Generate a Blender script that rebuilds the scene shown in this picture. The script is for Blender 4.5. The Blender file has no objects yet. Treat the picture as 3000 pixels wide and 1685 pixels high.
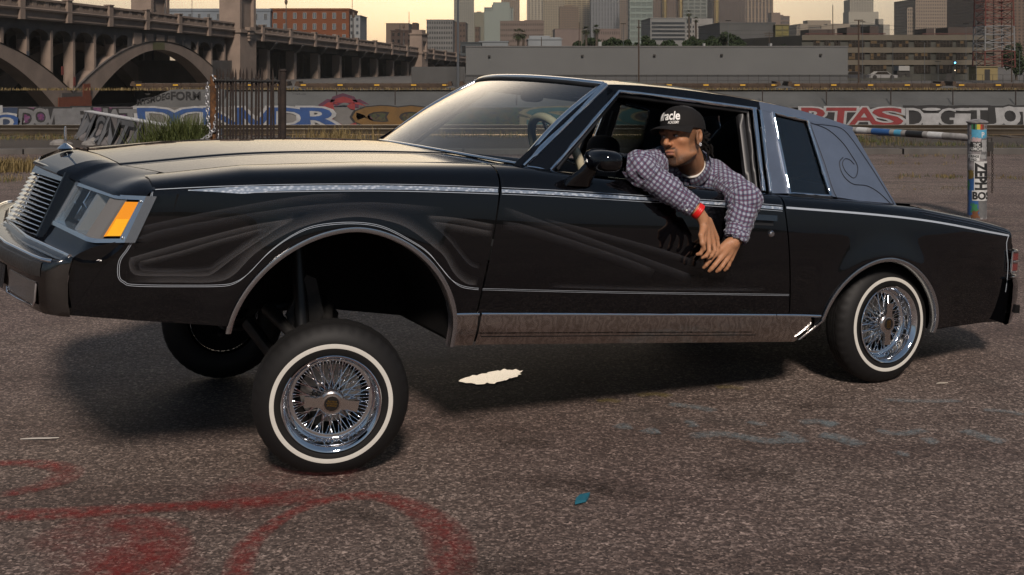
import bpy, bmesh, math, random
import numpy as np
from mathutils import Matrix, Vector, noise as mnoise

random.seed(7); RNG = np.random.default_rng(11)
scene = bpy.context.scene
COL = scene.collection
R = math.radians

# ------------------------------------------------------------------ camera
EYE = 1.5184
cam_data = bpy.data.cameras.new('camera')
cam_data.sensor_width = 36.0
cam_data.lens = 36.0 * 3342.3 / 3000.0
cam_data.shift_y = -(842.5 - 186.5) / 3000.0
cam_data.clip_start = 0.05
cam_data.clip_end = 9000.0
cam = bpy.data.objects.new('camera', cam_data)
cam.location = (0, 0, EYE)
cam.rotation_euler = (R(90), 0, 0)
COL.objects.link(cam)
scene.camera = cam

# ------------------------------------------------------------------ world / sky
SKY_SAT = 0.95
world = bpy.data.worlds.new('World'); scene.world = world; world.use_nodes = True
wn = world.node_tree.nodes; wl = world.node_tree.links
for n in list(wn): wn.remove(n)
sky = wn.new('ShaderNodeTexSky'); sky.sky_type = 'NISHITA'; sky.sun_disc = False
sky.sun_elevation = R(20.0); sky.sun_rotation = R(-2.0)
sky.altitude = 100; sky.air_density = 1.0; sky.dust_density = 3.0; sky.ozone_density = 1.0
bg = wn.new('ShaderNodeBackground'); bg.inputs['Strength'].default_value = 0.036
wo = wn.new('ShaderNodeOutputWorld')
hs = wn.new('ShaderNodeHueSaturation'); hs.inputs['Saturation'].default_value = SKY_SAT
wl.new(sky.outputs[0], hs.inputs['Color']); veil = wn.new('ShaderNodeMix'); veil.data_type = 'RGBA'; veil.blend_type = 'ADD'; veil.inputs[0].default_value = 1.0   # even blue radiance added to the whole sky to lift reflections
veil.inputs[7].default_value = (1.3, 2.3, 3.7, 1)
wl.new(hs.outputs[0], veil.inputs[6]); wl.new(veil.outputs[2], bg.inputs['Color'])
wl.new(bg.outputs[0], wo.inputs['Surface'])

# ------------------------------------------------------------------ key light
key_data = bpy.data.lights.new('key_light', 'SUN')
key_data.energy = 5.0; key_data.angle = R(8.0); key_data.color = (1.0, 0.88, 0.78)
key_light = bpy.data.objects.new('key_light', key_data)
key_light.rotation_euler = Vector((-0.10, 1.0, -0.80)).to_track_quat('-Z', 'Y').to_euler()  # stands in for a strobe on the camera side, not the evening sun
COL.objects.link(key_light)

scene.view_settings.view_transform = 'Standard'
scene.view_settings.look = 'None'
scene.view_settings.exposure = -0.15
scene.view_settings.gamma = 1.0
scene.cycles.use_denoising = True
scene.cycles.max_bounces = 6
scene.cycles.diffuse_bounces = 3
scene.cycles.transparent_max_bounces = 12
scene.cycles.adaptive_threshold = 0.02
scene.cycles.caustics_reflective = False
scene.cycles.caustics_refractive = False

# ------------------------------------------------------------------ helpers
def link(o, parent=None):
    COL.objects.link(o)
    if parent is not None: o.parent = parent
    return o

def tag(o, label=None, cat=None, group=None, kind=None):
    if label: o['label'] = label
    if cat: o['category'] = cat
    if group: o['group'] = group
    if kind: o['kind'] = kind
    return o

def empty(name, loc=(0, 0, 0), rz=0.0, parent=None):
    o = bpy.data.objects.new(name, None)
    o.empty_display_size = 0.3
    o.location = loc; o.rotation_euler = (0, 0, rz)
    return link(o, parent)

def mesh(name, verts, faces, mat=None, parent=None, smooth=None, uv=None, mats=None, midx=None):
    me = bpy.data.meshes.new(name)
    me.from_pydata([tuple(map(float, v)) for v in verts], [], [tuple(map(int, f)) for f in faces])
    for m in (mats or ([mat] if mat else [])): me.materials.append(m)
    if midx is not None: me.polygons.foreach_set('material_index', list(midx))
    if uv is not None:
        lay = me.uv_layers.new(name='UVMap')
        vi = np.empty(len(me.loops), np.int32); me.loops.foreach_get('vertex_index', vi)
        lay.data.foreach_set('uv', np.asarray(uv, np.float32)[vi].ravel())
    me.validate()
    if smooth is not None:
        me.polygons.foreach_set('use_smooth', [True] * len(me.polygons))
        if smooth < 179: me.set_sharp_from_angle(angle=R(smooth))
    me.update()
    o = bpy.data.objects.new(name, me)
    return link(o, parent)

def inst(o, parent=None, loc=None, rot=None, mat=None):
    c = o.copy(); COL.objects.link(c); c.parent = parent
    if loc is not None: c.location = loc
    if rot is not None: c.rotation_euler = rot
    return c

class MB:
    """collects simple solids into one mesh"""
    def __init__(s): s.v = []; s.f = []; s.m = []; s.uv = []
    def add(s, v, f, m=0):
        b = len(s.v); s.v += [tuple(x) for x in v]
        s.f += [tuple(i + b for i in q) for q in f]; s.m += [m] * len(f)
        return s
    def box(s, lo, hi, m=0):
        x0, y0, z0 = lo; x1, y1, z1 = hi
        return s.add([(x0,y0,z0),(x1,y0,z0),(x1,y1,z0),(x0,y1,z0),(x0,y0,z1),(x1,y0,z1),(x1,y1,z1),(x0,y1,z1)],
                     [(0,3,2,1),(4,5,6,7),(0,1,5,4),(1,2,6,5),(2,3,7,6),(3,0,4,7)], m)
    def prism(s, poly, axis, a, b, m=0):
        """polygon in the two other axes, extruded along axis from a to b"""
        n = len(poly)
        def P(p, t):
            if axis == 0: return (t, p[0], p[1])
            if axis == 1: return (p[0], t, p[1])
            return (p[0], p[1], t)
        v = [P(p, a) for p in poly] + [P(p, b) for p in poly]
        f = [tuple(range(n)), tuple(range(2*n-1, n-1, -1))]
        f += [(i, i+n, (i+1) % n + n, (i+1) % n) for i in range(n)]
        return s.add(v, f, m)
    def cyl(s, p0, p1, r0, r1=None, n=12, m=0, cap=True):
        v, f = tube_geo([p0, p1], [r0, r0 if r1 is None else r1], n, cap)
        return s.add(v, f, m)
    def tube(s, pts, r, n=8, m=0, cap=True):
        v, f = tube_geo(pts, r, n, cap); return s.add(v, f, m)
    def ell(s, c, r, nu=12, nv=8, m=0):
        v = []; f = []
        for j in range(nv+1):
            th = math.pi * j / nv
            for i in range(nu):
                ph = 2*math.pi*i/nu
                v.append((c[0]+r[0]*math.sin(th)*math.cos(ph), c[1]+r[1]*math.sin(th)*math.sin(ph), c[2]+r[2]*math.cos(th)))
        for j in range(nv):
            for i in range(nu):
                f.append((j*nu+i, (j+1)*nu+i, (j+1)*nu+(i+1) % nu, j*nu+(i+1) % nu))
        return s.add(v, f, m)
    def obj(s, name, mat=None, parent=None, smooth=None, mats=None):
        return mesh(name, s.v, s.f, mat, parent, smooth, mats=mats, midx=s.m if mats else None)

def tube_geo(pts, rad, n=8, cap=True, closed=False):
    P = np.array(pts, float); k = len(P)
    rad = np.full(k, rad, float) if np.isscalar(rad) else np.array(rad, float)
    if closed: T = np.roll(P, -1, 0) - np.roll(P, 1, 0)
    else: T = np.gradient(P, axis=0)
    T /= np.maximum(np.linalg.norm(T, axis=1), 1e-9)[:, None]
    a = np.array([0, 0, 1.0])
    if abs(T[0] @ a) > .9: a = np.array([1.0, 0, 0])
    N = np.cross(T[0], a); N /= np.linalg.norm(N)
    v = []
    t = np.arange(n) * 2*np.pi/n
    for i in range(k):
        N = N - T[i]*(N @ T[i]); N /= max(np.linalg.norm(N), 1e-9)
        B = np.cross(T[i], N)
        v += list(P[i] + rad[i]*(np.cos(t)[:, None]*N + np.sin(t)[:, None]*B))
    f = []
    m = k if closed else k-1
    for i in range(m):
        for j in range(n):
            i2 = (i+1) % k
            f.append((i*n+j, i*n+(j+1) % n, i2*n+(j+1) % n, i2*n+j))
    if cap and not closed:
        f.append(tuple(range(n-1, -1, -1))); f.append(tuple(range((k-1)*n, k*n)))
    return v, f

def grid_geo(P, flip=False, closed_u=False):
    """P[n,m,3] -> verts, quads"""
    n, m = P.shape[:2]
    v = P.reshape(-1, 3)
    f = []
    for i in range(n if closed_u else n-1):
        i2 = (i+1) % n
        for j in range(m-1):
            q = (i*m+j, i2*m+j, i2*m+j+1, i*m+j+1)
            f.append(q[::-1] if flip else q)
    return v, f

def lathe(prof, n=48, axis='y', close=False):
    """prof: [(radius, along)] revolved about axis"""
    v = []; f = []
    k = len(prof)
    for i in range(n):
        a = 2*math.pi*i/n
        for r, h in prof:
            if axis == 'y': v.append((r*math.cos(a), h, r*math.sin(a)))
            else: v.append((r*math.cos(a), r*math.sin(a), h))
    for i in range(n):
        i2 = (i+1) % n
        for j in range(k if close else k-1):
            j2 = (j+1) % k
            f.append((i*k+j, i2*k+j, i2*k+j2, i*k+j2))
    return v, f

def interp(x, xs, ys):
    xs = np.asarray(xs, float); ys = np.asarray(ys, float)
    if xs[0] > xs[-1]: xs = xs[::-1]; ys = ys[::-1]
    return np.interp(x, xs, ys)

def cinterp(x, xs, ys):
    """smooth (monotone-ish cubic hermite) interpolation"""
    xs = np.asarray(xs, float); ys = np.asarray(ys, float)
    if xs[0] > xs[-1]: xs = xs[::-1]; ys = ys[::-1]
    m = np.gradient(ys, xs)
    x = np.clip(np.asarray(x, float), xs[0], xs[-1])
    i = np.clip(np.searchsorted(xs, x) - 1, 0, len(xs)-2)
    h = xs[i+1]-xs[i]; t = (x-xs[i])/h
    return ((2*t**3-3*t**2+1)*ys[i] + (t**3-2*t**2+t)*h*m[i] + (-2*t**3+3*t**2)*ys[i+1] + (t**3-t**2)*h*m[i+1])

def spline(pts, n=24, closed=False):
    """Catmull-Rom through points"""
    P = np.array(pts, float); k = len(P); out = []
    rng = k if closed else k-1
    for i in range(rng):
        p0 = P[(i-1) % k] if (closed or i > 0) else 2*P[0]-P[1]
        p1 = P[i]; p2 = P[(i+1) % k]
        p3 = P[(i+2) % k] if (closed or i+2 < k) else 2*P[k-1]-P[k-2]
        for t in np.linspace(0, 1, n, endpoint=False):
            out.append(0.5*((2*p1)+(-p0+p2)*t+(2*p0-5*p1+4*p2-p3)*t*t+(-p0+3*p1-3*p2+p3)*t**3))
    if not closed: out.append(P[-1])
    return np.array(out)

# ------------------------------------------------------------------ materials
MATS = {}
class NT:
    def __init__(s, mat):
        mat.use_nodes = True; s.t = mat.node_tree; s.n = s.t.nodes; s.l = s.t.links
        s.b = s.n.get('Principled BSDF'); s.out = s.n.get('Material Output')
    def add(s, typ, **kw):
        nd = s.n.new(typ)
        for k, v in kw.items():
            if k.startswith('i_'):
                key = k[2:]; key = int(key) if key.isdigit() else key.replace('_', ' ')
                nd.inputs[key].default_value = v
            else: setattr(nd, k, v)
        return nd
    def L(s, a, b): s.l.new(a, b)
    def coord(s, kind='Object', scale=(1, 1, 1)):
        tc = s.add('ShaderNodeTexCoord'); mp = s.add('ShaderNodeMapping')
        mp.inputs['Scale'].default_value = scale
        s.L(tc.outputs[kind], mp.inputs['Vector']); return mp.outputs[0]
    def noise(s, vec, scale=5, detail=4, rough=.55, out=0):
        nd = s.add('ShaderNodeTexNoise'); nd.inputs['Scale'].default_value = scale
        nd.inputs['Detail'].default_value = detail; nd.inputs['Roughness'].default_value = rough
        s.L(vec, nd.inputs['Vector']); return nd.outputs[out]
    def ramp(s, fac, stops):
        nd = s.add('ShaderNodeValToRGB'); cr = nd.color_ramp
        while len(cr.elements) < len(stops): cr.elements.new(0.5)
        for e, (p, c) in zip(cr.elements, stops):
            e.position = p; e.color = (*c, 1) if len(c) == 3 else c
        s.L(fac, nd.inputs[0]); return nd.outputs[0]
    def mix(s, fac, a, b, blend='MIX'):
        nd = s.add('ShaderNodeMix', data_type='RGBA', blend_type=blend)
        for sock, val in ((nd.inputs[0], fac), (nd.inputs[6], a), (nd.inputs[7], b)):
            if hasattr(val, 'links'): s.L(val, sock)
            elif isinstance(val, tuple): sock.default_value = (*val, 1) if len(val) == 3 else val
            else: sock.default_value = val
        return nd.outputs[2]
    def math(s, op, a, b=None, clamp=False):
        nd = s.add('ShaderNodeMath', operation=op, use_clamp=clamp)
        for sock, val in ((nd.inputs[0], a), (nd.inputs[1], b)):
            if val is None: continue
            if hasattr(val, 'links'): s.L(val, sock)
            else: sock.default_value = val
        return nd.outputs[0]
    def bump(s, h, strength=.3, dist=.01):
        nd = s.add('ShaderNodeBump'); nd.inputs['Strength'].default_value = strength
        nd.inputs['Distance'].default_value = dist
        s.L(h, nd.inputs['Height']); s.L(nd.outputs[0], s.b.inputs['Normal'])
    def base(s, c): s.L(c, s.b.inputs['Base Color'])

def pbr(name, col, rough=.6, metal=0., coat=0., spec=.5, var=0., vscale=3., bump=0., bscale=40., bdist=.01, emis=None, trans=0., ior=1.5, alpha=None, coat_rough=.03, coat_ior=1.5):
    if name in MATS: return MATS[name]
    m = bpy.data.materials.new(name); t = NT(m); b = t.b
    b.inputs['Base Color'].default_value = (*col, 1)
    b.inputs['Roughness'].default_value = rough; b.inputs['Metallic'].default_value = metal
    b.inputs['Coat Weight'].default_value = coat; b.inputs['Coat Roughness'].default_value = coat_rough; b.inputs['Coat IOR'].default_value = coat_ior
    b.inputs['Specular IOR Level'].default_value = spec; b.inputs['IOR'].default_value = ior
    b.inputs['Transmission Weight'].default_value = trans
    if alpha is not None: b.inputs['Alpha'].default_value = alpha
    if emis:
        b.inputs['Emission Color'].default_value = (*emis[0], 1); b.inputs['Emission Strength'].default_value = emis[1]
    if var or bump:
        vec = t.coord('Object')
        if var:
            nz = t.noise(vec, vscale, 6, .6)
            t.base(t.ramp(nz, [(.3, tuple(max(0, c*(1-var)) for c in col)), (.7, tuple(min(1, c*(1+var)) for c in col))]))
        if bump: t.bump(t.noise(vec, bscale, 5, .6), bump, bdist)
    MATS[name] = m
    return m
def pbf(name, col, *a, **k): return pbr(name, tuple(c*.62 for c in col), *a, **k)
# ================================================================== LAND
FP = 2869.9; HZ = 160.14
def at(px, py, Y):
    """image position at a given distance -> world point"""
    return np.array([(px-1288)/FP*Y, Y, EYE-(py-HZ)/FP*Y])

def asphalt_mat():
    m = bpy.data.materials.new('asphalt_aggregate'); t = NT(m)
    vec = t.coord('Object')
    big = t.noise(vec, .35, 5, .6); mid = t.noise(vec, 2.6, 6, .65); fine = t.noise(vec, 34, 5, .75)
    vo = t.add('ShaderNodeTexVoronoi'); vo.inputs['Scale'].default_value = 120; vo.inputs['Randomness'].default_value = 1; t.L(vec, vo.inputs['Vector'])
    vo2 = t.add('ShaderNodeTexVoronoi'); vo2.inputs['Scale'].default_value = 50; t.L(vec, vo2.inputs['Vector'])
    sepc = t.add('ShaderNodeSeparateColor'); t.L(vo.outputs['Color'], sepc.inputs[0])
    stone = t.ramp(sepc.outputs[0], [(0, (.026, .018, .015)), (.35, (.115, .085, .070)), (.7, (.235, .178, .150)), (1, (.50, .40, .34))])
    c = t.mix(t.ramp(fine, [(.36, (0, 0, 0)), (.62, (1, 1, 1))]), (.074, .054, .046), stone)
    c = t.mix(t.math('MULTIPLY', t.ramp(mid, [(.35, (0, 0, 0)), (.65, (1, 1, 1))]), .5), c, t.mix(1.0, c, (.52, .46, .43), 'MULTIPLY'))
    c = t.mix(t.ramp(big, [(.42, (0, 0, 0)), (.60, (.55, .55, .55))]), c, t.mix(1.0, c, (.72, .63, .66), 'MULTIPLY'))
    stv = t.add('ShaderNodeMapping'); stv.inputs['Scale'].default_value = (.25, 1.6, 1); stv.inputs['Rotation'].default_value = (0, 0, .12); t.L(vec, stv.inputs['Vector'])
    streak = t.noise(stv.outputs[0], 1.3, 5, .6)
    c = t.mix(t.ramp(streak, [(.46, (0, 0, 0)), (.66, (.62, .62, .62))]), c, t.mix(1.0, c, (.50, .43, .42), 'MULTIPLY'))
    # oil spots
    spot = t.noise(vec, 1.15, 3, .5)
    c = t.mix(t.ramp(spot, [(.62, (0, 0, 0)), (.70, (.6, .6, .6))]), c, (.030, .023, .020))
    # cracks, mostly across the lot
    vc = t.add('ShaderNodeTexVoronoi', feature='DISTANCE_TO_EDGE'); vc.inputs['Scale'].default_value = .33
    wob = t.add('ShaderNodeVectorMath', operation='ADD'); nz = t.add('ShaderNodeTexNoise'); nz.inputs['Scale'].default_value = 1.6; nz.inputs['Detail'].default_value = 5
    t.L(vec, nz.inputs['Vector']); sc = t.add('ShaderNodeVectorMath', operation='SCALE'); sc.inputs['Scale'].default_value = .5
    t.L(nz.outputs['Color'], sc.inputs[0]); t.L(vec, wob.inputs[0]); t.L(sc.outputs[0], wob.inputs[1])
    mp = t.add('ShaderNodeMapping'); mp.inputs['Scale'].default_value = (.35, 1, 1); t.L(wob.outputs[0], mp.inputs['Vector']); t.L(mp.outputs[0], vc.inputs['Vector'])
    crack = t.ramp(vc.outputs['Distance'], [(0, (1, 1, 1)), (.010, (0, 0, 0))])
    sep = t.add('ShaderNodeSeparateXYZ'); t.L(vec, sep.inputs[0])
    far = t.math('MULTIPLY', t.math('SUBTRACT', sep.outputs[1], 8.0), .5, True)
    c = t.mix(t.math('MULTIPLY', crack, t.math('MULTIPLY', far, .8)), c, (.03, .027, .022))
    t.base(c)
    t.b.inputs['Roughness'].default_value = .82; t.b.inputs['Specular IOR Level'].default_value = .42
    hgt = t.math('ADD', t.math('MULTIPLY', sepc.outputs[0], .6), t.math('ADD', fine, t.math('MULTIPLY', vo2.outputs['Distance'], .5)))
    t.bump(hgt, .75, .012)
    return m
M_ASPHALT = asphalt_mat()

def sheet(name, x0, x1, prof, mat, nx=1, kind='structure'):
    """profile of (Y, z) points extruded in X"""
    xs = np.linspace(x0, x1, nx+1)
    P = np.array([[(x, y, z) for y, z in prof] for x in xs])
    v, f = grid_geo(P); o = mesh(name, v, f, mat)
    o['kind'] = kind; return o

ground = sheet('parking_lot', -400, 400, [(-420, 0), (19.5, 0)], M_ASPHALT)
def gravel_mat():
    m = bpy.data.materials.new('track_gravel'); t = NT(m); vec = t.coord('Object')
    a = t.noise(vec, .6, 6, .65); b_ = t.noise(vec, 30, 4, .7)
    c = t.mix(a, (.026, .019, .014), (.070, .052, .038)); t.base(t.mix(b_, t.mix(1.0, c, (.5, .5, .5), 'MULTIPLY'), c))
    t.b.inputs['Roughness'].default_value = .95; t.bump(b_, .8, .03); return m
sheet('railway_bed', -400, 400, [(19.46, -.02), (19.5, .03), (20.5, .05), (22.5, .02), (26.5, .02), (28.5, -.06), (31, -.3)], gravel_mat())
M_CONC = pbr('channel_concrete', (.11, .105, .10), rough=.9, var=.25, vscale=.12)
sheet('river_bank', -400, 400, [(31, -.3), (33, -1.0), (45, -8)], M_CONC)
sheet('river_channel', -400, 400, [(45, -8), (78, -8.05), (82, -8.6), (90, -8.6), (94, -8.05), (116, -8)], pbr('channel_floor', (.16, .15, .14), rough=.8, var=.3, vscale=.05))
gx0 = -35.6
fgv = [(gx0, 119.1, -1.25), (1250, 119.1, -1.25), (1250, 2130, -3), (-1250, 2130, -3), (-1250, 187, -1.3), (-43.5, 187, -1.3), (gx0, 119.1, -8.2), (-43.5, 187, -8.2), (-1250, 187, -8.2), (1250, 187, -1.3)]
fg = mesh('far_ground', fgv, [(0, 1, 9, 5), (5, 9, 2, 3, 4), (0, 5, 7, 6), (5, 4, 8, 7)], pbr('city_ground', (.055, .050, .045), rough=.95, var=.3, vscale=.02)); fg['kind'] = 'structure'
sheet('river_channel', -400, -30, [(116, -8), (188, -8)], MATS.get('channel_floor') or pbr('channel_floor', (.16, .15, .14), rough=.8, var=.3, vscale=.05))
# low wooded ridge and yards across the lot, behind the photographer (seen only in the paint's reflections)
P = []
xs = np.linspace(-420, 420, 120)
for y, k in ((-150, 0), (-170, 1), (-260, .8)):
    P.append([(x, y + 6*math.sin(x*.05), k*(6.5 + 2.6*math.sin(x*.031+1) + 1.6*math.sin(x*.11) + 1.0*math.sin(x*.27))) for x in xs])
v, f = grid_geo(np.array(P)); hills = mesh('hills', v, f, pbr('hill_scrub', (.03, .034, .022), rough=1, var=.4, vscale=.1)); hills['kind'] = 'structure'
# low kerb at the edge of the lot
MBk = MB()
for i in range(34):
    x0 = -40 + i*2.45
    kb = MB().box((x0, 19.05+.02*random.random(), -.05), (x0+2.42, 19.24, .085+.02*random.random()))
    o = kb.obj('kerb_stone', pbr('kerb_concrete', (.075, .068, .062), rough=.9, var=.3, vscale=2), ground)

# ---- marks on the asphalt
def spray_mat(name, col, dens, nscale=26):
    m = bpy.data.materials.new(name); t = NT(m); b = t.b
    b.inputs['Roughness'].default_value = .85; b.inputs['Specular IOR Level'].default_value = .2
    tc = t.add('ShaderNodeTexCoord'); sep = t.add('ShaderNodeSeparateXYZ'); t.L(tc.outputs['UV'], sep.inputs[0])
    e = t.math('MULTIPLY', t.math('MULTIPLY', sep.outputs[1], t.math('SUBTRACT', 1., sep.outputs[1])), 4.0)
    e = t.math('POWER', e, .8)
    en = t.math('MULTIPLY', t.math('MULTIPLY', sep.outputs[0], t.math('SUBTRACT', 1., sep.outputs[0])), 12.0, True)
    vec = t.coord('Object'); nz = t.noise(vec, nscale, 6, .8); n2 = t.noise(vec, 2.2, 3, .5)
    a = t.math('MULTIPLY', t.math('MULTIPLY', e, en), t.math('MULTIPLY', t.ramp(nz, [(.34, (0, 0, 0)), (.62, (1, 1, 1))]), t.math('ADD', t.math('MULTIPLY', n2, 1.2), .25)))
    t.L(t.math('MULTIPLY', a, dens, True), b.inputs['Alpha'])
    t.base(t.mix(nz, tuple(c*.55 for c in col), col)); return m
M_SPRAY = spray_mat('spray_paint_red', (.30, .022, .020), .62)
M_SPRAYB = spray_mat('chalk_paint_blue', (.24, .30, .32), .62, 60)
M_SPRAYY = spray_mat('chalk_paint_yellow', (.24, .19, .04), .5, 50)
M_STAIN = spray_mat('oil_stain', (.030, .022, .018), .42, 30)
def gpt(px, py): d = FP*EYE/(py-HZ); return ((px-1288)/FP*d, d)
def gmark(name, pix, width, mat, z=.004, n=12):
    """a painted stroke on the ground, traced from (px, py, relative width)"""
    P = np.array([gpt(a, b_) for a, b_ in pix]); P = spline(P, n)
    T = np.gradient(P, axis=0); T /= np.linalg.norm(T, axis=1)[:, None]; N = np.stack([-T[:, 1], T[:, 0]], 1)
    L_ = np.concatenate([[0], np.cumsum(np.linalg.norm(np.diff(P, axis=0), axis=1))]); L_ /= L_[-1]
    w_ = np.interp(np.linspace(0, 1, len(P)), np.linspace(0, 1, len(width)), width) if not np.isscalar(width) else np.full(len(P), width)
    G = []; uv = []
    for i in range(len(P)):
        for k in np.linspace(0, 1, 7):
            q = P[i]+N[i]*w_[i]*(k-.5); G.append((q[0], q[1], z)); uv.append((L_[i], k))
    v, f = grid_geo(np.array(G).reshape(len(P), 7, 3))
    return mesh(name, v, f, mat, ground, uv=uv)
gmark('paint_mark', [(585, 1500), (610, 1400), (650, 1350), (740, 1290), (850, 1255), (960, 1252), (1060, 1290), (1115, 1340), (1135, 1400), (1125, 1480)], [.10, .10, .08, .06, .08, .10, .13, .17, .17, .17], M_SPRAY)
gmark('paint_mark', [(-60, 1305), (150, 1297), (350, 1285), (550, 1275), (700, 1262), (830, 1240)], [.13, .12, .10, .10, .14, .2], M_SPRAY, .008)
gmark('paint_mark', [(-20, 1258), (70, 1240), (140, 1220), (170, 1195), (130, 1178), (40, 1172), (-40, 1176)], [.06, .09, .13, .13, .1, .08, .06], M_SPRAY, .012)
gmark('paint_mark', [(240, 1480), (350, 1420), (400, 1370), (370, 1335), (260, 1330)], [.25, .3, .22, .16, .1], M_SPRAY, .016)
gmark('paint_mark', [(120, 1340), (260, 1370), (330, 1440), (340, 1500)], [.3, .45, .45, .4], spray_mat('spray_paint_red_faint', (.26, .03, .028), .33), .020)
gmark('paint_mark', [(560, 1330), (640, 1250), (760, 1205), (900, 1225)], [.3, .35, .3, .25], spray_mat('spray_paint_red_thin', (.22, .04, .038), .22), .024)
chalk = [[(2010, 1065), (2060, 1062), (2110, 1072)], [(1550, 1070), (1590, 1075)], [(1720, 1062), (1740, 1066), (1745, 1078)], [(1730, 1100), (1820, 1095), (1930, 1112), (2000, 1108)], [(1960, 1090), (1990, 1100), (2020, 1118)],
         [(2060, 1095), (2110, 1105), (2170, 1125)], [(2080, 1062), (2100, 1075)], [(2200, 1085), (2260, 1095), (2330, 1085)], [(2330, 1105), (2360, 1120)], [(2420, 1085), (2480, 1105), (2530, 1118)], [(2470, 1035), (2540, 1040), (2576, 1050)], [(1680, 1020), (1760, 1030), (1800, 1040)],
         [(2220, 1010), (2330, 1014), (2420, 1012)], [(2250, 1140), (2290, 1150)], [(1880, 1065), (1930, 1072)], [(1620, 1085), (1660, 1090)]]
for i, c in enumerate(chalk): gmark('chalk_mark', c if len(c) > 2 else [c[0], ((c[0][0]+c[1][0])/2, (c[0][1]+c[1][1])/2+3), c[1]], .05+.05*random.random(), M_SPRAYB, .004+.0004*i)
for i, c in enumerate([[(1600, 1000), (1650, 996), (1690, 1003)], [(1800, 980), (1840, 978), (1870, 984)], [(1500, 1015), (1530, 1012), (1560, 1018)], [(2090, 945), (2110, 940), (2130, 946)]]): gmark('chalk_mark', c, .07, M_SPRAYY, .010+.0004*i)
for i, (a, b_, w_) in enumerate([(1320, 1120, .12), (900, 1300, .1), (1700, 1305, .05), (1450, 1225, .2), (1560, 1245, .16), (1180, 1060, .07), (1900, 1200, .2), (1250, 1440, .2), (2060, 1030, .1), (940, 1310, .06)]):
    gmark('oil_stain', [(a-60*w_/.1, b_+2), (a, b_-3), (a+55*w_/.1, b_+4)], w_, M_STAIN, .012+.0004*i)
# wet patch under the car that mirrors the evening sky
def wet_mat():
    m = bpy.data.materials.new('standing_water'); t = NT(m); b = t.b
    b.inputs['Base Color'].default_value = (.02, .018, .016, 1); b.inputs['Roughness'].default_value = .08; b.inputs['IOR'].default_value = 1.33
    b.inputs['Specular IOR Level'].default_value = .9
    b.inputs['Coat Weight'].default_value = 1.0; b.inputs['Coat Roughness'].default_value = .05
    t.bump(t.noise(t.coord('Object'), 60, 4, .7), .10, .004); return m
pts = [gpt(a, b_) for a, b_ in [(1158, 960), (1190, 948), (1240, 937), (1270, 931), (1300, 932), (1312, 938), (1300, 948), (1275, 958), (1240, 966), (1200, 968), (1170, 966)]]
Pp = spline(pts, 6, closed=True)
for i in range(len(Pp)):
    Pp[i] += np.array([random.uniform(-.012, .012), random.uniform(-.02, .02)])
cx = Pp.mean(0); v = [(cx[0], cx[1], .005)] + [(a, b_, .0046) for a, b_ in Pp]
mesh('puddle', v, [(0, i+1, (i+1) % len(Pp)+1) for i in range(len(Pp))], wet_mat(), ground)
# ================================================================== BACKGROUND
def text_geo(body, size=1.0, offset=0., bold_x=1.0, extrude=0., spacing=1.0):
    cu = bpy.data.curves.new('txt', 'FONT'); cu.body = body; cu.size = size; cu.offset = offset; cu.extrude = extrude
    cu.space_character = spacing; cu.resolution_u = 3; cu.fill_mode = 'FRONT' if extrude == 0 else 'BOTH'
    ob = bpy.data.objects.new('txt', cu); COL.objects.link(ob)
    dg = bpy.context.evaluated_depsgraph_get()
    me = bpy.data.meshes.new_from_object(ob.evaluated_get(dg))
    v = [tuple(p.co) for p in me.vertices]; f = [tuple(p.vertices) for p in me.polygons]
    bpy.data.objects.remove(ob); bpy.data.curves.remove(cu); bpy.data.meshes.remove(me)
    return np.array(v, float).reshape(-1, 3), f

def fit_text(body, x0, x1, z0, z1, offset=0., size=1.0, spacing=1.0, ref=None):
    v, f = text_geo(body, size, offset, spacing=spacing)
    rv = v if ref is None else ref
    lo = rv[:, :2].min(0); hi = rv[:, :2].max(0)
    w = np.empty((len(v), 2))
    w[:, 0] = x0 + (v[:, 0]-lo[0])/(hi[0]-lo[0])*(x1-x0); w[:, 1] = z0 + (v[:, 1]-lo[1])/(hi[1]-lo[1])*(z1-z0)
    return w, f, v

# ---- rails
M_RAIL = pbr('rail_steel', (.20, .16, .12), rough=.28, metal=.9, var=.3, vscale=1)
M_RUSTY = pbr('rusty_iron', (.016, .009, .006), rough=.85, var=.55, vscale=14, bump=.5, bscale=60)
M_TIE = pbr('tie_wood', (.05, .038, .028), rough=.95, var=.4, vscale=3)
track = empty('railway_track', (0, 24.4, 0)); tag(track, 'single railway track with worn steel rails along the edge of the lot', 'railway track')
for y in (23.75, 25.22):
    MB().prism([(-.035, .165), (.035, .165), (.035, .130), (.010, .115), (.010, .05), (.06, .03), (-.06, .03), (-.010, .05), (-.010, .115), (-.035, .130)][::-1], 0, -120, 120)
    m_ = MB()
    sec = [(-.036, .165), (-.036, .13), (-.010, .115), (-.010, .05), (-.065, .03), (.065, .03), (.010, .05), (.010, .115), (.036, .13), (.036, .165)]
    m_.add([(-120, y-24.4+a, b_) for a, b_ in sec]+[(120, y-24.4+a, b_) for a, b_ in sec], [(i, (i+1) % 10, (i+1) % 10+10, i+10) for i in range(10)])
    m_.obj('rail', M_RAIL, track)
tie = None
for i in range(120):
    x = -36 + i*.6
    if tie is None: tie = MB().box((-.11, -1.3, -.06), (.11, 1.3, .035)).obj('tie', M_TIE, track); tie.location.x = x
    else: inst(tie, track, (x, random.uniform(-.03, .03), 0))

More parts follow.
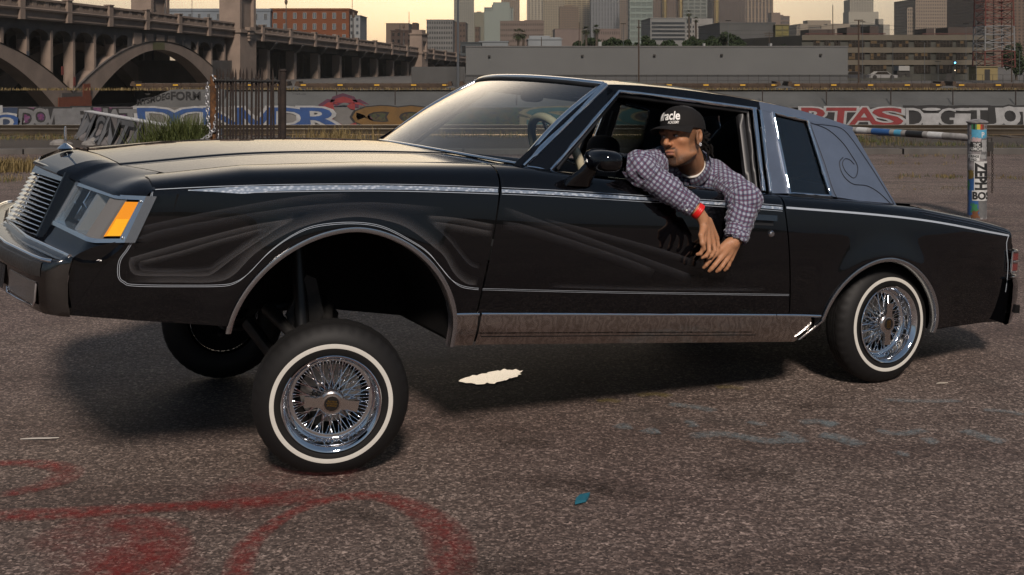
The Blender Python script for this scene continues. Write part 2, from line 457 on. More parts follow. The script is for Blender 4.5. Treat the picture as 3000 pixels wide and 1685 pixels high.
# ---- far channel wall with graffiti
YW = 115.0
M_WALLLOW = pbr('painted_concrete', (.10, .095, .09), rough=.9, var=.35, vscale=.25)
wall = empty('river_wall', (0, YW, -8)); tag(wall, 'low concrete channel wall across the river covered in graffiti letters', 'wall')
def wl_(v): return [(a, b_-YW, c+8) for a, b_, c in v]
WTOP = at(0, 270, YW)[2]
m_ = MB(); m_.box((-260, 0, 0), (260, 1.2, WTOP+8)); m_.obj('wall_face', M_WALLLOW, wall)
def flat(name, px0, px1, py0, py1, mat, d):
    a = at(px0, py1, YW); b_ = at(px1, py0, YW)
    return mesh(name, [(a[0], -d, a[2]+8), (b_[0], -d, a[2]+8), (b_[0], -d, b_[2]+8), (a[0], -d, b_[2]+8)], [(0, 1, 2, 3)], mat, wall)
C_ = lambda n, c: pbr('graffiti_'+n, tuple(q*.52 for q in c), rough=.75, var=.22, vscale=1.2)
PINK, BLUE, WHITE, RED, GREY, BLACK, GOLD, GREEN, DPINK = C_('pink', (.26, .035, .10)), C_('blue', (.015, .07, .24)), C_('white', (.42, .42, .42)), C_('red', (.26, .02, .022)), C_('silver', (.17, .17, .175)), C_('black', (.012, .011, .012)), C_('gold', (.17, .085, .012)), C_('green', (.02, .055, .02)), C_('plum', (.09, .02, .05))
def mottle(name, cols):
    m = bpy.data.materials.new(name); t = NT(m); vec = t.coord('Object', (1, 1, 1.6))
    n1 = t.noise(vec, .9, 4, .6); n2 = t.noise(vec, 2.4, 3, .6)
    c = t.ramp(n1, [(.30+.40*i/max(1, len(cols)-1), q) for i, q in enumerate(cols)]); c = t.mix(t.ramp(n2, [(.52, (0, 0, 0)), (.60, (1, 1, 1))]), c, (.008, .008, .01))
    t.base(c); t.b.inputs['Roughness'].default_value = .8; return m
PINK = mottle('graffiti_mottle_pink', [(.13, .016, .05), (.05, .012, .06), (.10, .03, .07), (.03, .04, .09)])
GREEN = mottle('graffiti_mottle_green', [(.008, .03, .012), (.03, .03, .01), (.06, .03, .008)])
flat('graffiti_ground', 0, 372, 270.5, 330, PINK, .02); flat('graffiti_ground', -40, 46, 270.5, 330, C_('navy', (.02, .04, .09)), .03)
flat('graffiti_ground', 905, 1340, 270.5, 330, GREEN, .02); flat('graffiti_ground', 1340, 2040, 271, 330, mottle('graffiti_mottle_grey', [(.03, .03, .032), (.02, .04, .05), (.05, .03, .02), (.03, .05, .03)]), .02)
flat('graffiti_ground', 1990, 2270, 270.5, 330, BLACK, .02); flat('graffiti_ground', 2270, 2640, 270.5, 330, BLACK, .03); flat('graffiti_ground', 2255, 2300, 271, 330, GOLD, .04)
def graffiti(word, px0, px1, py0, py1, fill, line, d=.05, o1=.06, o2=.0, jit=.10, third=None):
    """each letter: outline layer and fill layer, leaning and overlapping"""
    n = len(word); wx = (px1-px0)/n
    for i, ch in enumerate(word):
        if ch == ' ': continue
        a = px0 + i*wx - wx*.10; b_ = a + wx*1.2
        dy = random.uniform(-jit, jit)*(py1-py0)
        p0 = at(a, py1+dy, YW); p1 = at(b_, py0+dy*.5, YW)
        ref = text_geo(ch, 1.0, 0.)[0]
        layers = [(o1, line, d), (o2, fill, d+.03)] + ([(-.035, third, d+.06)] if third else [])
        par = None
        for off, mt, dd in layers:
            w, f, _ = fit_text(ch, p0[0], p1[0], p0[2]+8, p1[2]+8, off, ref=ref)
            sh = random.uniform(-.12, .12) if par is None else sh_
            sh_ = sh
            mid = (p0[2]+p1[2])/2+8
            o = mesh('graffiti_letter' if par is None else 'letter_fill', [(x + sh*(z-mid), -dd - .004*i, z) for x, z in w], f, mt, wall if par is None else par)
            if par is None: par = o
graffiti('b', -12, 46, 272, 330, BLUE, WHITE)
graffiti('DOWIE', 52, 222, 274, 318, GREY, BLACK, o1=.09, o2=.03)
graffiti('NAT', 226, 350, 275, 322, GREY, BLACK, o1=.08, o2=.03)
graffiti('DCNVDR', 358, 850, 272, 324, BLUE, WHITE, o1=.075, o2=.015, jit=.03, d=.08)
graffiti('*', 838, 900, 262, 330, RED, DPINK, d=.05, o1=.16, o2=.11)
graffiti('CO', 905, 1075, 271, 318, GOLD, BLACK, o1=.10, o2=.06, jit=.03)
graffiti('SROL', 1345, 1800, 273, 320, C_('teal', (.03, .10, .10)), C_('sand', (.2, .17, .1)), o1=.08, o2=.03)
graffiti('RTAS', 2025, 2262, 272, 316, RED, WHITE, o1=.075, o2=.02, jit=.03, d=.08)
graffiti('DiGiTJ', 2282, 2520, 271, 318, WHITE, BLACK, o1=.09, o2=.0, jit=.03, d=.08)
graffiti('OT', 2520, 2600, 271, 318, WHITE, BLACK, o1=.10, o2=.04, d=.08)
# sloped apron above with its fence
M_APRON = pbr('apron_concrete', (.060, .061, .059), rough=.9, var=.28, vscale=.15)
apron = sheet('embankment', at(566, 0, 118)[0], 260, [(116.1, WTOP), (116.9, WTOP+.28), (117.9, at(0, 246, 117.9)[2]), (119.6, at(0, 227, 119.6)[2])], M_APRON, 1)
for (a, b_, py0, py1, cc) in ((735, 800, 231, 238, (.03, .03, .032)),):
    w, f, _ = fit_text('1154-00', 0, 1, 0, 1)
    V = []
    for x, z in w:
        p = at(737+32*x, 239-6*z, 118.6); V.append((p[0], 118.55, p[2]))
    mesh('stencilled_number', V, f, pbr('stencil_black', cc, rough=.8), apron)
fence = empty('river_fence', (0, 116.6, WTOP)); tag(fence, 'thin wire fence on dark posts along the top of the channel wall', 'fence')
for px in (700, 847, 994, 1140, 1300, 1460, 1610, 1765, 1918, 2079, 2241, 2397, 2555):
    x = at(px, 0, 116.6)[0]
    MB().box((x-.045, -.05, -.1), (x+.045, .05, 1.75)).obj('post', M_RUSTY, fence)
for z in (1.7,):
    MB().cyl((-40, 0, z), (62, 0, z), .006, n=4).obj('wire', M_RUSTY, fence)
# slanted retaining wall under the arches
YR = 117.6
rw = empty('retaining_wall', (at(470, 0, YR)[0], YR, -8)); tag(rw, 'pale sloping retaining wall with black spray letters under the bridge arch', 'wall')
q = [at(a, b_, YR) for a, b_ in ((300, 290), (326, 270), (430, 226), (566, 226), (566, 300), (300, 300))]
m_ = MB(); m_.prism([(p[0]-rw.location.x, p[2]+8) for p in q][::-1], 1, 0, 1.5); m_.obj('wall_face', pbr('pale_concrete', (.075, .075, .074), rough=.9, var=.25, vscale=.3), rw)
def rwtext(txt, px0, px1, py0, py1, rise):
    a = at(px0, py1, YR); b_ = at(px1, py0, YR)
    w, f, _ = fit_text(txt, a[0], b_[0], a[2], b_[2], .03)
    mesh('spray_letters', [(x-rw.location.x, -.06, z+8 + rise*(x-a[0])/(b_[0]-a[0])) for x, z in w], f, BLACK, rw)
rwtext('FORM', 430, 505, 230, 252, 0); rwtext('MTSMOEG', 345, 428, 250, 266, .72)

# ---- freight flatcars
M_FLAT = pbr('flatcar_brown', (.042, .026, .016), rough=.9, var=.5, vscale=.8)
M_YEL = pbr('reflector_yellow', (.50, .28, .02), rough=.5)
def flatcar():
    r = empty('railway_flatcar', (0, 0, 0))
    zb = .0; L_ = 8.55
    MB().box((-L_, -1.4, .42), (L_, 1.4, .70)).obj('deck', M_FLAT, r)
    MB().prism([(-L_+.2, .42), (L_-.2, .42), (L_-1.6, -.10), (-L_+1.6, -.10)], 1, -1.36, -1.2).obj('side_sill', M_FLAT, r)
    for x in (-5.9, 5.9):
        b_ = MB(); b_.box((x-1.2, -1.1, -.15), (x+1.2, -.95, .12)); b_.obj('bogie', M_FLAT, r)
        for dx in (-.85, .85):
            MB().cyl((x+dx, -1.0, -.15), (x+dx, -.88, -.15), .42, n=16).obj('wheel', M_DARKFAR, r)
    for x in (-7.6, -3.6, 0.4, 4.4, 7.8):
        MB().box((x-.28, -1.44, .46), (x+.28, -1.40, .60)).obj('reflector', M_YEL, r)
    for x in np.arange(-8, 8.1, 1.0):
        MB().box((x-.05, -1.47, .36), (x+.05, -1.40, .74)).obj('stake_pocket', M_FLAT, r)
    for x in (-8.3, 8.3):
        MB().box((x-.18, -1.25, .70), (x+.18, 1.25, .92)).obj('bulkhead', M_FLAT, r)
    return r
M_DARKFAR = pbr('dark_iron', (.02, .018, .016), rough=.9)
fc = flatcar()
fc_labels = ['brown freight flatcar farthest left, behind the iron gate', 'brown freight flatcar below the grey wall end of the bridge', 'brown freight flatcar hidden mostly behind the car roof', 'brown freight flatcar under the long pale windowless building', 'brown freight flatcar below the utility pole and warehouse', 'brown freight flatcar at the far right edge']
for i in range(6):
    o = fc if i == 0 else None
    if o is None:
        o = fc.copy(); COL.objects.link(o)
        for ch in fc.children: inst(ch, o)
    o.location = (-33 + i*17.9, 125.5, at(0, 216, 125.5)[2] - .42)
    tag(o, fc_labels[i], 'flatcar', 'freight flatcars standing across the river')
weeds_far = []

# ---- BRIDGE
BA = np.array([.1989, .9800]); BN = np.array([-.9800, .1989]); BO = np.array([-52.5, 130.0])
def zb(s):
    Y = 130 + np.asarray(s, float)*.98
    return np.interp(Y, [60, 121.5, 150, 185, 250, 313, 420, 520], [6.9, 6.47, 6.05, 5.26, 3.72, 2.06, -.8, -3.2])
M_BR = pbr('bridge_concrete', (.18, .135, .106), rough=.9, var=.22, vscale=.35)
M_BRD = pbr('bridge_concrete_dark', (.060, .053, .049), rough=.92, var=.3, vscale=.5)  # dark copy of the bridge concrete; shade on inner and far members put into colour
bridge = empty('arch_bridge', (BO[0], BO[1], -6)); bridge.rotation_euler = (0, 0, math.atan2(BA[1], BA[0]))
tag(bridge, 'long concrete arch bridge with open spandrels and a pierced parapet', 'bridge')
# local frame: x = s along the bridge, y = t to the left (away), z up from -6
def bz(z): return z + 6
S0, S1 = -60., 300.
ss = np.arange(S0, S1+.1, 4.0)
def along(name, prof, mat, sarr=ss, par=bridge, closed=True):
    """prof [(t, dz)] swept along the deck line"""
    k = len(prof)
    P = np.array([[(s, t, bz(float(zb(s))+dz)) for t, dz in prof] for s in sarr])
    v = P.reshape(-1, 3); n = len(sarr); f = []
    for i in range(n-1):
        for j in range(k): f.append((i*k+j, (i+1)*k+j, (i+1)*k+(j+1) % k, i*k+(j+1) % k))
    f += [tuple(range(k)), tuple(range((n-1)*k+k-1, (n-1)*k-1, -1))]
    return mesh(name, v, f, mat, par)
along('deck', [(.35, .25), (15.5, .25), (15.5, 1.0), (.35, 1.0)], M_BRD)
along('fascia', [(.0, .0), (.6, .0), (.6, 1.18), (.0, 1.18)], M_BR)
along('cornice', [(-.30, 1.0), (.7, 1.0), (.7, 1.30), (-.30, 1.30), (-.36, 1.2)], M_BR)
along('drip_moulding', [(-.08, .16), (.1, .16), (.1, .30), (-.08, .30)], M_BR)
along('parapet_base', [(-.06, 1.30), (.34, 1.30), (.34, 1.58), (-.06, 1.58)], M_BR)
along('parapet_rail', [(-.12, 2.16), (.40, 2.16), (.40, 2.42), (-.12, 2.42)], M_BR)
along('parapet_web', [(.16, 1.5), (.30, 1.5), (.30, 2.2), (.16, 2.2)], M_BR)
along('far_parapet', [(15.2, 1.0), (15.5, 1.0), (15.5, 2.4), (15.2, 2.4)], M_BR)
bal = MB(); pans = MB()
s = -14.0; k = 0
while s < 150:
    z = float(zb(s))
    if k % 7 == 6:
        pass
    far_ = s > 60
    for j in range(5 if not far_ else 3):
        x = s + j*(.30 if not far_ else .5)
        bal.box((x, .02, bz(z+1.5)), (x+(.15 if not far_ else .25), .26, bz(z+2.2)))
    pans.box((s+1.45, -.02, bz(z+1.5)), (s+2.25, .30, bz(z+2.25)))
    s += 2.25; k += 1
o = bal.obj('balusters', M_BR, bridge); o['kind'] = 'stuff'
o = pans.obj('parapet_panels', M_BR, bridge); o['kind'] = 'stuff'
for s in list(np.arange(-14.6, 46, 8.9)) + list(np.arange(58, 240, 11.7)):
    z = float(zb(s))
    MB().box((s-.45, -.34, bz(z-.05)), (s+.45, .36, bz(z+2.52))).box((s-.55, -.42, bz(z+2.52)), (s+.55, .44, bz(z+2.66))).obj('parapet_pier', M_BR, bridge)
# arches
CR = [25.7, -16.0]
def ext_(x): return 4.47 - .0148*x*x
def int_(x): return 3.40 - .0226*x*x
cols = [5.4+4.47*k for k in range(-9, 10)]
def rib(c, t0, t1, name, half=20.9, mat=M_BR):
    xs = np.linspace(-half, half, 49)
    P = np.array([[(c+x, t0, bz(ext_(x))), (c+x, t0, bz(int_(x))), (c+x, t1, bz(int_(x))), (c+x, t1, bz(ext_(x)))] for x in xs])
    v = P.reshape(-1, 3); f = []
    for i in range(len(xs)-1):
        for j in range(4): f.append((i*4+j, i*4+(j+1) % 4, (i+1)*4+(j+1) % 4, (i+1)*4+j))
    return mesh(name, v, f, mat, bridge, smooth=40)
def ztop(s):
    return max(ext_(s-c) for c in CR)
for c in CR:
    rib(c, .4, 2.4, 'arch_rib'); rib(c, 12.4, 14.4, 'arch_rib')
    v = []; xs = np.linspace(-20.9, 20.9, 40)
    P = np.array([[(c+x, t, bz(ext_(x)+.12)) for t in (.30, .62)] for x in xs]); v, f = grid_geo(P); mesh('arch_hood', v, f, M_BRD, bridge)
SP0, SP1 = -37., 46.5
for s in cols:
    if not (SP0 < s < SP1): continue
    zt = float(zb(s)); z0 = ztop(s)
    if zt-z0 < 1.2: continue
    for t in (.55, 12.6):
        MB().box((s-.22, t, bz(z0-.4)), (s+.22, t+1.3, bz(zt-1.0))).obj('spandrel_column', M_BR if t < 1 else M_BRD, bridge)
for a, b_ in zip(cols[:-1], cols[1:]):       # round-headed openings between the columns
    m0 = (a+b_)/2
    if not (SP0 < a and b_ < SP1+.1): continue
    if float(zb(m0)) - ztop(m0) < 1.3: continue
    hw = (b_-a)/2-.2
    for t in (.62, 12.7):
        xs = np.linspace(a, b_, 25); P = []
        for x in xs:
            d = min(abs(x-m0)/hw, 1); zh = float(zb(m0))-2.3+1.35*math.sqrt(max(1-d*d, 0)) if d < 1 else float(zb(m0))-2.3
            P.append([(x, t, bz(float(zb(x))+.2)), (x, t, bz(zh)), (x, t+1.1, bz(zh))])
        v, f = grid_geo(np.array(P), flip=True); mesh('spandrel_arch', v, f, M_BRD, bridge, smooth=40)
xs = np.linspace(CR[0]-8.3, CR[0]+9, 30)      # solid spandrel at the crown
P = np.array([[(x, .58, bz(float(zb(x))+.2)), (x, .58, bz(ext_(x-CR[0])-.1))] for x in xs]); v, f = grid_geo(P, flip=True); mesh('crown_wall', v, f, M_BRD, bridge)
for i in range(4):
    x = CR[0]-6.0+i*3.0
    MB().box((x-1.0, .40, bz(ext_(x-CR[0])+.1)), (x+1.0, .57, bz(float(zb(x))-.5))).obj('crown_panel', M_BR, bridge)
# pier between the arches, painted orange low down
MB().box((2.4, .2, bz(-9)), (7.4, 14.6, bz(-1.9))).obj('arch_pier', M_BRD, bridge)
MB().box((1.6, .12, bz(-6)), (8.4, .18, bz(-2.4))).box((6.6, .12, bz(-2.4)), (8.2, .18, bz(-.9))).obj('graffiti_orange', C_('orange', (.26, .07, .03)), bridge)
for s, z, cc in ((3.0, .7, (.30, .06, .04)), (5.4, -.6, (.30, .06, .04)), (25.2, 3.9, (.16, .15, .06)), (-3.6, 2.4, (.13, .14, .16))):
    MB().box((s-.23 if z < 3 else s-1.7, .36 if z > 3 else .50, bz(z-.5)), (s+.23 if z < 3 else s+1.5, .39 if z > 3 else .54, bz(z+.5))).obj('graffiti_patch', C_('tag%d' % int(s*10+100), cc), bridge)
along('far_side_wall', [(14.3, -5.5), (14.5, -5.5), (14.5, .2), (14.3, .2)], M_BRD, np.arange(57, 300.1, 6.))
MB().box((-60, 15.0, bz(-9)), (47, 15.3, bz(6.6))).obj('shade_backing', pbr('shade_concrete', (.016, .014, .013), rough=1, var=.5, vscale=.3), bridge)  # added backing; the darkness under the arches is put into its colour
# arcs of the next spans in shade behind
MB().box((-60, 10.2, bz(-12)), (47, 10.6, bz(-4.2))).obj('channel_footing', M_BRD, bridge)
# pylon with niche and bracket
def pylon(s, w, d, h, name):
    z0 = -8; zt = float(zb(s)); p = MB()
    p.box((s-w, -1.0, bz(z0)), (s+w, d, bz(zt+1.1)))
    p.box((s-w-.25, -1.25, bz(zt+.95)), (s+w+.25, d+.2, bz(zt+1.45)))
    p.box((s-w+.05, -.95, bz(zt+1.45)), (s-w+.9, d-.1, bz(zt+h)))
    p.box((s+w-.9, -.95, bz(zt+1.45)), (s+w-.05, d-.1, bz(zt+h)))
    p.box((s-w+.9, -.45, bz(zt+1.45)), (s+w-.9, d-.1, bz(zt+h)))
    p.box((s-w+.9, -.95, bz(zt+h-1.6)), (s+w-.9, -.45, bz(zt+h)))
    p.box((s-w-.2, -1.2, bz(zt+h)), (s+w+.2, d+.15, bz(zt+h+.35)))
    p.box((s-w*.7, -.7, bz(zt+h+.35)), (s+w*.7, d-.4, bz(zt+h+1.2)))
    o = p.obj(name, M_BR, bridge)
    for i, (r_, dz) in enumerate(((1.0, 1.3), (.7, .7), (.45, .2), (.25, -.3))):
        MB().box((s-r_, -1.25-r_*.45, bz(zt+dz)), (s+r_, -.9, bz(zt+dz+.55))).obj('balcony_bracket', M_BR, o)
    return o
pylon(50.6, 3.0, 2.6, 8.5, 'pylon'); pylon(50.6, 3.0, 2.6, 8.5, 'pylon').location.y = 15.0
pylon(152, 2.6, 2.2, 5.6, 'pylon')
MB().box((41, .35, bz(-9)), (48, 13, bz(2.0))).obj('abutment', M_BRD, bridge)
# approach bents
for s in np.arange(64, 240, 11.7):
    z = float(zb(s)); zg = -3.2
    bt = MB(); bt.box((s-.55, 1.4, bz(zg-3)), (s+.55, 3.0, bz(z-1.1))); o = bt.obj('bent_column', M_BR, bridge)
    MB().box((s-.55, 11.4, bz(zg-3)), (s+.55, 13, bz(z-1.1))).obj('bent_column', M_BRD, bridge)
    cp = MB(); cp.prism([(-.1, z+.2), (-.1, z-.15), (1.0, z-1.3), (13.4, z-1.3), (14.5, z-.15), (14.5, z+.2)], 0, s-.5, s+.5)
    cp.v = [(a, b_, bz(c)) for a, b_, c in cp.v]; cp.obj('cap_beam', M_BRD, bridge)
for t in (1.7, 5., 9., 12.):
    along('girder', [(t, -.9), (t+.5, -.9), (t+.5, .3), (t, .3)], M_BRD, np.arange(56, 300.1, 6.))
for i, s in enumerate(np.arange(60, 130, 5.85)):
    MB().box((s-.25, 7.6, bz(-5)), (s+.25, 8.2, bz(float(zb(s))-.8))).obj('bent_column', M_BRD, bridge)

# bridge lamps and wires
def bridge_lamp(px, s, t, h, label):
    p = BO + BA*s + BN*t; z = float(zb(s))+2.4
    r = empty('bridge_lamp', (p[0], p[1], z)); tag(r, label, 'street lamp', 'lamps on the bridge')
    MB().cyl((0, 0, 0), (0, 0, .9), .22, .16, n=8).cyl((0, 0, .9), (0, 0, h), .10, .07, n=8).obj('post', M_BRD, r)
    v, f = lathe([(.08, h), (.24, h+.25), (.28, h+.55), (.20, h+.95), (.05, h+1.2), (0, h+1.35)], 10, 'z')
    mesh('lantern', v, f, pbr('lantern_brown', (.07, .045, .03), rough=.7), r)
for px, lab, h in ((723, 'tall lantern post on the bridge in front of the orange building', 4.3), (892, 'lantern post on the bridge at the right end of the orange building', 4.2), (1018, 'lantern post on the bridge left of the second pylon', 4.0), (1208, 'small lantern post on the bridge past the second pylon', 3.4), (420, 'stubby lantern post on the bridge above the arch crown', 2.2)):
    Y = FP*2.4/(.03045*(1870-px)); bridge_lamp(px, (Y-130)*1.0204, .2, h, lab)
# ================================================================== CITY
def fbox(mb, px0, px1, py0, py1, Y, depth, m=0, dy=0.):
    a = at(px0, py1, Y); b_ = at(px1, py0, Y)
    mb.box((a[0], Y+dy, a[2]), (b_[0], Y+dy+depth, b_[2]), m); return mb
def rel(mb, o):
    L_ = o.location; mb.v = [(a-L_[0], b_-L_[1], c-L_[2]) for a, b_, c in mb.v]; return mb

def tower(label, px0, px1, py_top, py_bot, Y, wallc, glassc, cols, rows, depth=None, band=.35, fin=.35, cat='skyscraper', name='skyscraper', grp='downtown towers', steps=(), relief=.6, rough=.35, metal=0.):
    """glass core with proud floor bands and piers"""
    a = at(px0, py_bot, Y); b_ = at(px1, py_top, Y)
    W = b_[0]-a[0]; H = b_[2]-a[2]; D = depth or W*.9
    r = empty(name, ((a[0]+b_[0])/2, Y, a[2])); tag(r, label, cat, grp)
    wm = pbr('wall_%s' % '_'.join('%d' % (c*1000) for c in wallc), wallc, rough=.85)
    gm = pbf('glass_%s_%d' % ('_'.join('%d' % (c*1000) for c in glassc), int(metal*10)), glassc, rough=rough, metal=metal)
    MB().box((-W/2, 0, 0), (W/2, D, H)).obj('core', gm, r)
    fr = MB()
    rl = relief*Y/1500
    for i in range(rows+1):
        z = H*i/rows; h = H/rows*band
        fr.box((-W/2-rl, -rl, z-h/2), (W/2+rl, D+rl, z+h/2))
    for i in range(cols+1):
        x = -W/2+W*i/cols; w = W/cols*fin
        fr.box((x-w/2, -rl*1.05, 0), (x+w/2, 0, H))
    nd = max(2, int(cols*D/W))
    for i in range(nd+1):
        y = D*i/nd; w = D/nd*fin
        for sx in (-1, 1):
            x0 = sx*W/2; fr.box((min(x0, x0+sx*rl*1.05), y-w/2, 0), (max(x0, x0+sx*rl*1.05), y+w/2, H))
    o = fr.obj('facade_grid', wm, r); o['kind'] = 'stuff'
    rf = MB(); rf.box((-W/2-rl, -rl, H), (W/2+rl, D+rl, H+.02*W))
    rf.box((-W*.25, D*.2, H+.02*W), (W*.2, D*.6, H+.12*W)); rf.obj('roof', wm, r)
    for (q0, q1, t0) in steps:      # lower set-back blocks
        c = at(q0, py_bot, Y); d = at(q1, t0, Y)
        MB().box((c[0]-r.location.x, -.15*D*0 - 2, 0), (d[0]-r.location.x, D*.9, d[2]-a[2])).obj('setback_block', wm, r)
    return r

PALE, SAND, TAN, BRN, GRN, BLUE_, DKB, OLIV = (.16, .15, .12), (.20, .165, .11), (.15, .105, .065), (.075, .045, .028), (.12, .14, .12), (.10, .105, .11), (.045, .028, .02), (.13, .12, .075)
GD, GB, GG, GO = (.03, .03, .03), (.04, .045, .05), (.06, .075, .065), (.12, .08, .03)
tower('narrow pale tower standing leftmost in the downtown skyline', 1143, 1190, -60, 165, 1700, PALE, GG, 10, 60, band=.5, fin=.3)
tower('low pale olive block tucked right of the leftmost tower', 1192, 1218, 32, 165, 1900, OLIV, (.09, .085, .05), 5, 26)
tower('stepped green-white residential tower with balcony floors', 1219, 1290, 20, 165, 1500, (.13, .15, .13), GB, 12, 34, band=.5, steps=((1219, 1240, 28), (1240, 1282, 6)))
tower('brown tower rising behind the stepped balcony tower', 1262, 1306, -60, 165, 1950, TAN, (.06, .042, .03), 9, 60)
tower('slim cream tower between two bright gaps of sky', 1327, 1368, -60, 165, 1800, (.22, .19, .14), (.09, .085, .07), 5, 50, fin=.5)
tower('broad golden-brown gridded office tower left of centre', 1368, 1420, -70, 165, 1600, SAND, (.06, .045, .025), 12, 56)
tower('golden office tower with a wide plain flank beside the gridded one', 1414, 1488, -70, 165, 1750, (.19, .15, .085), (.085, .06, .03), 6, 46, fin=.2)
tower('short brown gridded block in front of the golden towers', 1409, 1454, 18, 165, 1450, (.11, .07, .04), (.04, .027, .018), 11, 26)
tower('bluish tower of vertical strips at the centre of the skyline', 1489, 1556, -80, 165, 1650, BLUE_, (.05, .055, .065), 9, 20, band=.12, fin=.5)
tower('narrow brown gridded tower behind the bluish one', 1556, 1584, -40, 165, 1850, (.10, .065, .04), GD, 5, 44)
tower('pale green glass tower with a row of dark slots', 1585, 1641, -70, 165, 1550, (.12, .15, .13), (.10, .13, .11), 4, 16, fin=.1)
tower('dark brown tower with gold sunset streaks added on its front', 1641, 1716, -70, 165, 1620, BRN, (.05, .03, .02), 12, 60)
tower('grey-green slab behind the white office block', 1716, 1793, -60, 165, 1720, (.11, .12, .105), GG, 5, 24, fin=.2)
tower('dark brown slab right of the grey-green slab', 1793, 1873, -70, 165, 1600, DKB, (.04, .024, .018), 10, 50)
tower('beige tower with brown vertical ribs at the right of the cluster', 1873, 1943, -70, 165, 1780, TAN, (.05, .03, .02), 8, 8, band=.05, fin=.45)
tower('low brown stepped block at the right foot of the tower cluster', 1943, 1985, 42, 165, 1500, (.10, .065, .045), GD, 8, 12, steps=((1940, 1962, 32),))
tower('stepped art deco tower standing alone against the bright sky', 2139, 2196, 0, 165, 1500, (.21, .19, .15), (.07, .065, .055), 14, 44, band=.4, fin=.45, steps=((2134, 2209, 30), (2200, 2221, 48), (2134, 2237, 62)))
tower('long low beige building left of the art deco tower', 2005, 2136, 66, 165, 1350, (.15, .12, .085), GD, 26, 12, steps=((2012, 2032, 60), (2065, 2080, 64), (2080, 2137, 60)))
tower('wide beige government block with rows of narrow windows', 2304, 2478, 0, 165, 900, (.17, .13, .095), (.045, .035, .03), 30, 20, band=.5, fin=.45, depth=50)
tower('narrow lower wing left of the wide government block', 2283, 2304, 21, 165, 905, (.19, .15, .11), (.06, .05, .04), 4, 16)
tower('brown brick block filling the sky at the far right', 2478, 2640, -40, 165, 700, (.085, .052, .034), (.03, .022, .017), 16, 26, band=.55, fin=.5, depth=60)
# added gold columns imitating sunset glints on the towers
M_STREAK = pbr('gold_sunset_streak', (.75, .48, .16), rough=.12, metal=1.0)
for px, Y, lab in ((1672, 1612, 'left gold column added as a sunset glint on the dark brown tower'), (1712, 1612, 'right gold column added as a sunset glint on the dark brown tower'), (1803, 1592, 'gold column added as a sunset glint on the dark brown slab')):
    p = at(px, 165, Y); h = at(px, 60 if px != 1672 else -70, Y)
    r = empty('sunset_streak', (p[0], Y, p[2])); tag(r, lab, 'bay', 'gold sunset streaks')
    m_ = MB()
    for i in range(34):
        z0 = (at(px, -70, Y)[2]-p[2])*i/34; z1 = z0 + (at(px, -70, Y)[2]-p[2])/34*.86
        z1 = z0 + (at(px, -70, Y)[2]-p[2])/34
        MB().cyl((0, 0, z0), (0, 0, z1-.25), 3.6 + .15*(i % 2), n=20).obj('streak_segment', M_STREAK, r, smooth=40)

# ---- mid-distance blocks
def block(label, px0, px1, py_top, py_bot, Y, depth, col, cols=0, rows=0, winc=(.03, .03, .032), wpx=.55, hpx=.5, name='city_building', grp=None, roofbits=(), z_extra=0., individual=True, frame=None):
    a = at(px0, py_bot, Y); b_ = at(px1, py_top, Y); W = b_[0]-a[0]; H = b_[2]-a[2]
    r = empty(name, ((a[0]+b_[0])/2, Y, a[2])); tag(r, label, 'building', grp)
    wm = pbf('block_%s' % '_'.join('%d' % (c*1000) for c in col), col, rough=.88, var=.12, vscale=.2)
    MB().box((-W/2, 0, -z_extra), (W/2, depth, H)).obj('walls', wm, r)
    MB().box((-W/2-.15, -.15, H), (W/2+.15, depth+.15, H+.02*W+.1)).obj('roof', wm, r)
    gm = pbf('pane_%s' % '_'.join('%d' % (c*1000) for c in winc), winc, rough=.25)
    first = None
    if cols and individual:
        for j in range(rows):
            for i in range(cols):
                w = W/cols*wpx; h = H/rows*hpx; x = -W/2+W*(i+.5)/cols; z = H*(j+.5)/rows
                if first is None:
                    first = MB().box((-w/2, -.10, -h/2), (w/2, -.03, h/2)).obj('window', gm, r); first.location = (x, 0, z)
                    if frame:
                        fm = MB(); t = w*.10
                        fm.box((-w/2-t, -.16, -h/2-t), (w/2+t, -.02, -h/2)).box((-w/2-t, -.16, h/2), (w/2+t, -.02, h/2+t)).box((-w/2-t, -.16, -h/2), (-w/2, -.02, h/2)).box((w/2, -.16, -h/2), (w/2+t, -.02, h/2)).box((-t/2, -.14, -h/2), (t/2, -.02, h/2))
                        fr0 = fm.obj('frame', frame, first)
                else:
                    c = inst(first, r, (x, 0, z))
                    if frame: inst(fr0, c)
    elif cols:
        m_ = MB()
        for j in range(rows):
            for i in range(cols):
                w = W/cols*wpx; h = H/rows*hpx; x = -W/2+W*(i+.5)/cols; z = H*(j+.5)/rows
                m_.box((x-w/2, -.1, z-h/2), (x+w/2, -.02, z+h/2))
        o = m_.obj('window_rows', gm, r); o['kind'] = 'stuff'
    for (q0, q1, t0) in roofbits:
        c = at(q0, py_top, Y); d = at(q1, t0, Y)
        MB().box((c[0]-r.location.x, depth*.2, H), (d[0]-r.location.x, depth*.6, d[2]-a[2])).obj('rooftop_unit', wm, r)
    return r
WF = pbf('window_frame_white', (.34, .34, .33), rough=.6)
chim = lambda xs, y: [(x-4, x+4, y) for x in xs]
block('orange apartment block with white framed windows behind the bridge', 680, 878, 26, 108, 260, 14, (.17, .05, .014), 8, 3, (.10, .12, .13), .30, .50, roofbits=chim((684, 738, 753, 768, 783, 812, 826, 842, 870), 20), frame=WF)
block('white apartment block with dark chimneys left of the orange one', 418, 680, 28, 108, 258, 14, (.20, .225, .25), 11, 3, (.05, .055, .06), .26, .48, roofbits=chim((395, 412, 438, 455, 470, 482, 510, 525, 545, 560, 575), 22), frame=WF)
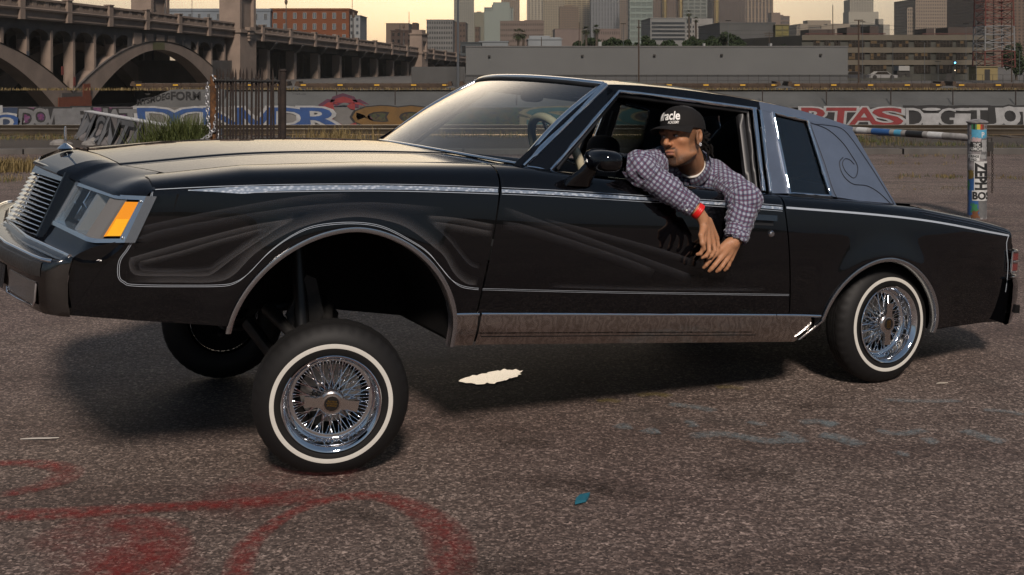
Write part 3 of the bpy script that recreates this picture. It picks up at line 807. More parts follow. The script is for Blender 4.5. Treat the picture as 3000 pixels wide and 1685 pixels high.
block('narrow white stair wing at the right end of the orange block', 878, 906, 40, 108, 262, 12, (.28, .29, .29), 2, 4, (.08, .09, .1), .4, .4)
block('pale beige low building behind the brick block on the bridge skyline', 971, 1028, 60, 110, 420, 30, (.16, .115, .085), 0, 0)
block('dark brick block with a stepped roof behind the bridge', 983, 1049, 78, 112, 330, 20, (.06, .036, .027), 5, 2, (.02, .018, .017), .4, .45, roofbits=((990, 1000, 72), (1034, 1046, 56)))
block('grey-white gridded office block right of the second pylon', 1073, 1139, 51, 165, 600, 40, (.17, .165, .155), 11, 9, (.05, .05, .05), .6, .5, individual=False)
block('brown brick block between the gridded office and the narrow tower', 1139, 1171, 57, 165, 620, 30, (.09, .055, .04), 4, 8, (.03, .025, .022), .5, .4, individual=False)
block('small brown block right of the leftmost tower', 1195, 1206, 68, 165, 640, 20, (.10, .06, .04), 2, 6, (.04, .03, .02), .5, .4, individual=False)
block('wide rose-beige building below the slim cream tower', 1258, 1368, 55, 165, 800, 60, (.16, .115, .09), 24, 8, (.07, .05, .04), .6, .4, individual=False, roofbits=((1320, 1366, 49),))
block('pinkish building behind the fat palm', 1396, 1462, 74, 165, 700, 40, (.17, .125, .105), 0, 0)
block('pinkish low building left of centre behind the palms', 1505, 1560, 74, 165, 760, 40, (.17, .12, .10), 10, 5, (.08, .06, .05), .6, .4, individual=False)
block('white low roof block with ducts left of the pole', 1329, 1413, 100, 130, 230, 16, (.26, .28, .29), 0, 0, roofbits=((1332, 1385, 89), (1384, 1412, 93)))
block('pale shed roof left of the long blank building', 1206, 1278, 106, 130, 240, 16, (.22, .24, .25), 0, 0, roofbits=((1226, 1250, 102),))
block('dark low shed next to the bridge end', 1158, 1210, 108, 140, 236, 14, (.06, .07, .075), 3, 1, (.02, .02, .02), .5, .5)
# white banded office block and its gridded neighbour
ob = block('white office block with continuous window bands among the trees', 1636, 1726, 47, 130, 420, 30, (.20, .20, .19), 0, 0, roofbits=((1650, 1700, 43),))
W = at(1726, 0, 420)[0]-at(1636, 0, 420)[0]
for i in range(5):
    z = at(0, 58+i*10, 420)[2]-ob.location.z
    MB().box((-W/2+.5, -.08, z-.5), (W/2-.5, -.02, z+.32)).obj('window_band', pbf('band_glass', (.035, .04, .045), rough=.2), ob)
block('white gridded office block beside the banded one', 1726, 1806, 62, 130, 430, 30, (.27, .26, .24), 11, 6, (.05, .05, .05), .55, .5, individual=False, roofbits=((1746, 1800, 45),))
block('plain grey block right of the trees', 1811, 1950, 60, 130, 350, 40, (.085, .085, .082), 0, 0, roofbits=((1840, 1960, 57),))
block('yellowish glazed end of the plain grey block', 1950, 1985, 64, 130, 348, 30, (.10, .09, .035), 2, 5, (.20, .17, .06), .86, .8)

# ---- long blank pale building across the river
lb_ = empty('blank_building', (at(1652, 0, 150)[0], 150, at(0, 206, 150)[2])); tag(lb_, 'long windowless pale grey building across the river', 'building')
a = at(1172, 190, 150); b_ = at(2133, 118, 150)
m_ = MB().box((a[0], 150, a[2]), (b_[0], 175, b_[2])); rel(m_, lb_).obj('wall', pbr('stucco_grey', (.088, .089, .087), rough=.9, var=.07, vscale=.15), lb_)
m_ = MB().box((a[0]-.05, 149.9, b_[2]), (b_[0]+.05, 175.1, b_[2]+.12)); rel(m_, lb_).obj('coping', pbf('coping_grey', (.16, .155, .15), rough=.8), lb_)
m_ = MB().box((a[0], 150.15, at(0, 207, 150)[2]-1.2), (b_[0], 174.8, a[2]-.02)); rel(m_, lb_).obj('plinth', pbf('plinth_grey', (.10, .10, .10), rough=.9), lb_)
for px, py in ((1231, 141), (1465, 140), (1646, 139), (1815, 138), (2064, 137.5)):
    p = at(px, py, 150)
    m_ = MB().box((p[0]-.16, 149.7, p[2]-.13), (p[0]+.16, 150, p[2]+.10)); rel(m_, lb_).obj('wall_lamp', M_DARKFAR, lb_)
for px, w in ((1511, 8), (1775, 5), (1944, 5)):
    p = at(px, 118, 150); m_ = MB().box((p[0]-w*.026, 151, p[2]+.13), (p[0]+w*.026, 152, p[2]+.13+w*.07)); rel(m_, lb_).obj('roof_vent', pbf('vent_white', (.3, .3, .29), rough=.6), lb_)
gw = empty('grey_wall', (at(1100, 0, 146)[0], 146, -3)); tag(gw, 'plain dark grey wall between the bridge end and the blank building', 'wall')
q0 = at(1035, 214, 146); q1 = at(1170, 168, 146)
m_ = MB().box((q0[0], 146, -3), (q1[0], 146.4, q1[2])); rel(m_, gw).obj('panel', pbf('grey_wall_paint', (.085, .083, .08), rough=.9, var=.2, vscale=.3), gw)
# railing along the far yard
yf = empty('yard_fence', (0, 140, -1.2)); tag(yf, 'low chain-link yard fence in front of the blank building', 'fence')
for i in range(60):
    x = -6+i*1.25
    MB().box((x-.02, -.02, 0), (x+.02, .02, 1.35)).obj('post', M_DARKFAR, yf) if i == 0 else None
base = [c for c in yf.children][0]
for i in range(1, 60): inst(base, yf, (i*1.25, 0, 0))
for z in (.65, 1.35): MB().cyl((-6, 0, z), (68, 0, z), .015, n=4).obj('rail', M_DARKFAR, yf)

# ---- three-storey warehouse on the right
YB = 190.
wh = empty('warehouse', (at(2300, 0, YB)[0], YB, at(0, 205, YB)[2])); tag(wh, 'three-storey tan warehouse with dark industrial windows on the right', 'building')
M_WH = pbf('warehouse_tan', (.135, .115, .085), rough=.9, var=.12, vscale=.2)
M_WHD = pbf('warehouse_olive', (.065, .064, .052), rough=.9, var=.12, vscale=.2)
a = at(2017, 210, YB); b_ = at(2500, 89, YB)
m_ = MB().box((a[0], YB+.2, a[2]), (b_[0], YB+40, b_[2])); rel(m_, wh).obj('walls', M_WHD, wh)
for y0, y1 in ((88, 101.5), (119.5, 133), (151, 163.5)):
    m_ = MB(); fbox(m_, 2017, 2500, y0, y1, YB, .3, dy=-.12); rel(m_, wh).obj('floor_band', M_WH, wh)
m_ = MB(); p0 = at(2017, 101, YB); p1 = at(1977, 114, YB); z0 = at(0, 89, YB)[2]
# receding left end wall
dx = p0[0]-1.0
m_.add([(p0[0], YB, p0[2]-8), (p0[0], YB, z0), (p0[0]-9.5, YB+60, z0+.0), (p0[0]-9.5, YB+60, p0[2]-8)], [(0, 1, 2, 3)])
rel(m_, wh).obj('end_wall', M_WH, wh)
M_PANE = pbf('industrial_pane', (.028, .022, .016), rough=.18); M_PANE2 = pbf('industrial_pane_lit', (.11, .07, .03), rough=.3)
def wwin(px, py0, py1, w=20):
    m_ = MB(); fbox(m_, px-w, px+w, py0, py1, YB, .1, dy=.05); o = rel(m_, wh).obj('window', M_PANE, wh)
    f_ = MB(); n = 5 if w > 15 else 3
    for i in range(n+1):
        x = px-w+2*w*i/n; fbox(f_, x-.35, x+.35, py0, py1, YB, .14, dy=-.02)
    fbox(f_, px-w, px+w, (py0+py1)/2-.3, (py0+py1)/2+.3, YB, .14, dy=-.02); rel(f_, wh).obj('mullions', pbf('mullion_brown', (.05, .035, .025), rough=.7), o)
    for k in range(3):
        if random.random() < .55:
            i = random.randrange(n); j = random.randrange(2); x0 = px-w+2*w*i/n+.5; x1 = px-w+2*w*(i+1)/n-.5; h0 = py0+(py1-py0)*j/2+.5; h1 = py0+(py1-py0)*(j+1)/2-.5
            q = MB(); fbox(q, x0, x1, h0, h1, YB, .02, dy=-.0); rel(q, wh).obj('pane', M_PANE2, o)
for px in (2155, 2210, 2265.5, 2321, 2376, 2420): 
    for y0, y1 in ((102, 118.5), (133.5, 150), (164, 184)): wwin(px, y0, y1, 20 if px < 2400 else 13)
for px in (2055, 2082, 2107): wwin(px, 102, 116, 7)
for px in (2455, 2468): 
    for y0, y1 in ((102, 117), (134, 148)): wwin(px, y0, y1, 5)
for (q0, q1, y0, y1) in ((2035, 2100, 84, 74), (2130, 2165, 84, 69), (2188, 2210, 84, 66), (2330, 2350, 84, 72), (2385, 2455, 84, 69)):
    m_ = MB(); fbox(m_, q0, q1, y1, 88, YB+12, 6); rel(m_, wh).obj('rooftop_unit', pbf('rooftop_brown', (.06, .04, .032), rough=.8), wh)
for (q0, q1) in ((2025, 2130), (2120, 2228), (2320, 2455)):
    m_ = MB(); fbox(m_, q0, q1, 84, 86.5, YB+6, 1); rel(m_, wh).obj('roof_pipe', pbf('roof_rust', (.09, .028, .02), rough=.8), wh)
def simple(name, label, cat, px0, px1, py0, py1, Y, depth, mat, grp=None):
    p = at((px0+px1)/2, py1, Y); r = empty(name, (p[0], Y, p[2])); tag(r, label, cat, grp)
    m_ = MB(); fbox(m_, px0, px1, py0, py1, Y, depth); rel(m_, r); return r, m_
r, m_ = simple('white_box_truck', 'white box trailer parked below the warehouse windows', 'trailer', 2261, 2288, 166, 178, 178, 2.2, None)
m_.obj('box_body', pbf('trailer_white', (.34, .33, .31), rough=.6), r); MB().box((-1.0, .2, -.7), (1.0, 2.0, 0)).obj('chassis', M_DARKFAR, r)
for x in (-.6, .6): MB().cyl((x, -.02, -.7), (x, .2, -.7), .35, n=14).obj('wheel', M_DARKFAR, r)
r, m_ = simple('yellow_hut', 'pale yellow utility hut beneath the lattice mast', 'hut', 2457, 2510, 169, 202, 168, 3, None)
m_.obj('walls', pbf('hut_yellow', (.26, .20, .085), rough=.85), r); W = 53/FP*168
MB().box((-W/2-.15, -.15, 33/FP*168), (W/2+.15, 3.15, 33/FP*168+.15)).obj('roof', pbf('hut_roof', (.2, .17, .1), rough=.9), r)
MB().box((-.4, -.04, 0), (.4, 0, 1.6)).obj('door', M_DARKFAR, r)
# parked cars and signal
for (px, lab, cc) in ((2218, 'pale parked car far away beside the white trailer', (.30, .29, .28)), (2148, 'dark parked car far away below the utility pole', (.05, .05, .055))):
    p = at(px, 190, 172); r = empty('parked_car', (p[0], 172, p[2]-.55)); tag(r, lab, 'car')
    MB().prism([(-2.1, .2), (2.1, .2), (2.15, .6), (1.2, .72), (.6, 1.15), (-.9, 1.15), (-1.5, .75), (-2.1, .65)], 1, -.8, .8).obj('body', pbf('paint_%d' % int(cc[0]*100), cc, rough=.3), r)
    MB().prism([(1.0, .74), (.55, 1.1), (-.85, 1.1), (-1.3, .76)], 1, -.83, .83).obj('windows', M_PANE, r)
    for x in (-1.3, 1.3): MB().cyl((x, -.85, .3), (x, -.65, .3), .32, n=14).obj('wheel', M_DARKFAR, r)
p = at(2401.5, 205, 160); r = empty('signal_mast', (p[0], 160, p[2])); tag(r, 'railway signal mast showing a small blue-white light', 'signal')
MB().cyl((0, 0, -1), (0, 0, 2.9), .05, n=8).obj('mast', M_DARKFAR, r)
MB().box((-.18, -.12, 2.25), (.18, .1, 2.9)).obj('head', M_DARKFAR, r)
MB().ell((0, -.14, 2.62), (.11, .06, .11)).obj('lamp', pbr('signal_lamp_blue', (.1, .5, .9), emis=((.10, .55, 1.0), 9.0)), r)
MB().ell((0, -.14, 1.55), (.07, .05, .07)).obj('lower_lamp', pbr('signal_lamp_white', (.9, .8, .6), emis=((1.0, .75, .45), 2.5)), r)
r, m_ = simple('leaning_panel', 'dark tilted panel standing left of the signal mast', 'panel', 2378, 2398, 185, 203, 160, .1, None)
MB().add([(-.55, 0, 0), (.35, 0, 0), (.6, .1, 1.0), (-.25, .1, 1.0), (-.55, .12, 0), (.35, .12, 0), (.6, .22, 1.0), (-.25, .22, 1.0)], [(0,1,2,3),(7,6,5,4),(0,4,5,1),(1,5,6,2),(2,6,7,3),(3,7,4,0)]).obj('board', M_DARKFAR, r)

# ---- lattice mast (red and white)
ms = empty('radio_mast', (at(2515, 0, 172)[0], 172, at(0, 170, 172)[2])); tag(ms, 'red and white steel lattice radio mast at the far right', 'mast')
M_MR = pbf('mast_red', (.14, .03, .02), rough=.7); M_MW = pbf('mast_white', (.24, .24, .24), rough=.7)
hw0 = 38/FP*172; hT = (170+60)/FP*172
def leg_at(z, sx, sy): k = 1-.12*z/hT; return (sx*hw0*k, 2.2+sy*hw0*k, z)
lv = np.linspace(0, hT, 12)
for i in range(11):
    z0, z1 = lv[i], lv[i+1]
    mt = M_MR if (z0 < 2.2 or z0 > 6.0) else M_MW
    g = MB()
    for sx, sy in ((-1, -1), (1, -1), (1, 1), (-1, 1)): g.cyl(leg_at(z0, sx, sy), leg_at(z1, sx, sy), .11, n=6)
    cs = [(-1, -1), (1, -1), (1, 1), (-1, 1)]
    for k in range(4):
        p, q = cs[k], cs[(k+1) % 4]
        if z0 > 6.0 or i % 2 == 0: g.cyl(leg_at(z0, *p), leg_at(z1, *q), .05, n=5); g.cyl(leg_at(z0, *q), leg_at(z1, *p), .05, n=5)
        else: g.cyl(leg_at(z0, *p), leg_at(z1, *q), .06, n=5)
        g.cyl(leg_at(z1, *p), leg_at(z1, *q), .06, n=5)
    o = g.obj('mast_section', mt, ms)
MB().cyl((0, 2.2, 0), (0, 2.2, hT), .12, n=8).obj('cable_riser', M_DARKFAR, ms)

# ---- poles
M_WOOD = pbf('pole_wood', (.060, .036, .022), rough=.95, var=.4, vscale=3)
def pole(label, px, py0, py1, Y, wpx, arms=(), name='utility_pole', mat=None, cat='pole', grp='utility and light poles across the river', lamp=False):
    p = at(px, py1, Y); h = at(px, py0, Y)[2]-p[2]; r = empty(name, (p[0], Y, p[2])); tag(r, label, cat, grp)
    w = wpx/FP*Y/2
    MB().cyl((0, 0, -1), (0, 0, h), w, w*.75, n=8).obj('shaft', mat or M_WOOD, r)
    for (py, wd) in arms:
        z = at(px, py, Y)[2]-p[2]; d = wd/FP*Y/2
        MB().box((-d, -.06, z-.06), (d, .06, z+.06)).obj('crossarm', mat or M_WOOD, r)
    if lamp:
        for sx in (-1, 1):
            MB().box((sx*w*3-.25, -.1, h-.05), (sx*w*3+.25, .1, h+.06)).obj('lamp_head', M_DARKFAR, r)
    return r
M_STEEL = pbf('pole_steel', (.13, .14, .15), rough=.6, metal=.4)
pole('tall wooden pole rising above the roof of the car', 1607, 50, 207, 138, 4.2, ((69, 10),))
pole('wooden pole with crossarms before the warehouse', 2160, 50, 207, 138, 4.6, ((65, 9), (51, 22)))
pole('bare tall pole left of the art deco tower', 2095, 12, 120, 200, 2.6)
pole('thick blue-grey steel pole beside the bridge end', 1152, -40, 208, 135, 7, name='steel_pole', mat=M_STEEL)
pole('thin pole left of the palms', 1457, 56, 120, 185, 2.0); pole('short dark post behind the blank building', 1362, 93, 120, 185, 2.4)
for px, y0, lab in ((2170, 55, 'slim lamp post right of the crossarm pole'), (2246, 119, 'slim lamp post before the second warehouse bay'), (2326, 105, 'slim lamp post before the fourth warehouse bay'), (2430, 60, 'tall slim lamp post near the lattice mast'), (2456, 48, 'tallest slim lamp post beside the lattice mast'), (2360, 155, 'short slim lamp post near the signal'), (1568, 60, 'slim lamp post among the trees'), (1832, 52, 'slim lamp post over the dark crowns'), (2565, 125, 'slim lamp post at the right edge')):
    pole(lab, px, y0, 205, 165, 1.5, name='lamp_post', mat=M_STEEL, lamp=True, cat='lamp post')
pole('dark wooden pole in front of the brown brick block', 2545, 12, 200, 170, 3); pole('small crossarm pole on the grey block', 1935, 80, 118, 200, 2, ((84, 26), (90, 22)))
for px, y0, lab in ((483, 0, 'thin mast on the bridge above the white building'), (886, -10, 'tall mast beside the lantern at the orange block'), (1029, 30, 'mast on the bridge left of the second pylon'), (1006, 60, 'short mast on the bridge before the brick block')):
    pole(lab, px, y0, 120, 250, 1.8, name='bridge_mast', mat=M_DARKFAR, cat='pole')
wires = empty('overhead_wires', (0, 138, 4)); tag(wires, 'thin overhead wires strung between the far poles', 'wires')
for (a0, b0, a1, b1) in ((1607, 69, 2160, 65), (2160, 65, 2700, 60)):
    p, q = at(a0, b0, 138), at(a1, b1, 138)
    for dz in (0, .5):
        pts = [(p[0]+(q[0]-p[0])*t, 0, p[2]+(q[2]-p[2])*t-4+dz - 1.0*4*t*(1-t)) for t in np.linspace(0, 1, 16)]
        MB().tube(pts, .012, 4).obj('wire', M_DARKFAR, wires)

# ---- vegetation
def leaf_mat2(name, c0, c1):
    m = bpy.data.materials.new(name); t = NT(m)
    oi = t.add('ShaderNodeObjectInfo'); g = t.add('ShaderNodeNewGeometry')
    nz = t.noise(t.coord('Object'), 3.0, 3, .6)
    t.base(t.mix(t.math('ADD', t.math('MULTIPLY', g.outputs['Random Per Island'], .6), t.math('MULTIPLY', nz, .4)), c0, c1))
    t.b.inputs['Roughness'].default_value = .7; t.b.inputs['Specular IOR Level'].default_value = .25
    t.b.inputs['Subsurface Weight'].default_value = 0
    return m
M_LEAF1 = leaf_mat2('tree_leaves', (.008, .016, .006), (.030, .048, .016))
M_PALM = leaf_mat2('palm_fronds', (.012, .020, .008), (.045, .055, .02))
M_GRASSG = leaf_mat2('weed_green', (.025, .040, .010), (.085, .095, .028))
M_GRASSD = leaf_mat2('weed_dry', (.075, .055, .022), (.20, .145, .06))
M_BARK = pbr('bark', (.05, .038, .028), rough=.95, var=.3, vscale=3)
def leaf_cloud(n, ctrs, size, rng):
    """quads scattered in ellipsoid clumps [(c, r)]"""
    v = []; f = []
    wts = np.array([r[0]*r[1]*r[2] for c, r in ctrs]); wts /= wts.sum()
    ids = rng.choice(len(ctrs), n, p=wts)
    for k in range(n):
        c, r = ctrs[ids[k]]
        d = rng.normal(size=3); d /= np.linalg.norm(d); d *= rng.uniform(.55, 1.0)**.5
        p = np.array(c)+d*np.array(r)
        a = rng.normal(size=3); a /= np.linalg.norm(a); b_ = np.cross(a, rng.normal(size=3)); b_ /= np.linalg.norm(b_)
        s = size*rng.uniform(.6, 1.4); i = len(v)
        v += [p-a*s, p+b_*s*.5, p+a*s, p-b_*s*.5]; f.append((i, i+1, i+2, i+3))
    return v, f
def tree(label, px, py_top, py_bot, Y, wpx, rng_seed, n=3600):
    rng = np.random.default_rng(rng_seed)
    p = at(px, py_bot, Y); H = at(px, py_top, Y)[2]-p[2]; W = wpx/FP*Y/2*1.25
    r = empty('leafy_tree', (p[0], Y, p[2]-3)); tag(r, label, 'tree', 'dark trees behind the blank building'); H += 3
    t = MB(); t.tube([(0, 0, 0), (.1, 0, H*.3), (0, .1, H*.6)], [.35, .25, .15], 8)
    for i in range(4):
        a = i*1.6; t.tube([(0, 0, H*.35), (W*.5*math.cos(a), W*.4*math.sin(a), H*.7)], [.15, .06], 6)
    t.obj('trunk', M_BARK, r)
    cl = []
    for _ in range(16):
        qx = rng.uniform(-.75, .75); top_ = math.sqrt(1-qx*qx*.9)
        cl.append(((qx*W, rng.uniform(-.5, .5)*W, H*rng.uniform(.45, .86*top_+.02)), (W*rng.uniform(.24, .40), W*rng.uniform(.24, .40), H*rng.uniform(.10, .17))))
    v, f = leaf_cloud(n, cl, W*.075+.07, rng); o = mesh('crown', v, f, M_LEAF1, r)
tl = [(1450, 98, 24, 'low bushy tree left of the taller palms'), (1490, 92, 44, 'bushy tree under the pair of palms'), (1540, 92, 50, 'wide bushy tree left of the tall wooden pole'), (1590, 90, 44, 'dense tree just left of the tall wooden pole'), (1630, 87, 46, 'dense tree just right of the tall wooden pole'), (1680, 96, 52, 'low tree below the white banded block'), (1745, 94, 50, 'low tree below the gridded block'), (1780, 84, 56, 'round dark tree left in the big pair'), (1825, 80, 64, 'largest round dark tree right of the tall palms'), (1862, 94, 34, 'small dark tree at the right end of the row')]
for i, (px, yt, w, lab) in enumerate(tl): tree(lab, px, yt, 120, 200+6*(i % 3), w, 100+i)
tree('dark tree behind the lattice mast at the right edge', 2555, 108, 190, 195, 50, 140)
tree('small dark tree at the left foot of the warehouse', 1972, 106, 120, 186, 22, 141, 700)
def palm(label, px, py_top, py_bot, Y, wpx, seed, skirt=False):
    rng = np.random.default_rng(seed)
    p = at(px, py_bot, Y); H = at(px, py_top, Y)[2]-p[2]; W = wpx/FP*Y/2
    r = empty('palm_tree', (p[0], Y, p[2])); tag(r, label, 'palm tree', 'palms on the skyline')
    zc = H-W*.75
    MB().tube([(0, 0, -1.5), (.06, 0, zc*.5), (0, 0, zc)], [.22, .18, .2], 8).obj('trunk', M_BARK, r)
    v = []; f = []
    for k in range(60 if not skirt else 90):
        az = rng.uniform(0, 2*math.pi); el = rng.uniform(-1.1 if skirt else -.7, 1.3)
        d = np.array([math.cos(az)*math.cos(el), math.sin(az)*math.cos(el), math.sin(el)])
        tip = np.array([0, 0, zc])+d*W*rng.uniform(.8, 1.05)-np.array([0, 0, W*.15])
        b0 = np.array([0, 0, zc])+d*W*.45
        side = np.cross(d, [0, 0, 1.]); side /= max(np.linalg.norm(side), 1e-6)
        for j in range(7):       # fan of leaflets
            t = (j-3)/3.0; e = b0+(tip-b0)*(1-.25*abs(t))+side*t*W*.26; q = b0; s = side*W*.035
            i = len(v); v += [q-s*.4, e-s*.3, e+s*.3, q+s*.4]; f.append((i, i+1, i+2, i+3))
    mesh('crown', v, f, M_PALM, r)
palm('fat shaggy palm clump left of the white roof block', 1303, 70, 119, 185, 40, 1, True)
palm('second shaggy palm right of the fat one', 1316, 76, 119, 188, 26, 2, True)
palm('left palm of the pair beside the thin pole', 1474, 64, 119, 186, 30, 3, True); palm('right palm of the pair beside the thin pole', 1500, 62, 119, 189, 28, 4, True)
palm('tallest slender palm before the white gridded block', 1733, 25, 119, 230, 24, 5); palm('shorter slender palm right of the tallest one', 1750, 42, 119, 228, 22, 6)
# ================================================================== CAR
PSI = 0.4788
CAR_O = np.array([1.784 - math.sin(PSI)*0.86, 5.398 + math.cos(PSI)*0.86, 0.0])
TH = R(6.0); AX = 0.285
car = empty('lowrider_coupe', CAR_O, -(math.pi - PSI))
tag(car, 'glossy black lowrider coupe with silver pinstripes, its front end raised on hydraulics', 'car')

def B(u, v, w):
    """body coordinates (forward from rear axle, towards driver side, up) -> car local, nose-up pitch applied"""
    u, v, w = np.broadcast_arrays(np.asarray(u, float), np.asarray(v, float), np.asarray(w, float))
    z = w - AX
    return np.stack([u*math.cos(TH) - z*math.sin(TH), v, u*math.sin(TH) + z*math.cos(TH) + AX], -1)

# ---- materials
M_BLACK = pbr('car_paint_black', (.0020, .0020, .0026), rough=.5, coat=1.0, spec=.0, coat_rough=.012, coat_ior=1.56)
M_SILVER = pbr('car_paint_silver', (.135, .165, .225), rough=.38, metal=.55, coat=1.0, coat_rough=.03, var=.12, vscale=6)
M_CHROME = pbr('chrome', (.78, .80, .83), rough=.05, metal=1.0)
M_CHROMED = pbr('chrome_dull', (.55, .56, .58), rough=.22, metal=1.0)
M_DARK = pbr('underbody_black', (.005, .0045, .0045), rough=.9, spec=.15)
M_TRIM = pbr('black_trim', (.012, .012, .013), rough=.45)
M_INT = pbr('interior_charcoal', (.012, .012, .013), rough=.8, spec=.2)
M_INT2 = pbr('interior_seat_cloth', (.035, .034, .036), rough=.9, spec=.2)
M_RUBBER = pbr('tyre_rubber', (.0085, .008, .008), rough=.6, spec=.25, bump=.25, bscale=160, bdist=.002)
M_WHITE = pbr('whitewall', (.52, .50, .455), rough=.55, var=.06, vscale=14)
M_AMBER = pbr('amber_lens', (.75, .27, .01), rough=.18, coat=.6)
M_RED = pbr('red_lens', (.16, .012, .012), rough=.15, coat=.8)
M_BEZEL = pbr('lamp_bezel_bright', (.42, .50, .58), rough=.14, metal=.85)
M_LENS = pbr('clear_lens_ribbed', (.22, .22, .22), rough=.10, metal=.4, coat=.5)
M_CREAM = pbr('steering_wheel_rim', (.50, .45, .32), rough=.35, coat=.4)
M_STRIPE = pbr('pinstripe_silver', (.46, .50, .56), rough=.3, metal=.3, coat=1.0)
M_STRIPED = pbr('pinstripe_dark', (.02, .022, .032), rough=.35, coat=1.0)
M_SUSP = pbr('suspension_steel', (.022, .021, .02), rough=.5, metal=.5, var=.3, vscale=30)

def glass_mat(name, tint, refl=1.0):
    m = bpy.data.materials.new(name); t = NT(m)
    t.n.remove(t.b)
    fr = t.add('ShaderNodeFresnel'); fr.inputs['IOR'].default_value = 1.5
    mul = t.math('MULTIPLY', fr.outputs[0], refl, True)
    tr = t.add('ShaderNodeBsdfTransparent'); tr.inputs[0].default_value = (*tint, 1)
    gl = t.add('ShaderNodeBsdfGlossy'); gl.inputs['Roughness'].default_value = .012
    mx = t.add('ShaderNodeMixShader')
    t.L(mul, mx.inputs[0]); t.L(tr.outputs[0], mx.inputs[1]); t.L(gl.outputs[0], mx.inputs[2])
    t.L(mx.outputs[0], t.out.inputs[0]); MATS[name] = m
    return m
M_GLASS = glass_mat('window_glass', (.74, .80, .79), 1.8)
M_GLASST = glass_mat('window_glass_tinted', (.46, .56, .60), 3.2)
M_LAMPGLASS = glass_mat('lamp_cover_glass', (.92, .94, .94), .15)

def paint_fade(name, col, strength):
    """airbrushed silver mist: opaque at one edge of the strip (uv.y = 0), fading out to the other"""
    m = bpy.data.materials.new(name); t = NT(m)
    b = t.b; b.inputs['Base Color'].default_value = (*col, 1); b.inputs['Roughness'].default_value = .35
    b.inputs['Specular IOR Level'].default_value = .0
    uvn = t.add('ShaderNodeTexCoord'); sep = t.add('ShaderNodeSeparateXYZ'); t.L(uvn.outputs['UV'], sep.inputs[0])
    fall = t.math('POWER', t.math('SUBTRACT', 1.0, sep.outputs[1], True), 1.7)
    nz = t.noise(t.coord('Object'), 700, 1, .5)
    ends = t.math('MULTIPLY', t.math('MULTIPLY', sep.outputs[0], t.math('SUBTRACT', 1.0, sep.outputs[0])), 14.0, True)
    a = t.math('MULTIPLY', t.math('MULTIPLY', fall, strength), t.math('ADD', t.math('MULTIPLY', nz, .9), .55))
    a = t.math('MULTIPLY', a, ends, True)
    t.L(a, b.inputs['Alpha'])
    MATS[name] = m; return m
M_FADE = paint_fade('airbrush_silver_mist', (.30, .29, .30), .12)
M_FADE2 = paint_fade('airbrush_faint_mist', (.28, .28, .31), .06)

# ---- body shape functions
def ws(u): return cinterp(u, [3.80, 3.66, 3.43, 2.73, 2.13, 1.45, .765, -.2, -.674, -1.05], [.69, .705, .735, .793, .812, .815, .810, .785, .744, .712])
def vmax(u): return cinterp(u, [3.85, 3.66, 3.45, 3.1, 2.6, 1.5, .5, 0, -.4, -.7, -.9, -1.05], [.845, .88, .898, .908, .912, .912, .912, .908, .888, .848, .812, .78])
AF = (2.715, .427, .378, .26, 1.85); AR = (.095, .37, .315, .283, 1.85)
def arch(u, A):
    c, a, b, w0, p = A
    x = np.clip(np.abs(np.asarray(u, float)-c)/a, 0, 1)
    return w0 + b*np.power(np.maximum(1 - x**p, 0), 1/p)
def lb(u):
    u = np.asarray(u, float)
    base = np.where((u > .50) & (u < 2.31), .336, np.where(u >= 2.31, interp(u, [3.14, 3.43, 3.66, 3.9], [.285, .30, .315, .32]), interp(u, [-1.1, -.692, -.25], [.28, .288, .262])))
    base = np.where(np.abs(u-AF[0]) < AF[1], arch(u, AF), base)
    base = np.where(np.abs(u-AR[0]) < AR[1], arch(u, AR), base)
    return base
def flare(u, w, A, amp):
    c, a, b, w0, p = A
    x = np.abs(u-c)/a; y = np.maximum(w-w0, 0)/b
    rho = np.power(x**p + y**p + 1e-9, 1/p)
    return amp*np.exp(-np.maximum(rho-1, 0)**2/.055)
def side_v(u, w):
    u = np.asarray(u, float); w = np.asarray(w, float)
    d = w - .585
    off = np.where(d > 0, .42*d*d, .28*d*d)
    return vmax(u) - off + flare(u, w, AF, .013) + flare(u, w, AR, .016)
def sh_end(u):
    xs = [3.80, 3.45, 3.12, 2.67, 2.25, 2.10, 1.98, 1.85, 1.457, .764, .3, -.04, -.157, -.567, -.80, -.93]
    ve = [.66, .72, .72, .72, .725, .745, .775, .79, .797, .803, .806, .80, .770, .73, .70, .67]
    we = [.73, .772, .828, .869, .895, .902, .903, .893, .878, .858, .856, .846, .846, .808, .778, .755]
    return interp(u, xs, ve), interp(u, xs, we)

def split_cols(u0, u1, n):
    us = np.linspace(u0, u1, n)
    ex = []
    for A in (AF, AR):
        t = np.linspace(0, np.pi, 41)
        ex += list(A[0] + A[1]*np.cos(t)) + [A[0]+A[1]+.0005, A[0]-A[1]-.0005]
    ex += [.5005, .4995]
    lo, hi = min(u0, u1), max(u0, u1)
    us = np.unique(np.concatenate([us, [e for e in ex if lo < e < hi]]))
    return us if u1 > u0 else us[::-1]

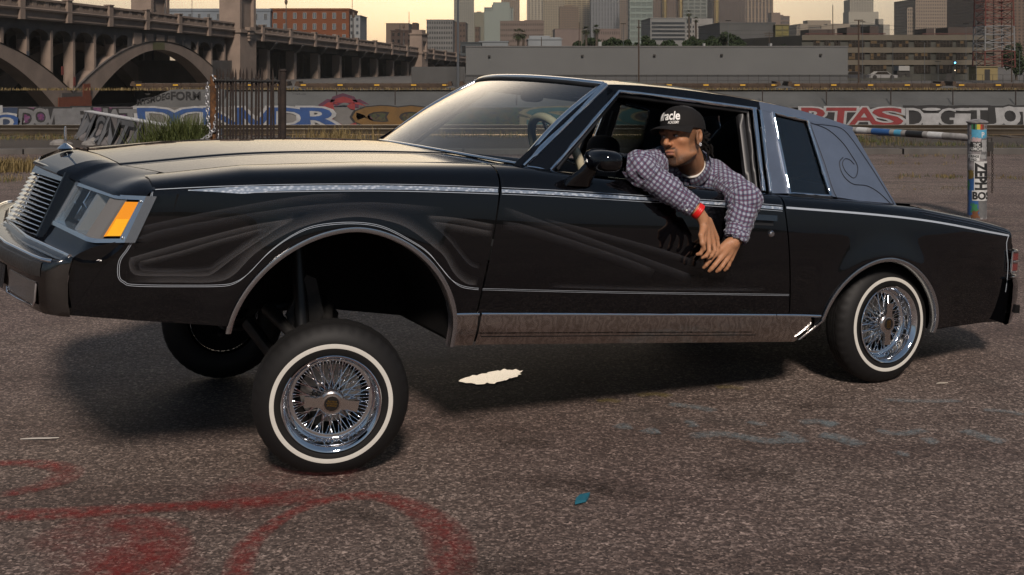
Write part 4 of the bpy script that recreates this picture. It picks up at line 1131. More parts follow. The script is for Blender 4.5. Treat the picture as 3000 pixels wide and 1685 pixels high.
def side_panel(name, b0, b1, t0, t1, n, mat, sgn, nw=22, nsh=9, parent=None):
    ub = split_cols(b0, b1, n)
    s = (ub-b0)/(b1-b0)
    ut = t0 + (t1-t0)*s
    wl_ = lb(ub); wt = ws(ut)
    t = np.linspace(0, 1, nw)[None]
    U = ub[:, None]*(1-t) + ut[:, None]*t; W = wl_[:, None]*(1-t) + wt[:, None]*t
    Vv = side_v(U, W)
    ve, we = sh_end(ut)
    v0 = Vv[:, -1]; q = np.linspace(0, 1, nsh+1)[1:][None]
    slope = np.minimum((we-wt)*.25, .02)
    cv = v0-slope; cw = we + .004
    V2 = (1-q)**2*v0[:, None] + 2*q*(1-q)*cv[:, None] + q*q*ve[:, None]
    W2 = (1-q)**2*wt[:, None] + 2*q*(1-q)*cw[:, None] + q*q*we[:, None]
    U2 = np.repeat(ut[:, None], nsh, 1)
    P = B(np.concatenate([U, U2], 1), sgn*np.concatenate([Vv, V2], 1), np.concatenate([W, W2], 1))
    v, f = grid_geo(P, flip=(sgn*(b1-b0) > 0))
    return mesh(name, v, f, mat, parent or car, smooth=40)

for sgn in (1, -1):
    side_panel('front_fender', 2.203, 3.66, 2.148, 3.447, 60, M_BLACK, sgn)
    dr = side_panel('door', .652, 2.196, .726, 2.141, 46, M_BLACK, sgn)
    if sgn == 1: door_near = dr
    side_panel('quarter_panel', -.885, .645, -.865, .719, 60, M_BLACK, sgn)

def strip(pts, width, off=.0012, sgn=1, closed=False, fade_to=None):
    """thin ribbon laid on the body side; pts in (u, w)"""
    P = np.array(pts, float)
    T = np.gradient(P, axis=0) if not closed else (np.roll(P, -1, 0)-np.roll(P, 1, 0))
    T /= np.maximum(np.linalg.norm(T, axis=1), 1e-9)[:, None]
    N = np.stack([-T[:, 1], T[:, 0]], 1)
    wd = np.full(len(P), width) if np.isscalar(width) else np.asarray(width)
    rows = 6 if fade_to else 2
    G = []; uv = []
    for i in range(len(P)):
        for k in range(rows):
            q = P[i] + N[i]*wd[i]*(k/(rows-1) - (0 if fade_to else .5))
            v = body_v(q[0], q[1])
            G.append(B(q[0], sgn*(v+off), q[1])); uv.append((i/(len(P)-1), k/(rows-1)))
    G = np.array(G).reshape(len(P), rows, 3)
    v, f = grid_geo(G, closed_u=closed)
    return v, f, uv
def body_v(u, w):
    """driver-side surface including the shoulder"""
    wc = float(ws(u))
    if w <= wc: return float(side_v(u, w))
    ve, we = sh_end(u); v0 = float(side_v(u, wc)); cv = v0 - min((we-wc)*.25, .02); cw = we+.004
    lo, hi = 0., 1.
    for _ in range(22):
        q = (lo+hi)/2
        z = (1-q)**2*wc + 2*q*(1-q)*cw + q*q*we
        if z < w: lo = q
        else: hi = q
    return float((1-q)**2*v0 + 2*q*(1-q)*cv + q*q*ve)

# ---- rocker: engraved chrome panels
def rocker_mat():
    m = bpy.data.materials.new('engraved_rocker_metal'); t = NT(m); b = t.b
    vec = t.coord('Object')
    wv = t.add('ShaderNodeTexWave'); wv.inputs['Scale'].default_value = 9; wv.inputs['Distortion'].default_value = 14
    wv.inputs['Detail'].default_value = 4; wv.inputs['Detail Scale'].default_value = 2.2
    t.L(vec, wv.inputs['Vector'])
    nz = t.noise(vec, 26, 6, .7)
    fac = t.math('MULTIPLY', t.math('ADD', wv.outputs['Fac'], nz), .5)
    t.base(t.ramp(fac, [(.25, (.40, .36, .33)), (.55, (.52, .48, .45)), (.85, (.62, .58, .55))]))
    b.inputs['Metallic'].default_value = 1.0
    b.inputs['Roughness'].default_value = .16
    t.bump(fac, .35, .0016); return m
M_ROCKER = rocker_mat()
def rocker(u0, u1, w0, w1, name, mat, cut=0., sgn=1, out=.004):
    us = np.linspace(u0, u1, 26); t = np.linspace(0, 1, 7)
    P = []
    for uu in us:
        row = []
        for q in t:
            w = w0 + (w1-w0)*q
            x = uu
            if cut and uu < u0 + .2: x = uu + cut*(1-q)*(1-(uu-u0)/.2)
            row.append(B(x, sgn*(float(vmax(x)) - .022 - .03*(1-q)**2 + out), w))
        P.append(row)
    v, f = grid_geo(np.array(P), flip=sgn > 0)
    return mesh(name, v, f, mat, car, smooth=40)
for sgn in (1, -1):
    rocker(.47, 2.178, .208, .326, 'rocker_panel', M_ROCKER, cut=.11, sgn=sgn)
    rocker(2.188, 2.286, .206, .326, 'rocker_end', M_ROCKER, sgn=sgn)
for (u0, u1) in ((.475, .72), (.724, 2.178), (2.188, 2.288)):
    pts = [B(x, float(side_v(x, .331))-.004, .331) for x in np.linspace(u0, u1, 16)]
    v, f = tube_geo(pts, .0075, 8); mesh('rocker_moulding', v, f, M_CHROME, car, smooth=60)
MB().tube([B(x, float(vmax(x))-.018, .2455) for x in np.linspace(.83, 2.17, 12)], .0022, 5).obj('rocker_groove', M_DARK, car)
MB().tube([B(2.183, float(vmax(2.18))-.0145-.03*(1-q)**2, .2455+q*.078) for q in np.linspace(0, 1, 8)], .004, 5).obj('rocker_joint', M_DARK, car)

# ---- wheel arch mouldings, wheel wells
for sgn in (1, -1):
    for A, ends in ((AF, ((3.142, .262), (2.288, .206))), (AR, ((.565, .222), (-.268, .25)))):
        t = np.linspace(0, np.pi, 61)
        p = A[4]
        cu = A[0] + A[1]*np.sign(np.cos(t))*np.abs(np.cos(t))**(2/p)
        cw = A[3] + A[2]*np.abs(np.sin(t))**(2/p)
        path = [ends[0]] + list(zip(cu, cw)) + [ends[1]]
        if A is AR: path = [ends[0], (.497, .282)] + list(zip(cu, cw))[2:] + [ends[1]]
        path = np.array(path)
        ctr = np.array([A[0], A[3]])
        rows = []
        for (du, dv) in ((0.010, .003), (.009, .008), (.002, .010), (-.008, .007), (-.012, -.004), (-.012, -.03)):
            row = []
            for (a, b_) in path:
                d = np.array([a, b_])-ctr; d /= np.linalg.norm(d)
                q = np.array([a, b_]) + d*du
                row.append(B(q[0], sgn*(float(side_v(a, max(b_, .21)))+dv), q[1]))
            rows.append(row)
        v, f = grid_geo(np.array(rows), flip=sgn > 0)
        mesh('arch_moulding', v, f, M_CHROMED, car, smooth=50)
        # liner
        rows = []
        for dv in (.905, .80, .6, .40):
            rows.append([B(a + (0 if dv > .85 else (a-A[0])*.03), sgn*(dv-.012), b_ + (0 if dv > .85 else .02)) for a, b_ in path])
        v, f = grid_geo(np.array(rows), flip=sgn < 0)
        v = list(v); ctr3 = B(A[0], sgn*.388, A[3]); last = len(v); v.append(ctr3)
        nP = len(path); f += [(3*nP+i, 3*nP+i+1, last) for i in range(nP-1)]
        mesh('wheel_well', v, f, M_DARK, car, smooth=40)

# ---- underbody
MB().box((.55, -.84, .0), (2.26, .84, .0)).v
def bbox(name, u0, u1, v0, v1, w0, w1, mat, parent=car, smooth=None):
    c = [(u0, v0, w0), (u1, v0, w0), (u1, v1, w0), (u0, v1, w0), (u0, v0, w1), (u1, v0, w1), (u1, v1, w1), (u0, v1, w1)]
    v = [B(*p) for p in c]
    return mesh(name, v, [(0,3,2,1),(4,5,6,7),(0,1,5,4),(1,2,6,5),(2,3,7,6),(3,0,4,7)], mat, parent, smooth)
bbox('floor_pan', .49, 2.27, -.84, .84, .215, .29, M_DARK)
bbox('frame_front', 2.27, 3.5, -.385, .385, .25, .42, M_DARK)
bbox('frame_rear', -.9, .49, -.385, .385, .28, .46, M_DARK)
bbox('firewall', 2.1, 2.14, -.72, .72, .27, .86, M_DARK)
bbox('radiator_support', 3.35, 3.42, -.84, .84, .33, .74, M_DARK)
bbox('trunk_floor', -.98, -.30, -.80, .80, .33, .37, M_DARK)
bbox('fan_shroud', 2.5, 3.2, -.37, .37, .42, .8, M_DARK)

# ---- hood
def hood_edge_w(u): return interp(u, [3.45, 3.12, 2.67, 2.25, 2.0], [.772, .828, .869, .895, .902])
def hood_ctr_w(u): return cinterp(u, [3.62, 3.50, 3.20, 2.78, 2.37, 2.1], [.795, .806, .858, .903, .930, .938])
def hood_crease_w(u): return cinterp(u, [3.60, 3.488, 3.052, 2.567, 2.15, 2.0], [.772, .789, .857, .900, .921, .926])
def hood_w(u, v):
    a = np.abs(v)
    e, k, c = hood_edge_w(u), hood_crease_w(u), hood_ctr_w(u)
    inner = c + (k-c)*(a/.42)**2
    t = np.clip((a-.435)/(.72-.435), 0, 1)
    k2 = k - .007
    outer = k2 + (e-k2)*(t**1.5)
    s = np.clip((a-.42)/.015, 0, 1); s = s*s*(3-2*s)
    return inner*(1-s) + outer*s
def hood_front_u(v): a = np.abs(v); return 3.545 - .135*(a/.42)**1.0*.42 - .24*np.maximum(a-.42, 0)
def hood_rear_u(v): return 2.235 - .42*(np.abs(v)/.8)**2.2*1.0 + .06
vs = np.unique(np.concatenate([np.linspace(-.712, .712, 41), [-.42, .42, -.425, .425, -.43, .43, -.435, .435, -.415, .415]]))
ts = np.linspace(0, 1, 40)
P = []
for t in ts:
    uu = hood_front_u(vs)*(1-t) + hood_rear_u(vs)*t
    P.append(B(uu, vs, hood_w(uu, vs)))
v, f = grid_geo(np.array(P), flip=False)
hood = mesh('hood', v, f, M_BLACK, car, smooth=25)
# rolled-down edge at the front lip and sides gives the seam its shadow
rows = []
for dz in (0, -.012):
    rows.append(np.concatenate([B(hood_front_u(vs), vs, hood_w(hood_front_u(vs), vs)+dz)]))
v, f = grid_geo(np.array(rows)); mesh('hood_lip', v, f, M_DARK, car)
rows = [[B(hood_rear_u(x)+dx, x, hood_w(hood_rear_u(x), x)+dz) for x in vs] for dx, dz in ((0, -.002), (-.05, -.02), (-.16, -.016))]
v, f = grid_geo(np.array(rows)); mesh('cowl_panel', v, f, M_BLACK, car, smooth=60)

# ---- nose: header panel
def nose_rows():
    va = np.unique(np.concatenate([np.linspace(0, .9, 31), [.36, .385, .41, .435, .46]]))
    va = np.concatenate([-va[:0:-1], va])
    a = np.abs(va)
    r0u = np.where(a <= .72, hood_front_u(a)+.006, interp(a, [.72, .9], [3.424, 3.44])); r0w = np.where(a <= .72, hood_w(r0u, va), interp(a, [.72, .82, .90], [.772, .768, .742]))
    r2u = interp(a, [0, .36, .41, .45, .80, .86, .9], [3.735, 3.690, 3.655, 3.628, 3.545, 3.505, 3.462])
    r2w = interp(a, [0, .36, .41, .45, .80, .86, .9], [.742, .742, .735, .722, .714, .716, .722])
    bulge = interp(a, [0, .36, .42, .46, .8, .9], [.022, .02, .016, .010, .014, .004])
    rows = []
    for t in np.linspace(0, 1, 11):
        uu = r0u*(1-t) + r2u*t; w_ = r0w*(1-t) + r2w*t + bulge*np.sin(np.pi*t)**.9*(1-.25*t)
        rows.append(B(uu, va, w_))
    for du, dw in ((.004, -.008), (-.004, -.016), (-.05, -.018)):
        rows.append(B(r2u+du, va, r2w+dw))
    return np.array(rows)
v, f = grid_geo(nose_rows(), flip=True)
header = mesh('header_panel', v, f, M_BLACK, car, smooth=38)
# dark recess behind grille and lamps, and the panel below the lamps
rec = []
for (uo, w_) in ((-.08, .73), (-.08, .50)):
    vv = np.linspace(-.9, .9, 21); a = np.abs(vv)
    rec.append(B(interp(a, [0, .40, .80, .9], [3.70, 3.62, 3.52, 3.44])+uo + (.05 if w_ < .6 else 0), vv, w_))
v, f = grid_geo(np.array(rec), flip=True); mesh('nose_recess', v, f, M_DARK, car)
for sgn in (1, -1):
    va = np.linspace(.37, .905, 19)
    lampb = interp(va, [.37, .435, .80, .835, .905], [3.712, 3.692, 3.617, 3.597, 3.515]); lampw = interp(va, [.37, .435, .80, .84, .905], [.552, .554, .546, .548, .562])
    ledge = interp(va, [.37, .45, .85, .905], [3.785, 3.767, 3.682, 3.672])
    rows = [B(lampb-.06, sgn*va, lampw+.004), B(lampb, sgn*va, lampw)]
    for t, dip in ((.15, -.020), (.35, -.034), (.6, -.034), (.82, -.020), (1.0, 0)):
        rows.append(B(lampb*(1-t)+ledge*t, sgn*va, lampw*(1-t)+.502*t+dip))
    rows.append(B(ledge+.01, sgn*va, .45))
    v, f = grid_geo(np.array(rows), flip=sgn > 0)
    mesh('valance', v, f, M_BLACK, car, smooth=50)
    # fender extension under the side lamp
    P = []
    for w_ in np.linspace(.315, .562, 13):
        fr = interp(w_, [.315, .50, .535, .562], [3.678, 3.676, 3.635, 3.545])
        us_ = np.linspace(3.50, fr, 8)
        P.append(B(us_, sgn*(side_v(us_, w_)-.002), w_))
    v, f = grid_geo(np.array(P), flip=sgn > 0); mesh('fender_extension', v, f, M_BLACK, car, smooth=50)

# ---- grille
def gr_u(v, w):
    a = abs(v); t = (.73-w)/.24
    return (3.735 - .19*a) + t*(.095 - .05*a)
grille = MB()
gf = []
def bar3(mb, pts, r, n=6): mb.tube([B(*p) for p in pts], r, n)
bar3(grille, [(gr_u(.375, .736)+.004, .375, .736), (gr_u(0, .742)+.008, 0, .742), (gr_u(-.375, .736)+.004, -.375, .736)], .008)
bar3(grille, [(gr_u(.375, .736), .375, .736), (gr_u(.372, .62), .378, .62), (gr_u(.37, .51), .372, .505)], .007)
bar3(grille, [(gr_u(.375, .736), -.375, .736), (gr_u(.372, .62), -.378, .62), (gr_u(.37, .51), -.372, .505)], .007)
bar3(grille, [(gr_u(.37, .505), .372, .505), (gr_u(0, .492)+.004, 0, .492), (gr_u(.37, .505), -.372, .505)], .007)
gr = grille.obj('grille', M_CHROMED, car, smooth=60)
top = []
for w_ in (.733, .706):
    top.append([B(gr_u(x, w_)+.002, x, w_) for x in np.linspace(-.372, .372, 17)])
v, f = grid_geo(np.array(top), flip=True); mesh('grille_header_bar', v, f, M_CHROMED, gr)
NS = 13
for i in range(NS):
    w_ = .697 - i*(.697-.505)/(NS-1)
    pr = []
    for x in (-.358, -.18, 0, .18, .358):
        u_ = gr_u(x, w_)
        pr.append([B(u_-.020, x, w_+.0006), B(u_+.002, x, w_+.0024), B(u_+.0045, x, w_), B(u_+.002, x, w_-.0024), B(u_-.020, x, w_-.0006)])
    v, f = grid_geo(np.array(pr), flip=False)
    mesh('grille_slat', v, f, M_CHROME, gr, smooth=60)
fill = [[B(gr_u(x, w_)-.05, x, w_) for x in np.linspace(-.38, .38, 9)] for w_ in (.74, .49)]
v, f = grid_geo(np.array(fill), flip=True); mesh('grille_backing', v, f, M_DARK, gr)
for sgn in (1, -1):   # black surround beside the grille
    rows = [[B(gr_u(.375, w_)+du - x*.0, sgn*(.375+x), w_ + .0) for w_ in np.linspace(.742, .492, 9)] for du, x in ((-.05, .002), (.004, .004), (.010, .018), (0.0, .034), (-.05, .040))]
    v, f = grid_geo(np.array(rows), flip=sgn < 0); mesh('grille_surround', v, f, M_BLACK, gr, smooth=60)

# ---- hood ornament
om = MB()
prof = [(0, .0), (.026, .002), (.030, .010), (.022, .018), (.010, .026), (.006, .030), (.005, .085), (.0035, .095), (0, .096)]
vv, ff = lathe(prof, 20, 'z')
q = B(3.632, 0, .797); om.add([(x+q[0], y*1.15+q[1], z+q[2]) for x, y, z in vv], ff)
om.box((q[0]-.003, q[1]-.011, q[2]+.050), (q[0]+.003, q[1]+.011, q[2]+.094))
om.obj('hood_ornament', M_CHROME, car, smooth=40)

# ---- headlamps
def lamp_pt(s, t, sgn, depth=0.):
    """s 0 inner .. 1 outer corner on the front face, 1..2 round the side; t 0 bottom .. 1 top"""
    kn = [0, 1, 1.12, 2]
    vtop = interp(s, kn, [.435, .80, .835, .912]); vbot = interp(s, kn, [.435, .80, .835, .912])
    ut = interp(s, kn, [3.630, 3.540, 3.522, 3.464]); ub_ = interp(s, kn, [3.695, 3.620, 3.600, 3.516])
    wt_ = interp(s, kn, [.713, .706, .708, .716]); wb_ = interp(s, kn, [.560, .552, .552, .566])
    return B(ub_+(ut-ub_)*t-depth, sgn*(vbot+(vtop-vbot)*t - depth*.15*(s > 1)), wb_+(wt_-wb_)*t)
for sgn in (1, -1):
    fr = MB()
    fl = sgn < 0
    # bezel frame: rails along top, bottom, ends
    for t0, t1 in ((.93, 1.02), (-.02, .07)):
        G = np.array([[lamp_pt(s, t, sgn, d) for s in np.linspace(0, 2, 27)] for t, d in ((t0, .05), (t0, -.004), (t1, -.006), (t1, .05))])
        v, f = grid_geo(G, flip=fl); fr.add(v, f)
    for s0, s1 in ((0, .03), (1.80, 2.0)):
        G = np.array([[lamp_pt(s, t, sgn, d) for t in np.linspace(-.02, 1.02, 5)] for s, d in ((s0, .03), (s0, -.004), (s1, -.005), (s1, .03))])
        v, f = grid_geo(G, flip=not fl); fr.add(v, f)
    hl = fr.obj('headlamp', M_BEZEL, car, smooth=40)
    G = np.array([[lamp_pt(s, t, sgn, .085) for s in np.linspace(0, .98, 12)] for t in np.linspace(0, 1, 6)])
    v, f = grid_geo(G, flip=fl); mesh('reflector', v, f, pbr('lamp_housing', (.02, .02, .022), rough=.25, metal=.3), hl, smooth=60)
    for t0 in (.02, .98):      # chrome shelves above and below the lamps
        G = np.array([[lamp_pt(s, t0 + (0 if d < .05 else (.10 if t0 < .5 else -.10)), sgn, d) for s in np.linspace(.02, .88, 8)] for d in (.006, .085)])
        v, f = grid_geo(G, flip=fl); mesh('lamp_shelf', v, f, M_CHROME, hl)
    for s0, s1 in ((.05, .46), (.61, .85)):   # sealed beams with bright rims
        G = np.array([[lamp_pt(s, t, sgn, .060 - .016*math.sin(math.pi*(s-s0)/(s1-s0))*math.sin(math.pi*(t-.16)/.68)) for s in np.linspace(s0, s1, 13)] for t in np.linspace(.16, .84, 10)])
        v, f = grid_geo(G, flip=fl); mesh('sealed_beam', v, f, pbr('sealed_beam_glass', (.02, .02, .022), rough=.06, metal=.3, coat=.6, bump=.9, bscale=55, bdist=.012), hl, smooth=60)
        lp = [lamp_pt(s, t, sgn, .056) for s, t in [(s0+(s1-s0)*q, .16) for q in np.linspace(0, 1, 6)] + [(s1, t) for t in np.linspace(.25, .84, 5)] + [(s1+(s0-s1)*q, .84) for q in np.linspace(.1, 1, 6)] + [(s0, t) for t in np.linspace(.75, .25, 5)]]
        mesh('beam_rim', *tube_geo(lp, .0045, 6, closed=True), M_CHROME, hl, smooth=60)
    for t_ in (.50,):
        G = np.array([[lamp_pt(s, t_+dt, sgn, d) for s in np.linspace(.03, .50, 6)] for dt, d in ((0, .06), (.02, .022), (.04, .06))])
        v, f = grid_geo(G, flip=fl); mesh('lamp_fin', v, f, M_CHROME, hl)
    dm = np.array([[lamp_pt(s, t, sgn, d) for t in np.linspace(.06, .94, 8)] for s, d in ((.50, .06), (.515, .008), (.575, .008), (.60, .06))])
    v, f = grid_geo(dm, flip=not fl); mesh('lamp_divider', v, f, M_LENS, hl)
    G = np.array([[lamp_pt(s, t, sgn, .004) for s in np.linspace(.02, .87, 10)] for t in (.06, .5, .94)])
    v, f = grid_geo(G, flip=fl); mesh('cover_glass', v, f, M_LAMPGLASS, hl, smooth=60)
    # ribbed clear corner lens + amber marker
    s_ = np.linspace(.86, 1.22, 73)
    G = np.array([[lamp_pt(s, t, sgn, .006 - .004*abs(math.sin(i*math.pi/4))) for i, s in enumerate(s_)] for t in np.linspace(.07, .93, 25)])
    G2 = G.copy()
    v, f = grid_geo(G, flip=fl); mesh('corner_lens', v, f, pbr('corner_lens_clear', (.17, .16, .15), rough=.08, metal=.35, coat=.8), hl, smooth=30)
    G = np.array([[lamp_pt(s, t, sgn, .003) for s in np.linspace(1.22, 1.76, 9)] for t in np.linspace(.12, .88, 5)])
    v, f = grid_geo(G, flip=fl); am = mesh('amber_marker', v, f, M_AMBER, hl, smooth=60)
    G = np.array([[lamp_pt(s, t, sgn, 0.) for s in np.linspace(1.32, 1.75, 6)] for t in (.13, .30, .50)])
    v, f = grid_geo(G, flip=fl); mesh('reflector_patch', v, f, pbr('amber_reflector', (.85, .40, .005), rough=.3, bump=.8, bscale=400, bdist=.002), am)
    for (s, t) in ((1.90, .90), (1.90, .08)):
        p = lamp_pt(s, t, sgn, -.006); MB().ell(p, (.005, .004, .005), 8, 6).obj('screw', M_CHROMED, hl, smooth=60)

# ---- front bumper
def bump_u(v): return interp(np.abs(v), [0, .5, .80, .862, .888, .900, .906], [3.90, 3.852, 3.786, 3.765, 3.745, 3.715, 3.68])
def bump_r(v): return interp(np.abs(v), [0, .45, .85, .906], [3.80, 3.767, 3.682, 3.676])
va = np.concatenate([-np.linspace(.906, .85, 12), np.linspace(-.84, .84, 41), np.linspace(.85, .906, 12)])
def bq(t, x): return bump_r(x)*(1-t)+bump_u(x)*t
prof = [(0., .485, 0), (0., .506, 0), (.10, .511, 0), (.22, .506, 0), (.30, .498, 0), (.80, .496, 0), (.93, .493, 0), (1, .484, 0), (1, .46, .003), (1, .43, .002), (1, .40, -.001), (1, .36, -.006), (1, .335, -.014), (.93, .322, -.016), (.6, .318, -.016)]
P = [B(bq(t, va)+du, va, w_) for t, w_, du in prof]
v, f = grid_geo(np.array(P), flip=True)
M_BUMP = pbr('bumper_metal', (.13, .125, .12), rough=.09, metal=1.0, var=.1, vscale=5)
fb = mesh('front_bumper', v, f, M_BUMP, car, smooth=40)
for t_, w_, r in ((.96, .494, .0065), (.10, .510, .0075)):
    mesh('bumper_bead', *tube_geo([B(bq(t_, x), x, w_) for x in va[3:-3]], r, 8), M_CHROME, fb, smooth=60)
rs = []
for du, w_ in ((-.002, .486), (.012, .482), (.018, .462), (.012, .440), (-.002, .434)):
    x = np.linspace(-.868, .868, 35); rs.append(B(bump_u(x)+du*np.where(np.abs(x) > .86, .3, 1), x, w_))
v, f = grid_geo(np.array(rs), flip=True); mesh('rub_strip', v, f, pbr('rub_strip_rubber', (.022, .020, .019), rough=.42, bump=.3, bscale=60), fb, smooth=40)
for sgn in (1, -1):
    x = np.linspace(.60, .852, 12)
    G = np.array([B(bump_u(x)+d, sgn*x, w_) for w_, d in ((.422, -.002), (.418, .004), (.350, .002), (.344, -.008))])
    v, f = grid_geo(G, flip=sgn > 0)
    mesh('turn_signal', v, f, pbr('turn_signal_lens', (.055, .05, .048), rough=.2, coat=.8, bump=.8, bscale=120, bdist=.004), fb, smooth=30)
    mesh('lens_trim', *tube_geo([B(bump_u(p)+.004, sgn*p, w_) for p, w_ in ((.855, .415), (.858, .36), (.85, .343), (.72, .341), (.60, .342), (.592, .36))], .0042, 6), M_CHROME, fb, smooth=60)
for p in (.50, -.50):
    G = np.array([B(bump_u(x)+.004, x, w_) for w_ in (.425, .345) for x in np.linspace(p-.05, p+.05, 3)]).reshape(2, 3, 3)
    v, f = grid_geo(G, flip=True); mesh('tow_bracket', v, f, pbr('bracket_dark', (.02, .02, .022), rough=.3, metal=.6, bump=.9, bscale=90), fb)
# licence plate
G = np.array([B(bump_u(x)+.008, x, w_) for w_ in (.43, .345) for x in np.linspace(-.15, .15, 5)]).reshape(2, 5, 3)
v, f = grid_geo(G, flip=True); mesh('licence_plate', v, f, pbr('plate_black', (.01, .01, .012), rough=.4), fb)

# ---- greenhouse
def gv(w): return .80 + (.87-w)*.4186
def G3(u, w, out=0., sgn=1): return B(u, sgn*(gv(w)+out), w)
roof_u = [1.70, 1.65, 1.543, 1.43, 1.172, .97, .7, .4, .146, .09]
def roof_edge(u): return cinterp(u, [1.72, 1.543, 1.40, 1.172, .9, .7, .4, .146, .05], [1.245, 1.272, 1.283, 1.288, 1.284, 1.274, 1.246, 1.203, 1.185])
def roof_mid(u): return cinterp(u, [1.75, 1.65, 1.43, 1.2, .97, .6, .3, .1, .0], [1.262, 1.288, 1.310, 1.320, 1.323, 1.309, 1.282, 1.250, 1.23])
def roof_ev(u): return gv(roof_edge(u))
def roof_front(a): return 1.655 - .11*(a**2.2)
def roof_rear(a): return .10 + .046*(a**2)
aa = np.linspace(-1, 1, 49); P = []
for t in np.linspace(0, 1, 50):
    uu = roof_front(np.abs(aa))*(1-t) + roof_rear(np.abs(aa))*t
    e = roof_edge(uu); c = roof_mid(uu); ev = roof_ev(uu)
    P.append(B(uu, aa*ev, e + (c-e)*(1-np.abs(aa)**2.4)))
v, f = grid_geo(np.array(P)); roof = mesh('roof', v, f, M_BLACK, car, smooth=40)
P = np.array(P) - np.array([0, 0, .03]); v, f = grid_geo(P[1:-1, 1:-1], flip=True); mesh('headliner', v, f, M_INT, car, smooth=60)

win = np.array([(1.850, .893), (1.487, 1.247), (.728, 1.236), (.768, .862)])    # door window corners (u, w)
qwin = np.array([(.622, .866), (.628, 1.228), (.424, 1.208), (.374, .866)])
def patch(pts4, n=12, m=12, sgn=1, out=0., name='p', mat=None, parent=None):
    """bilinear patch on the greenhouse side between 4 (u,w) corners"""
    a, b_, c, d = [np.array(p, float) for p in pts4]
    G = np.array([[G3(*(a*(1-s)*(1-t)+b_*(1-s)*t+c*s*t+d*s*(1-t)), out, sgn) for t in np.linspace(0, 1, m)] for s in np.linspace(0, 1, n)])
    v, f = grid_geo(G, flip=sgn < 0)
    return mesh(name, v, f, mat, parent or car, smooth=50)
def rail(u): return roof_edge(u)
for sgn in (1, -1):
    # roof side rail above the windows, black at the front running into silver
    xs = np.linspace(1.545, .60, 30)
    wtop = [rail(x) for x in xs]; wlow = [interp(x, [.60, .728, 1.487, 1.545], [1.228, 1.236, 1.247, 1.20]) for x in xs]
    G = np.array([[G3(x, wl0+(wt0-wl0)*t, 0, sgn) for t in np.linspace(0, 1, 5)] for x, wt0, wl0 in zip(xs, wtop, wlow)])
    v, f = grid_geo(G, flip=sgn < 0); mesh('roof_rail', v, f, M_BLACK, car, smooth=60)
    # A pillar
    patch([(2.045, .902), (1.578, 1.272), (1.490, 1.245), (1.858, .890)], sgn=sgn, name='windshield_pillar', mat=M_BLACK)
    # B pillar and rail behind the door
    patch([(.742, .86), (.712, 1.236), (.628, 1.228), (.622, .866)], sgn=sgn, name='door_pillar', mat=M_SILVER)
    xs = np.linspace(.70, .135, 20)
    G = np.array([[G3(x, (interp(x, [.135, .424, .628, .70], [1.19, 1.208, 1.228, 1.235]))*(1-t)+rail(x)*t, .001, sgn) for t in np.linspace(0, 1, 4)] for x in xs])
    v, f = grid_geo(G, flip=sgn < 0); mesh('quarter_rail', v, f, M_SILVER, car, smooth=60)
    patch([(.374, .866), (.424, 1.208), (.146, 1.200), (-.045, .838)], sgn=sgn, name='sail_panel', mat=M_SILVER)
    patch([(.64, .848), (.622, .868), (.372, .868), (.37, .846)], sgn=sgn, name='quarter_sill', mat=M_SILVER)
    # glass of the quarter window
    patch(qwin, sgn=sgn, out=-.008, name='quarter_window', mat=M_GLASST)
    # chrome frames
    def loop(pts, r, name, out=.004, n=6, closed=True):
        q = []
        for i in range(len(pts) if closed else len(pts)-1):
            a = np.array(pts[i]); b_ = np.array(pts[(i+1) % len(pts)])
            for t in np.linspace(0, 1, 10, endpoint=False): q.append(a+(b_-a)*t)
        if not closed: q.append(np.array(pts[-1]))
        P3 = [G3(a, b_, out, sgn) for a, b_ in q]
        v, f = tube_geo(P3, r, n, closed=closed)
        return mesh(name, v, f, M_CHROME, car, smooth=60)
    loop(qwin, .008, 'quarter_window_frame')
    loop([(.630, .858), (.368, .858)], .004, 'quarter_window_seal', closed=False).data.materials[0] = M_TRIM
    loop([(1.875, .892), (1.487, 1.247), (1.40, 1.2475), (1.1, 1.244), (.728, 1.236)], .009, 'door_window_frame', closed=False)
    loop([(.742, 1.232), (.776, .868)], .012, 'door_window_post', closed=False, out=.003)
    loop([(.705, 1.232), (.738, .866)], .010, 'pillar_moulding', closed=False, out=.006)
    loop([(2.0, .901), (1.548, 1.270)], .012, 'pillar_moulding', closed=False, out=.005)
    # seal / inner door frame
    loop([(.80, .872), (.765, 1.222), (1.48, 1.232), (1.835, .898)], .012, 'window_seal', closed=False, out=-.02).data.materials[0] = M_TRIM
    loop([(.815, .88), (.79, 1.20)], .022, 'window_channel', closed=False, out=-.045).data.materials[0] = M_TRIM
    # belt moulding (kinked at the front) on the door
    belt = [(2.0, .901), (1.93, .898), (1.89, .889), (1.84, .880), (1.70, .878), (1.45, .872), (1.1, .864), (.775, .855)]
    bl = spline(belt, 6)
    mesh('belt_moulding', *tube_geo([B(a, sgn*(float(sh_end(a)[0])+.012), b_) for a, b_ in bl], .0055, 6), M_CHROME, car, smooth=60)
    # inner door top and trim panel
    G = np.array([[B(x, sgn*y, z) for x in np.linspace(.70, 2.05, 12)] for y, z in ((.80, .868), (.74, .866), (.715, .85), (.70, .60), (.70, .30))])
    v, f = grid_geo(G, flip=sgn > 0); mesh('door_trim', v, f, M_INT, car, smooth=40)
    G = np.array([[B(x, sgn*y, z) for x in np.linspace(-.25, .70, 10)] for y, z in ((.805, .855), (.70, .85), (.68, .40))])
    v, f = grid_geo(G, flip=sgn > 0); mesh('quarter_trim', v, f, M_INT, car, smooth=40)

